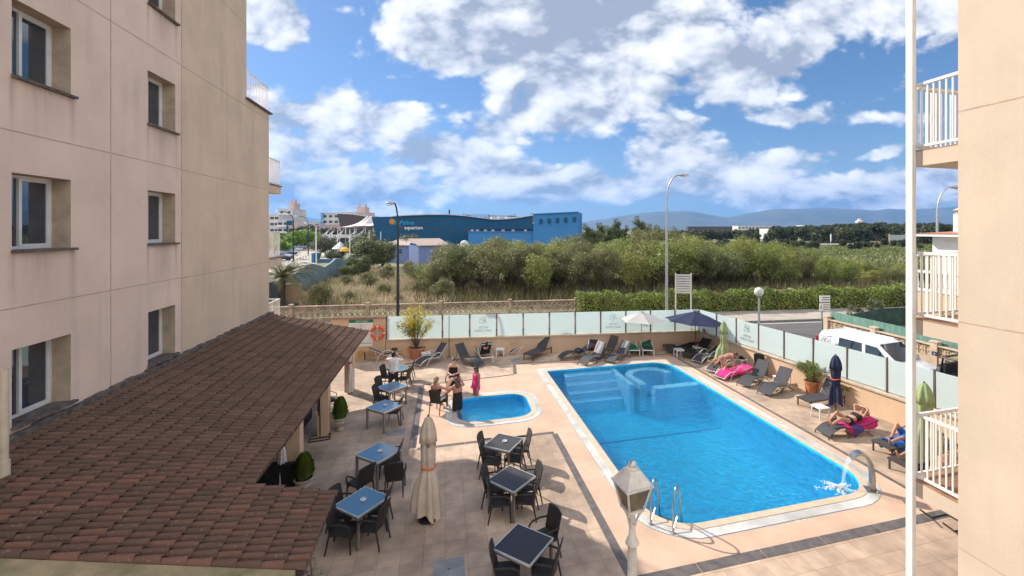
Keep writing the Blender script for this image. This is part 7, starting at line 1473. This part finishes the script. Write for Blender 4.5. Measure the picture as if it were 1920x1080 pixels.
def spout():
    p = at(1640, 920); t = thing('water_spout', 'curved flat steel water spout pouring into the near right pool corner', 'fountain', p, math.atan2(.55, -1)); H = 1.0
    cl = smooth_path([(.06, 0, 0), (.055, 0, .35), (.09, 0, .66), (.19, 0, .88), (.34, 0, .97), (.48, 0, .92), (.57, 0, .80)], 6); b = MB(); vs = []; n = len(cl)
    for i, q in enumerate(cl):
        tg = (cl[min(i+1, n-1)]-cl[max(i-1, 0)]).normalized(); nn_ = Vector((-tg.z, 0, tg.x)); s = i/(n-1); w = .075+.075*s; th = .05*(1-s)+.012
        vs += [q+Vector((0, -w, 0))-nn_*th, q+Vector((0, w, 0))-nn_*th, q+Vector((0, w*.92, 0))+nn_*th, q+Vector((0, -w*.92, 0))+nn_*th]
    b.add(vs, [(i*4+j, i*4+(j+1) % 4, (i+1)*4+(j+1) % 4, (i+1)*4+j) for i in range(n-1) for j in range(4)]+[(3, 2, 1, 0), tuple((n-1)*4+j for j in range(4))]); b.build('curved_sheet', M_steel, t, smooth=True)
    b = MB(); b.box((.08, 0, .012), (.3, .32, .024)); b.build('base_plate', M_steel, t)
    for s in (-1, 1): b = MB(); b.lathe([(.02, .024), (.02, .05), (.01, .055)], 8, c=(-.03, s*.12, 0)); b.build('bolt', M_steel, t)
    b = MB(); vs = []; K = 12; m_ = 10
    for k in range(K+1):
        s = k/K; x = .575+.22*s; z = .79-.86*s*s-.05*s; hw = .13*(1-.35*s)
        for j in range(m_+1): u = j/m_*2-1; vs.append((x+.012*math.sin(j*2.3+k), u*hw*(1+.03*math.sin(k*1.7+j)), z+.01*math.sin(j*1.9)))
    b.add(vs, [(k*(m_+1)+j, k*(m_+1)+j+1, (k+1)*(m_+1)+j+1, (k+1)*(m_+1)+j) for k in range(K) for j in range(m_)]); b.build('falling_water', M_streamm, t, smooth='all', fix=False)
    P = []; 
    n_ = 2600; a = rng.uniform(0, 6.283, n_); r_ = np.abs(rng.normal(size=n_))*.21; jj = (np.sin(a*5)+1.3)*.5; P = np.stack([0.86+r_*np.cos(a)*jj*1.25, r_*np.sin(a)*jj*.9, -.055+np.maximum(0, .09-r_*.25)*rng.random(n_)], 1); nr = rng.normal(size=(n_, 3))*.5+np.array([0, 0, 1.]); link('splash_foam', quadmesh('splash_foam', quads(P, nr, .014, .9)), M_foam, t)
spout()
# old lantern lamp post in the foreground
def lantern():
    d = 5.6; p = far(1185.5, d); z1 = zat(864, d); t = thing('lantern_post', 'old white painted lantern post with flaking paint in the foreground', 'lamp post', p, R(9)); Mw = mat('flaking_white_paint', (.78, .70, .61), .6, var=.12, vscale=7, bump=.4, bscale=25)
    nt = Mw.node_tree; L = nt.links; bs_ = nt.nodes['Principled BSDF']; src = bs_.inputs['Base Color'].links[0].from_socket; tc = nt.nodes.new('ShaderNodeTexCoord'); n = nt.nodes.new('ShaderNodeTexNoise'); n.inputs['Scale'].default_value = 9; n.inputs['Detail'].default_value = 8; n.inputs['Roughness'].default_value = .7; L.new(tc.outputs['Object'], n.inputs['Vector']); mr = nt.nodes.new('ShaderNodeMapRange'); L.new(n.outputs['Fac'], mr.inputs[0]); mr.inputs[1].default_value = .63; mr.inputs[2].default_value = .66; mx = nt.nodes.new('ShaderNodeMix'); mx.data_type = 'RGBA'; L.new(mr.outputs[0], mx.inputs[0]); L.new(src, mx.inputs[6]); mx.inputs[7].default_value = (.07, .05, .035, 1); L.new(mx.outputs[2], bs_.inputs['Base Color'])
    zr = zat(905, d); zb = zat(951, d); zroof = zat(883, d)
    def frus(b, r0, z0, r1, z1_): q = math.sqrt(2); b.add([(r0*q*math.cos(R(45+90*i)), r0*q*math.sin(R(45+90*i)), z0) for i in range(4)]+[(r1*q*math.cos(R(45+90*i)), r1*q*math.sin(R(45+90*i)), z1_) for i in range(4)], [(3, 2, 1, 0), (4, 5, 6, 7)]+[(i, (i+1) % 4, 4+(i+1) % 4, 4+i) for i in range(4)])
    b = MB(); frus(b, .18, zr+.018, .078, zroof+.03); frus(b, .200, zr-.008, .197, zr+.016); b.build('lantern_roof', Mw, t); b = MB(); b.lathe([(.078, zroof+.03), (.082, zroof+.045), (.05, zroof+.055), (.026, zroof+.06), (.028, z1-.09), (.046, z1-.07), (.052, z1-.045), (.046, z1-.02), (.02, z1), (.012, z1+.012)], 14); b.build('finial', Mw, t, smooth=True)
    b = MB()
    for i in range(4):
        c_, s_ = math.cos(R(45+90*i))*math.sqrt(2), math.sin(R(45+90*i))*math.sqrt(2); b.beam((.175*c_, .175*s_, zr-.005), (.105*c_, .105*s_, zb), .022, .022)
        c2, s2 = math.cos(R(135+90*i))*math.sqrt(2), math.sin(R(135+90*i))*math.sqrt(2); b.beam((.105*c_, .105*s_, zb), (.105*c2, .105*s2, zb), .03, .03)
    b.build('lantern_frame', Mw, t); b = MB(); frus(b, .095, zb+.015, .163, zr-.01); b.build('lantern_glass', mat('dusty_lamp_glass', (.24, .19, .12), .25, var=.2, vscale=6, alpha=.9), t)
    b = MB()
    for i in range(4): c_, s_ = math.cos(R(45+90*i)), math.sin(R(45+90*i)); b.tube([(.10*c_*1.3, .10*s_*1.3, zb), (.06*c_, .06*s_, zb-.13), (.035*c_, .035*s_, zb-.24)], .013, 6)
    b.build('scroll_bracket', Mw, t); zc = zat(1012, d); b = MB(); b.lathe([(.13, 0), (.13, .12), (.10, .16), (.085, .5), (.06, .6), (.055, zc-.12), (.062, zc-.08), (.09, zc-.04), (.075, zc), (.05, zc+.05), (.042, zc+.1), (.036, zb-.05), (.03, zb)], 20); b.build('post', Mw, t, smooth=True)
    b = MB()
    for i in range(12): th = 2*math.pi*i/12; b.tube([(.058*math.cos(th), .058*math.sin(th), .6), (.055*math.cos(th), .055*math.sin(th), zc-.14)], .007, 5)
    b.build('fluting', Mw, t)
lantern()
# shoes and small things on the deck
def shoes(px, py, lab, m):
    t = thing('sandals', lab, 'sandals', at(px, py), R(40)); 
    for s in (-1, 1):
        b = MB(); b.ell((0, s*.09, .015), (.13, .045, .015), 6); o = b.build('sole', m, t, smooth='all'); b = MB(); b.tube([(-.02, s*.09-.045, .01), (.0, s*.09, .06), (-.02, s*.09+.045, .01)], .012, 5); b.build('strap', m, o)
shoes(1079, 681, 'pair of brown sandals on the deck by the far lounger cluster', M_terra); shoes(1658, 838, 'dark sandals beneath the sunbathers near the white post', M_blackc); shoes(941, 667, 'dark sandals beside the green towel chair', M_blackc)
# loose lounger frame behind the balcony at the bottom right
t = thing('metal_frame', 'bent dark metal frame on the paving behind the lowest balcony', 'frame', at(1790, 998)); b = MB(); b.tube([(-.4, 0, .3), (0, 0, .02), (.5, 0, .02), (.5, .5, .02), (0, .5, .02), (-.4, .5, .3)], .02, 6); b.build('tubes', M_black, t)

# ------------------------------------------------------------------ people
def blob(b, vox, sm=4):
    me = b.mesh('tmp'); o = bpy.data.objects.new('tmp', me); C.objects.link(o); m = o.modifiers.new('r', 'REMESH'); m.mode = 'VOXEL'; m.voxel_size = vox; s = o.modifiers.new('s', 'SMOOTH'); s.iterations = sm; s.factor = .5
    dg = bpy.context.evaluated_depsgraph_get(); out = bpy.data.meshes.new_from_object(o.evaluated_get(dg)); bpy.data.objects.remove(o); bpy.data.meshes.remove(me); return out
def V3(*a): return Vector(a)
def limbs(J, b, g=0.0, arms=True, legs=True, hands=True, torso=True, head=True, thin=1.0):
    k = thin
    if torso:
        cl, cr, hl, hr = J['shL'], J['shR'], J['hipL'], J['hipR']; mid = lambda s, t_: (cl.lerp(hl, s), cr.lerp(hr, s))[t_]
        b.cap(cl.lerp(cr, .12)*1.0, cr.lerp(cl, .12), .062*k+g, n=12)
        for s, r_, inn in ((.16, .098, .24), (.34, .100, .24), (.58, .088, .28), (.80, .100, .22), (1.0, .108, .16)):
            p, q = cl.lerp(hl, s), cr.lerp(hr, s); b.cap(p.lerp(q, inn), q.lerp(p, inn), r_*k+g, n=14)
        for t_ in (0, 1):
            a, c = (cl, hl) if t_ == 0 else (cr, hr); o_ = (cr, hr) if t_ == 0 else (cl, hl)
            b.cap(a.lerp(o_[0], .22), a.lerp(c, .58).lerp(o_[0].lerp(o_[1], .58), .27), .085*k+g, .080*k+g, 12); b.cap(a.lerp(c, .58).lerp(o_[0].lerp(o_[1], .58), .27), c.lerp(o_[1], .12), .080*k+g, .098*k+g, 12)
    if head:
        nb = J['shL'].lerp(J['shR'], .5); hd = J['head']; up = (hd-J['neck']).normalized(); f = J['face'].normalized(); f = (f-up*f.dot(up)).normalized(); sd = up.cross(f)
        b.cap(nb-up*.02, hd-up*.05-f*.01, .056, .052, 12); b.cap(hd+up*.035-f*.022, hd+up*.03+f*.018, .084, .078, 14); b.cap(hd-up*.01+f*.01, hd-up*.075+f*.045, .070, .040, 12)
        b.cap(hd+f*.088+up*.015, hd+f*.112-up*.022, .011, .015, 8)
        for s in (-1, 1): b.cap(hd+sd*.078*s-f*.005+up*.012, hd+sd*.082*s-f*.01-up*.018, .016, .012, 8); b.cap(hd+f*.083+sd*.03*s+up*.04, hd+f*.083+sd*.05*s+up*.036, .012, n=6)
        b.cap(hd+f*.086-up*.052-sd*.016, hd+f*.086-up*.052+sd*.016, .010, n=8)
    for S in 'LR':
        if arms:
            b.cap(J['sh'+S], J['el'+S], .047*k+g, .038*k+g, 12); b.cap(J['el'+S], J['wr'+S], .038*k+g, .025*k+g, 12)
        if hands and head:
            w = J['wr'+S]; e = J['el'+S]; d = J.get('hd'+S, (w-e)).normalized(); n_ = J.get('pn'+S, V3(0, 0, 1)); n_ = (n_-d*n_.dot(d)); n_ = n_.normalized() if n_.length > .01 else V3(1, 0, 0); sdv = d.cross(n_)*(1 if S == 'L' else -1)
            b.cap(w, w+d*.03, .025, .024, 8)
            for q in (-.024, -.008, .008, .024): b.cap(w+d*.02+sdv*q*.8, w+d*.088+sdv*q*1.15, .014, .0125, 8)
            for q, l_ in zip((-.033, -.011, .011, .032), (.066, .078, .074, .058)):
                r0 = w+d*.088+sdv*q; a1 = (d-n_*.35).normalized(); a2 = (d-n_*1.0).normalized(); b.cap(r0, r0+a1*l_*.55, .0098, .009, 6); b.cap(r0+a1*l_*.55, r0+a1*l_*.55+a2*l_*.45, .009, .0078, 6)
            r0 = w+d*.025-sdv*.026; a1 = (d*.6-sdv*.8-n_*.2).normalized(); b.cap(r0, r0+a1*.042, .013, .011, 6); b.cap(r0+a1*.042, r0+a1*.04+(d-n_*.3).normalized()*.032, .011, .009, 6)
        if legs:
            hp = J['hip'+S]; kn = J['knee'+S]; an = J['ank'+S]; to = J['toe'+S]
            b.cap(hp, hp.lerp(kn, .5), .092*k+g, .074*k+g, 14); b.cap(hp.lerp(kn, .5), kn, .074*k+g, .053*k+g, 14)
            if legs != 'thigh':
                cf = kn.lerp(an, .32); b.cap(kn, cf, .050*k+g, .052*k+g, 12); b.cap(cf, an, .052*k+g, .033*k+g, 12)
                if hands:
                    dn = (to-an); heel = an-dn.normalized()*.035; b.cap(heel+(heel-an)*.0, an.lerp(to, .45), .034, .034, 10); b.cap(an.lerp(to, .35), to, .036, .022, 10)
                    sv = dn.cross(kn-an); sv = sv.normalized() if sv.length > .001 else V3(1, 0, 0)
                    for q in (-.03, -.015, 0, .015, .03): b.cap(to+sv*q-dn.normalized()*.02, to+sv*q+dn.normalized()*.022, .0105, .009, 6)
    return b
def person(label, loc, rz, J, skin, hair=None, hairm=None, clothes=(), scale=1.0, thin=1.0, extra=None):
    t = thing('person', label, 'person', loc, rz); t.scale = (scale,)*3
    b = MB(); limbs(J, b, thin=thin); link('body', blob(b, .0105, 3), skin, t, smooth='all')
    hd = J['head']; up = (hd-J['neck']).normalized(); f = J['face'].normalized(); f = (f-up*f.dot(up)).normalized(); sd = up.cross(f)
    for s in (-1, 1): b = MB(); b.ell(hd+f*.086+sd*.032*s+up*.018, .0105, 6); b.build('eye', M_eye, t, smooth='all')
    b = MB(); b.cap(hd+f*.099-up*.05-sd*.016, hd+f*.099-up*.05+sd*.016, .0075, n=6); b.build('lips', mat('lips', (.45, .13, .11), .5), t, smooth='all')
    if hair:
        b = MB(); b.cap(hd+up*.05-f*.035, hd+up*.052+f*.012, .088, .080, 14); b.cap(hd-f*.035-up*.02, hd-f*.03+up*.04, .082, .088, 12)
        for s in (-1, 1): b.cap(hd+sd*.062*s+up*.05-f*.01, hd+sd*.070*s-f*.03-up*.02, .032, .028, 8)
        if hair == 'long' or hair == 'curly':
            nb = J['shL'].lerp(J['shR'], .5); bk = (J['hipL'].lerp(J['hipR'], .5)-nb).normalized(); back = -f
            e = hd-f*.075+bk*.36; w_ = .06 if hair == 'long' else .095
            for s in (-1, 0, 1): b.cap(hd-f*.05+sd*.05*s, hd-f*.085+sd*.055*s+bk*.2, .05, w_*.8, 8); b.cap(hd-f*.085+sd*.055*s+bk*.2, e+sd*.045*s, w_*.8, w_*.45, 8)
            if hair == 'curly':
                r2 = np.random.default_rng(1)
                for i in range(34): q = Vector(r2.normal(size=3)); q.normalize(); c0 = (hd-f*.05+bk*r2.uniform(-.02, .30)); b.ell(c0+Vector((q.x*.105, q.y*.085, q.z*.06)), .032, 5)
        if hair == 'bun': b.ell(hd-f*.11+up*.06, .045, 7)
        if hair == 'tail': b.cap(hd-f*.10+up*.03, hd-f*.13-up*.05, .035, .04, 8); b.cap(hd-f*.13-up*.05, hd-f*.10-up*.17, .04, .018, 8)
        link('hair', blob(b, .012, 1 if hair == 'curly' else 3), hairm, t, smooth='all')
    for kind, m in clothes:
        b = MB(); cl, cr, hl, hr = J['shL'], J['shR'], J['hipL'], J['hipR']
        def tors(s0, s1, g, step=.1):
            for s in np.arange(s0, s1+.001, step):
                r_ = float(np.interp(s, [0, .16, .34, .58, .8, 1.0], [.07, .098, .100, .088, .100, .108]))*thin+g; inn = float(np.interp(s, [0, .16, .34, .58, .8, 1.0], [.12, .20, .22, .26, .2, .12])); p, q = cl.lerp(hl, s), cr.lerp(hr, s); b.cap(p.lerp(q, inn), q.lerp(p, inn), r_, n=14)
        dnv = (hl.lerp(hr, .5)-cl.lerp(cr, .5)).normalized()
        if kind == 'shirt':
            tors(0.0, .92, .018)
            for S in 'LR': b.cap(J['sh'+S], J['sh'+S].lerp(J['el'+S], .62), .066, .060, 12)
            b.cap(cl.lerp(cr, .1), cr.lerp(cl, .1), .078, n=12)
        if kind == 'trousers':
            tors(.82, 1.0, .012)
            for S in 'LR': hp, kn, an = J['hip'+S], J['knee'+S], J['ank'+S]; b.cap(hp, kn, .105, .075, 14); b.cap(kn, an+(kn-an)*.1, .074, .056, 12)
        if kind == 'shorts':
            tors(.82, 1.0, .014)
            for S in 'LR': hp, kn = J['hip'+S], J['knee'+S]; b.cap(hp, hp.lerp(kn, .55), .107, .095, 14)
        if kind == 'swimsuit':
            tors(.18, 1.02, .011)
            for S in 'LR': b.cap(J['sh'+S].lerp(J['neck'], .5), J['sh'+S].lerp(J['hip'+S], .25).lerp(cl.lerp(cr, .5), .3), .03, .05, 8)
            for S in 'LR': b.cap(J['hip'+S], J['hip'+S].lerp(J['knee'+S], .26), .112*thin, .106*thin, 12)
        if kind == 'dress':
            tors(.5, 1.0, .012)
            for S in 'LR': hp, kn = J['hip'+S], J['knee'+S]; b.cap(hp, hp.lerp(kn, .78), .112, .105, 14)
            for s in (.2, .5, .75): p = J['hipL'].lerp(J['kneeL'], s); q = J['hipR'].lerp(J['kneeR'], s); b.cap(p, q, .105, n=12)
        if kind == 'top':
            tors(.22, .66, .010)
            for S in 'LR': b.cap(J['sh'+S].lerp(J['neck'], .35), J['sh'+S].lerp(J['hip'+S], .3).lerp(cl.lerp(cr, .5), .3), .035, .06, 8)
        if kind == 'bra': tors(.24, .34, .010, .05)
        if kind == 'briefs':
            tors(.90, 1.0, .008, .05)
            for S in 'LR': b.cap(J['hip'+S], J['hip'+S].lerp(J['knee'+S], .10), .099*thin, .094*thin, 12)
        link({'shirt': 'shirt', 'trousers': 'trousers', 'shorts': 'shorts', 'swimsuit': 'swimsuit', 'dress': 'dress', 'top': 'top', 'bra': 'bikini_top', 'briefs': 'briefs'}[kind], blob(b, .013, 3), m, t, smooth='all')
    if extra: extra(t, J)
    return t
def stand(**k):
    J = dict(hipL=V3(-.085, 0, .92), hipR=V3(.085, 0, .92), kneeL=V3(-.10, .03, .50), kneeR=V3(.10, .03, .50), ankL=V3(-.11, -.02, .07), ankR=V3(.11, -.02, .07), toeL=V3(-.13, .13, .03), toeR=V3(.13, .13, .03), shL=V3(-.165, -.01, 1.42), shR=V3(.165, -.01, 1.42), elL=V3(-.23, -.03, 1.13), elR=V3(.23, -.03, 1.13), wrL=V3(-.23, .06, .89), wrR=V3(.23, .06, .89), neck=V3(0, 0, 1.49), head=V3(0, .02, 1.62), face=V3(0, 1, 0), pnL=V3(1, 0, 0), pnR=V3(-1, 0, 0)); J.update(k); return J
def lying(kneeL=.12, kneeR=.12, back=18, z=.44, arms='side', spread=.10, x0=.12, headup=0):
    a = R(back); hip = 1.02+x0; c, s = math.cos(a), math.sin(a); T = lambda u, y, w=0: V3(hip+u*c-w*s, y, z+.02+u*s+w*c)
    def leg(k, y):
        d = math.sqrt(max(.01, .42**2-k**2)); e = math.sqrt(max(.01, .42**2-k**2)); return V3(hip-d, y*1.2, z+k), V3(hip-d-e, y*1.3, z-.02)
    kl, al = leg(kneeL, spread); kr, ar = leg(kneeR, -spread)
    J = dict(hipL=T(0, .09), hipR=T(0, -.09), kneeL=kl, kneeR=kr, ankL=al, ankR=ar, toeL=al+V3(-.06, .03, .13), toeR=ar+V3(-.06, -.03, .13), shL=T(.50, .165), shR=T(.50, -.165), neck=T(.57, 0, .01), head=T(.70, 0, .05+headup), face=V3(-s, 0, c))
    if kneeL > .25: J['toeL'] = al+V3(-.15, .02, -.01)
    if kneeR > .25: J['toeR'] = ar+V3(-.15, -.02, -.01)
    if arms == 'side': J.update(elL=T(.26, .25, .02), elR=T(.26, -.25, .02), wrL=T(.03, .22, .08), wrR=T(.03, -.22, .08))
    if arms == 'hat': J.update(elL=T(.62, .26, .22), elR=T(.62, -.26, .22), wrL=T(.74, .10, .22), wrR=T(.74, -.10, .22), hdL=V3(.2, -1, 0), hdR=V3(.2, 1, 0))
    if arms == 'head': J.update(elL=T(.70, .32, .10), elR=T(.26, -.25, .02), wrL=T(.80, .12, .02), wrR=T(.10, -.15, .13))
    return J
def on(foot, head): p, q = at(*foot), at(*head); return (p.x, p.y, 0), math.atan2(q.y-p.y, q.x-p.x)
toC = lambda p: math.atan2(-p.y, -p.x)        # heading towards the viewer
def head_rz(dx, dy): return math.atan2(dy, dx)-math.pi/2     # +y of the figure points along (dx,dy)
# man photographing, seen from behind
p = far(738, 18.75)
def phone(t, J): b = MB(); b.box(tuple(J['head']+V3(0, .17, .01)), (.15, .02, .08)); b.build('phone', M_black, t)
person('man in a white shirt and dark trousers standing with both hands raised to his face', (p.x, p.y, 0), head_rz(.22, 1), stand(elL=V3(-.40, .10, 1.36), elR=V3(.40, .10, 1.36), wrL=V3(-.13, .17, 1.56), wrR=V3(.13, .17, 1.56), hdL=V3(.5, .2, .8), hdR=V3(-.5, .2, .8), kneeL=V3(-.13, .03, .50), kneeR=V3(.13, .03, .5), ankL=V3(-.17, -.02, .07), ankR=V3(.17, -.02, .07), toeL=V3(-.21, .12, .03), toeR=V3(.21, .12, .03)), M_skin2, 'short', M_hair, [('trousers', M_trous), ('shirt', M_shirt)], 1.0, 1.08)
# woman in the black wrap standing in the paddling pool
p = far(858, 16.75)
person('woman with curly hair and black dress standing in the paddling pool with one arm raised', (p.x, p.y, -.45), head_rz(-.35, 1), stand(elR=V3(.30, .16, 1.36), wrR=V3(.20, .26, 1.60), elL=V3(-.30, .18, 1.20), wrL=V3(-.36, .40, 1.10), hdR=V3(-.2, .2, 1), head=V3(-.01, .06, 1.61), face=V3(-.3, 1, -.1), shL=V3(-.16, .02, 1.40), shR=V3(.16, .02, 1.41)), M_skin3, 'curly', M_hairb, [('dress', M_blackc)], 1.02, 1.12)
# woman in pink
p = far(893, 18.4)
person('dark haired woman in a bright pink swimsuit standing in the paddling pool', (p.x, p.y, -.45), head_rz(-.9, -.5), stand(elL=V3(-.22, .0, 1.12), elR=V3(.22, .0, 1.12)), M_skin3, 'long', M_hair, [('swimsuit', M_pinkc)], .96, 1.22)
# seated woman in black facing the viewer
def sit(**k):
    J = dict(hipL=V3(-.09, -.06, .53), hipR=V3(.09, -.06, .53), kneeL=V3(-.11, .38, .55), kneeR=V3(.11, .38, .55), ankL=V3(-.12, .42, .10), ankR=V3(.12, .42, .10), toeL=V3(-.13, .56, .04), toeR=V3(.13, .56, .04), shL=V3(-.165, -.17, 1.02), shR=V3(.165, -.17, 1.02), elL=V3(-.25, -.05, .77), elR=V3(.25, -.05, .77), wrL=V3(-.05, .12, .74), wrR=V3(.05, .12, .74), neck=V3(0, -.16, 1.10), head=V3(0, -.13, 1.23), face=V3(0, 1, 0)); J.update(k); return J
p = at(850, 742) ; p = far(849, 18.9); chair((p.x, p.y), head_rz(-.28, -1), 'dark wicker armchair under the seated woman in black facing the camera')
person('woman in black seated in an armchair beyond the paddling pool, facing the camera', (p.x, p.y, 0), head_rz(-.28, -1), sit(kneeL=V3(-.04, .40, .62), ankL=V3(.12, .56, .28), toeL=V3(.14, .70, .22), hdL=V3(1, .2, 0), hdR=V3(-1, .2, 0)), M_skin2, 'tail', M_hairb, [('top', M_blackc), ('shorts', mat('dark_skirt', (.08, .06, .05), .9))], 1.03, 1.15)
p = far(822, 16.75); chair((p.x, p.y), head_rz(.62, 1), 'dark wicker armchair at the paddling pool edge with its back to the camera')
person('blond woman seated with her back to the camera reaching towards the paddling pool', (p.x, p.y, 0), head_rz(.62, 1), sit(elR=V3(.34, .10, .84), wrR=V3(.42, .34, .88), hdR=V3(.3, 1, .3)), M_skin, 'tail', M_hairl, [('bra', M_blackc), ('shorts', M_shirt)], 1.03, 1.1)
# green towel chair with its sitter
put(lounger_flat('white framed chair with a green towel, its back turned to the camera', LG, M_whitep, M_blackc, 55, True), (899, 664), (921, 690))
drape('towel', 'green towel hanging over the back of the white chair by the far parapet', 'towel', M_green, (899, 664), (921, 690), 1.25, 1.68, lambda x: .39+(x-1.24)*1.42, .70, sag=.10); drape('towel', 'green towel on the seat of the white chair by the far parapet', 'towel', M_green, (899, 664), (921, 690), .5, 1.2, .38, .66)
l, r_ = on((899, 664), (921, 690)); person('sunbather lying on the green towel chair with only legs and arm visible', l, r_, lying(.2, .05, 45, .44), M_skin2, 'short', M_hair, [('shorts', M_blackc)])
# lying sunbather under the bending woman
l, r_ = on((1332, 700), (1392, 680)); person('sunbather lying on a lounger behind the bending woman', l, r_, lying(.10, .16, 14, .43, x0=-.05), M_skin, 'short', M_hairb, [('briefs', M_blackc), ('bra', M_blackc)])
p = at(1356, 706)
person('woman in a bikini bending far forward over the pink towel lounger', (p.x, p.y, 0), head_rz(1, -.32), stand(hipL=V3(-.09, -.10, .88), hipR=V3(.09, -.10, .88), kneeL=V3(-.10, .02, .48), kneeR=V3(.12, .10, .50), ankL=V3(-.10, -.06, .08), ankR=V3(.13, -.20, .12), toeL=V3(-.11, .09, .03), toeR=V3(.14, -.08, .04), shL=V3(-.16, .38, 1.03), shR=V3(.16, .38, 1.03), elL=V3(-.19, .44, .74), elR=V3(.19, .44, .74), wrL=V3(-.16, .48, .48), wrR=V3(.16, .50, .48), neck=V3(0, .45, 1.04), head=V3(0, .57, 1.05), face=V3(0, .45, -1)), M_skin, 'bun', M_hairb, [('briefs', mat('patterned_bikini', (.35, .18, .14), .8)), ('bra', mat('patterned_bikini', (.35, .18, .14), .8))], 1.0, .97)
# woman with straw hat
def hat(t, J):
    hd = J['head']; b = MB(); up = (hd-J['neck']).normalized(); Mx = up.to_track_quat('Z', 'Y').to_matrix(); vs = []; n = 22
    prof = [(.20, .02), (.205, .035), (.11, .06), (.10, .14), (.05, .165), (.0, .17)]
    for r0, z0 in prof:
        for j in range(n): th = 2*math.pi*j/n; vs.append(hd+V3(0, 0, .03)+Mx@V3(r0*math.cos(th), r0*math.sin(th), z0-.02+.012*math.sin(3*th)*(r0 > .15)))
    b.add(vs, [(i*n+j, i*n+(j+1) % n, (i+1)*n+(j+1) % n, (i+1)*n+j) for i in range(len(prof)-1) for j in range(n)]); o = b.build('straw_hat', mat('pale_straw', (.62, .60, .55), .9, var=.15, vscale=40, bump=.4, bscale=120), t, smooth=True)
l, r_ = on((1542, 818), (1640, 808)); person('woman in a black bikini and pale hat lying on the pink towel with knees raised', l, r_, lying(.27, .16, 17, .44, 'hat', x0=-.02), M_skin, 'short', M_hairl, [('briefs', M_blackc), ('bra', M_blackc)], 1.0, 1.0, hat)
l, r_ = on((1652, 854), (1744, 838)); person('sunbather on the blue towel nearest the white post, one knee drawn up', l, r_, lying(.36, .05, 33, .46, 'side', x0=.0), M_skin, 'short', M_hair, [('shorts', M_bluet)])
l, r_ = on((1684, 890), (1786, 872)); person('sunbather in a blue top on the farthest right lounger behind the railing', l, r_, lying(.08, .12, 38, .46, 'side', x0=0), M_skin, 'short', M_hairb, [('top', M_bluet), ('briefs', M_bluet)])
p = far(1768, 11.2); person('person in blue shorts seated behind the lowest balcony railing', (p.x+.3, p.y, 0), head_rz(-.5, -1), sit(), M_skin, 'short', M_hair, [('shorts', M_bluet)]); 
b = MB(); t = thing('stool', 'low stool under the person in blue shorts behind the railing', 'stool', (p.x+.3, p.y-.05, 0)); b.box((0, 0, .41), (.4, .4, .05)); b.build('seat', M_whitep, t)
for sx in (-.17, .17):
    for sy in (-.17, .17): b = MB(); b.tube([(sx, sy, 0), (sx, sy, .39)], .02, 6); b.build('leg', M_whitep, t)

# ------------------------------------------------------------------ every tree its own label, counted along the picture
ORD = 'first second third fourth fifth sixth seventh eighth ninth tenth eleventh twelfth thirteenth fourteenth fifteenth sixteenth seventeenth eighteenth nineteenth twentieth'.split()
def ordn(i):
    if i < 20: return ORD[i]
    t_, u_ = divmod(i+1, 10); tens = {2: 'twenty', 3: 'thirty', 4: 'forty', 5: 'fifty', 6: 'sixty', 7: 'seventy', 8: 'eighty', 9: 'ninety'}[t_]
    return tens+'-'+ORD[u_-1] if u_ else {2: 'twentieth', 3: 'thirtieth', 4: 'fortieth', 5: 'fiftieth', 6: 'sixtieth', 7: 'seventieth', 8: 'eightieth', 9: 'ninetieth'}[t_]
def pxof(o): p = o.location; return PX0+FPX*(p.x*RT.x+p.y*RT.y)/depth(p)
def renumber(sel, fmt):
    for i, o in enumerate(sorted(sel, key=pxof)): o['label'] = fmt % ordn(i)
tops = [o for o in C.objects if o.parent is None]
for nm, fmt in (('feathery tamarisk', 'feathery tamarisk in the thicket behind the wall, %s of its kind from the left'), ('dull olive', 'dull olive tamarisk in the thicket behind the wall, %s of its kind from the left'), ('low spreading', 'low spreading tamarisk in the thicket, %s of its kind from the left'), ('fresher green bush', 'fresh green bush behind the hedge, %s of its kind from the left'), ('dark umbrella pine', 'dark umbrella pine of the far tree line, %s pine from the left'), ('dark low tree', 'dark low tree of the far tree line, %s low tree from the left'), ('broad dark tree', 'broad dark tree above the aquarium roof, %s from the left'), ('upright poplar', 'upright poplar right of the blue building, %s from the left'), ('short white bollard', 'short white bollard on the pale pavement, %s from the left'), ('dark round tree', 'dark round tree behind the bright street trees, %s from the left')):
    renumber([o for o in tops if str(o.get('label', '')).startswith(nm)], fmt)
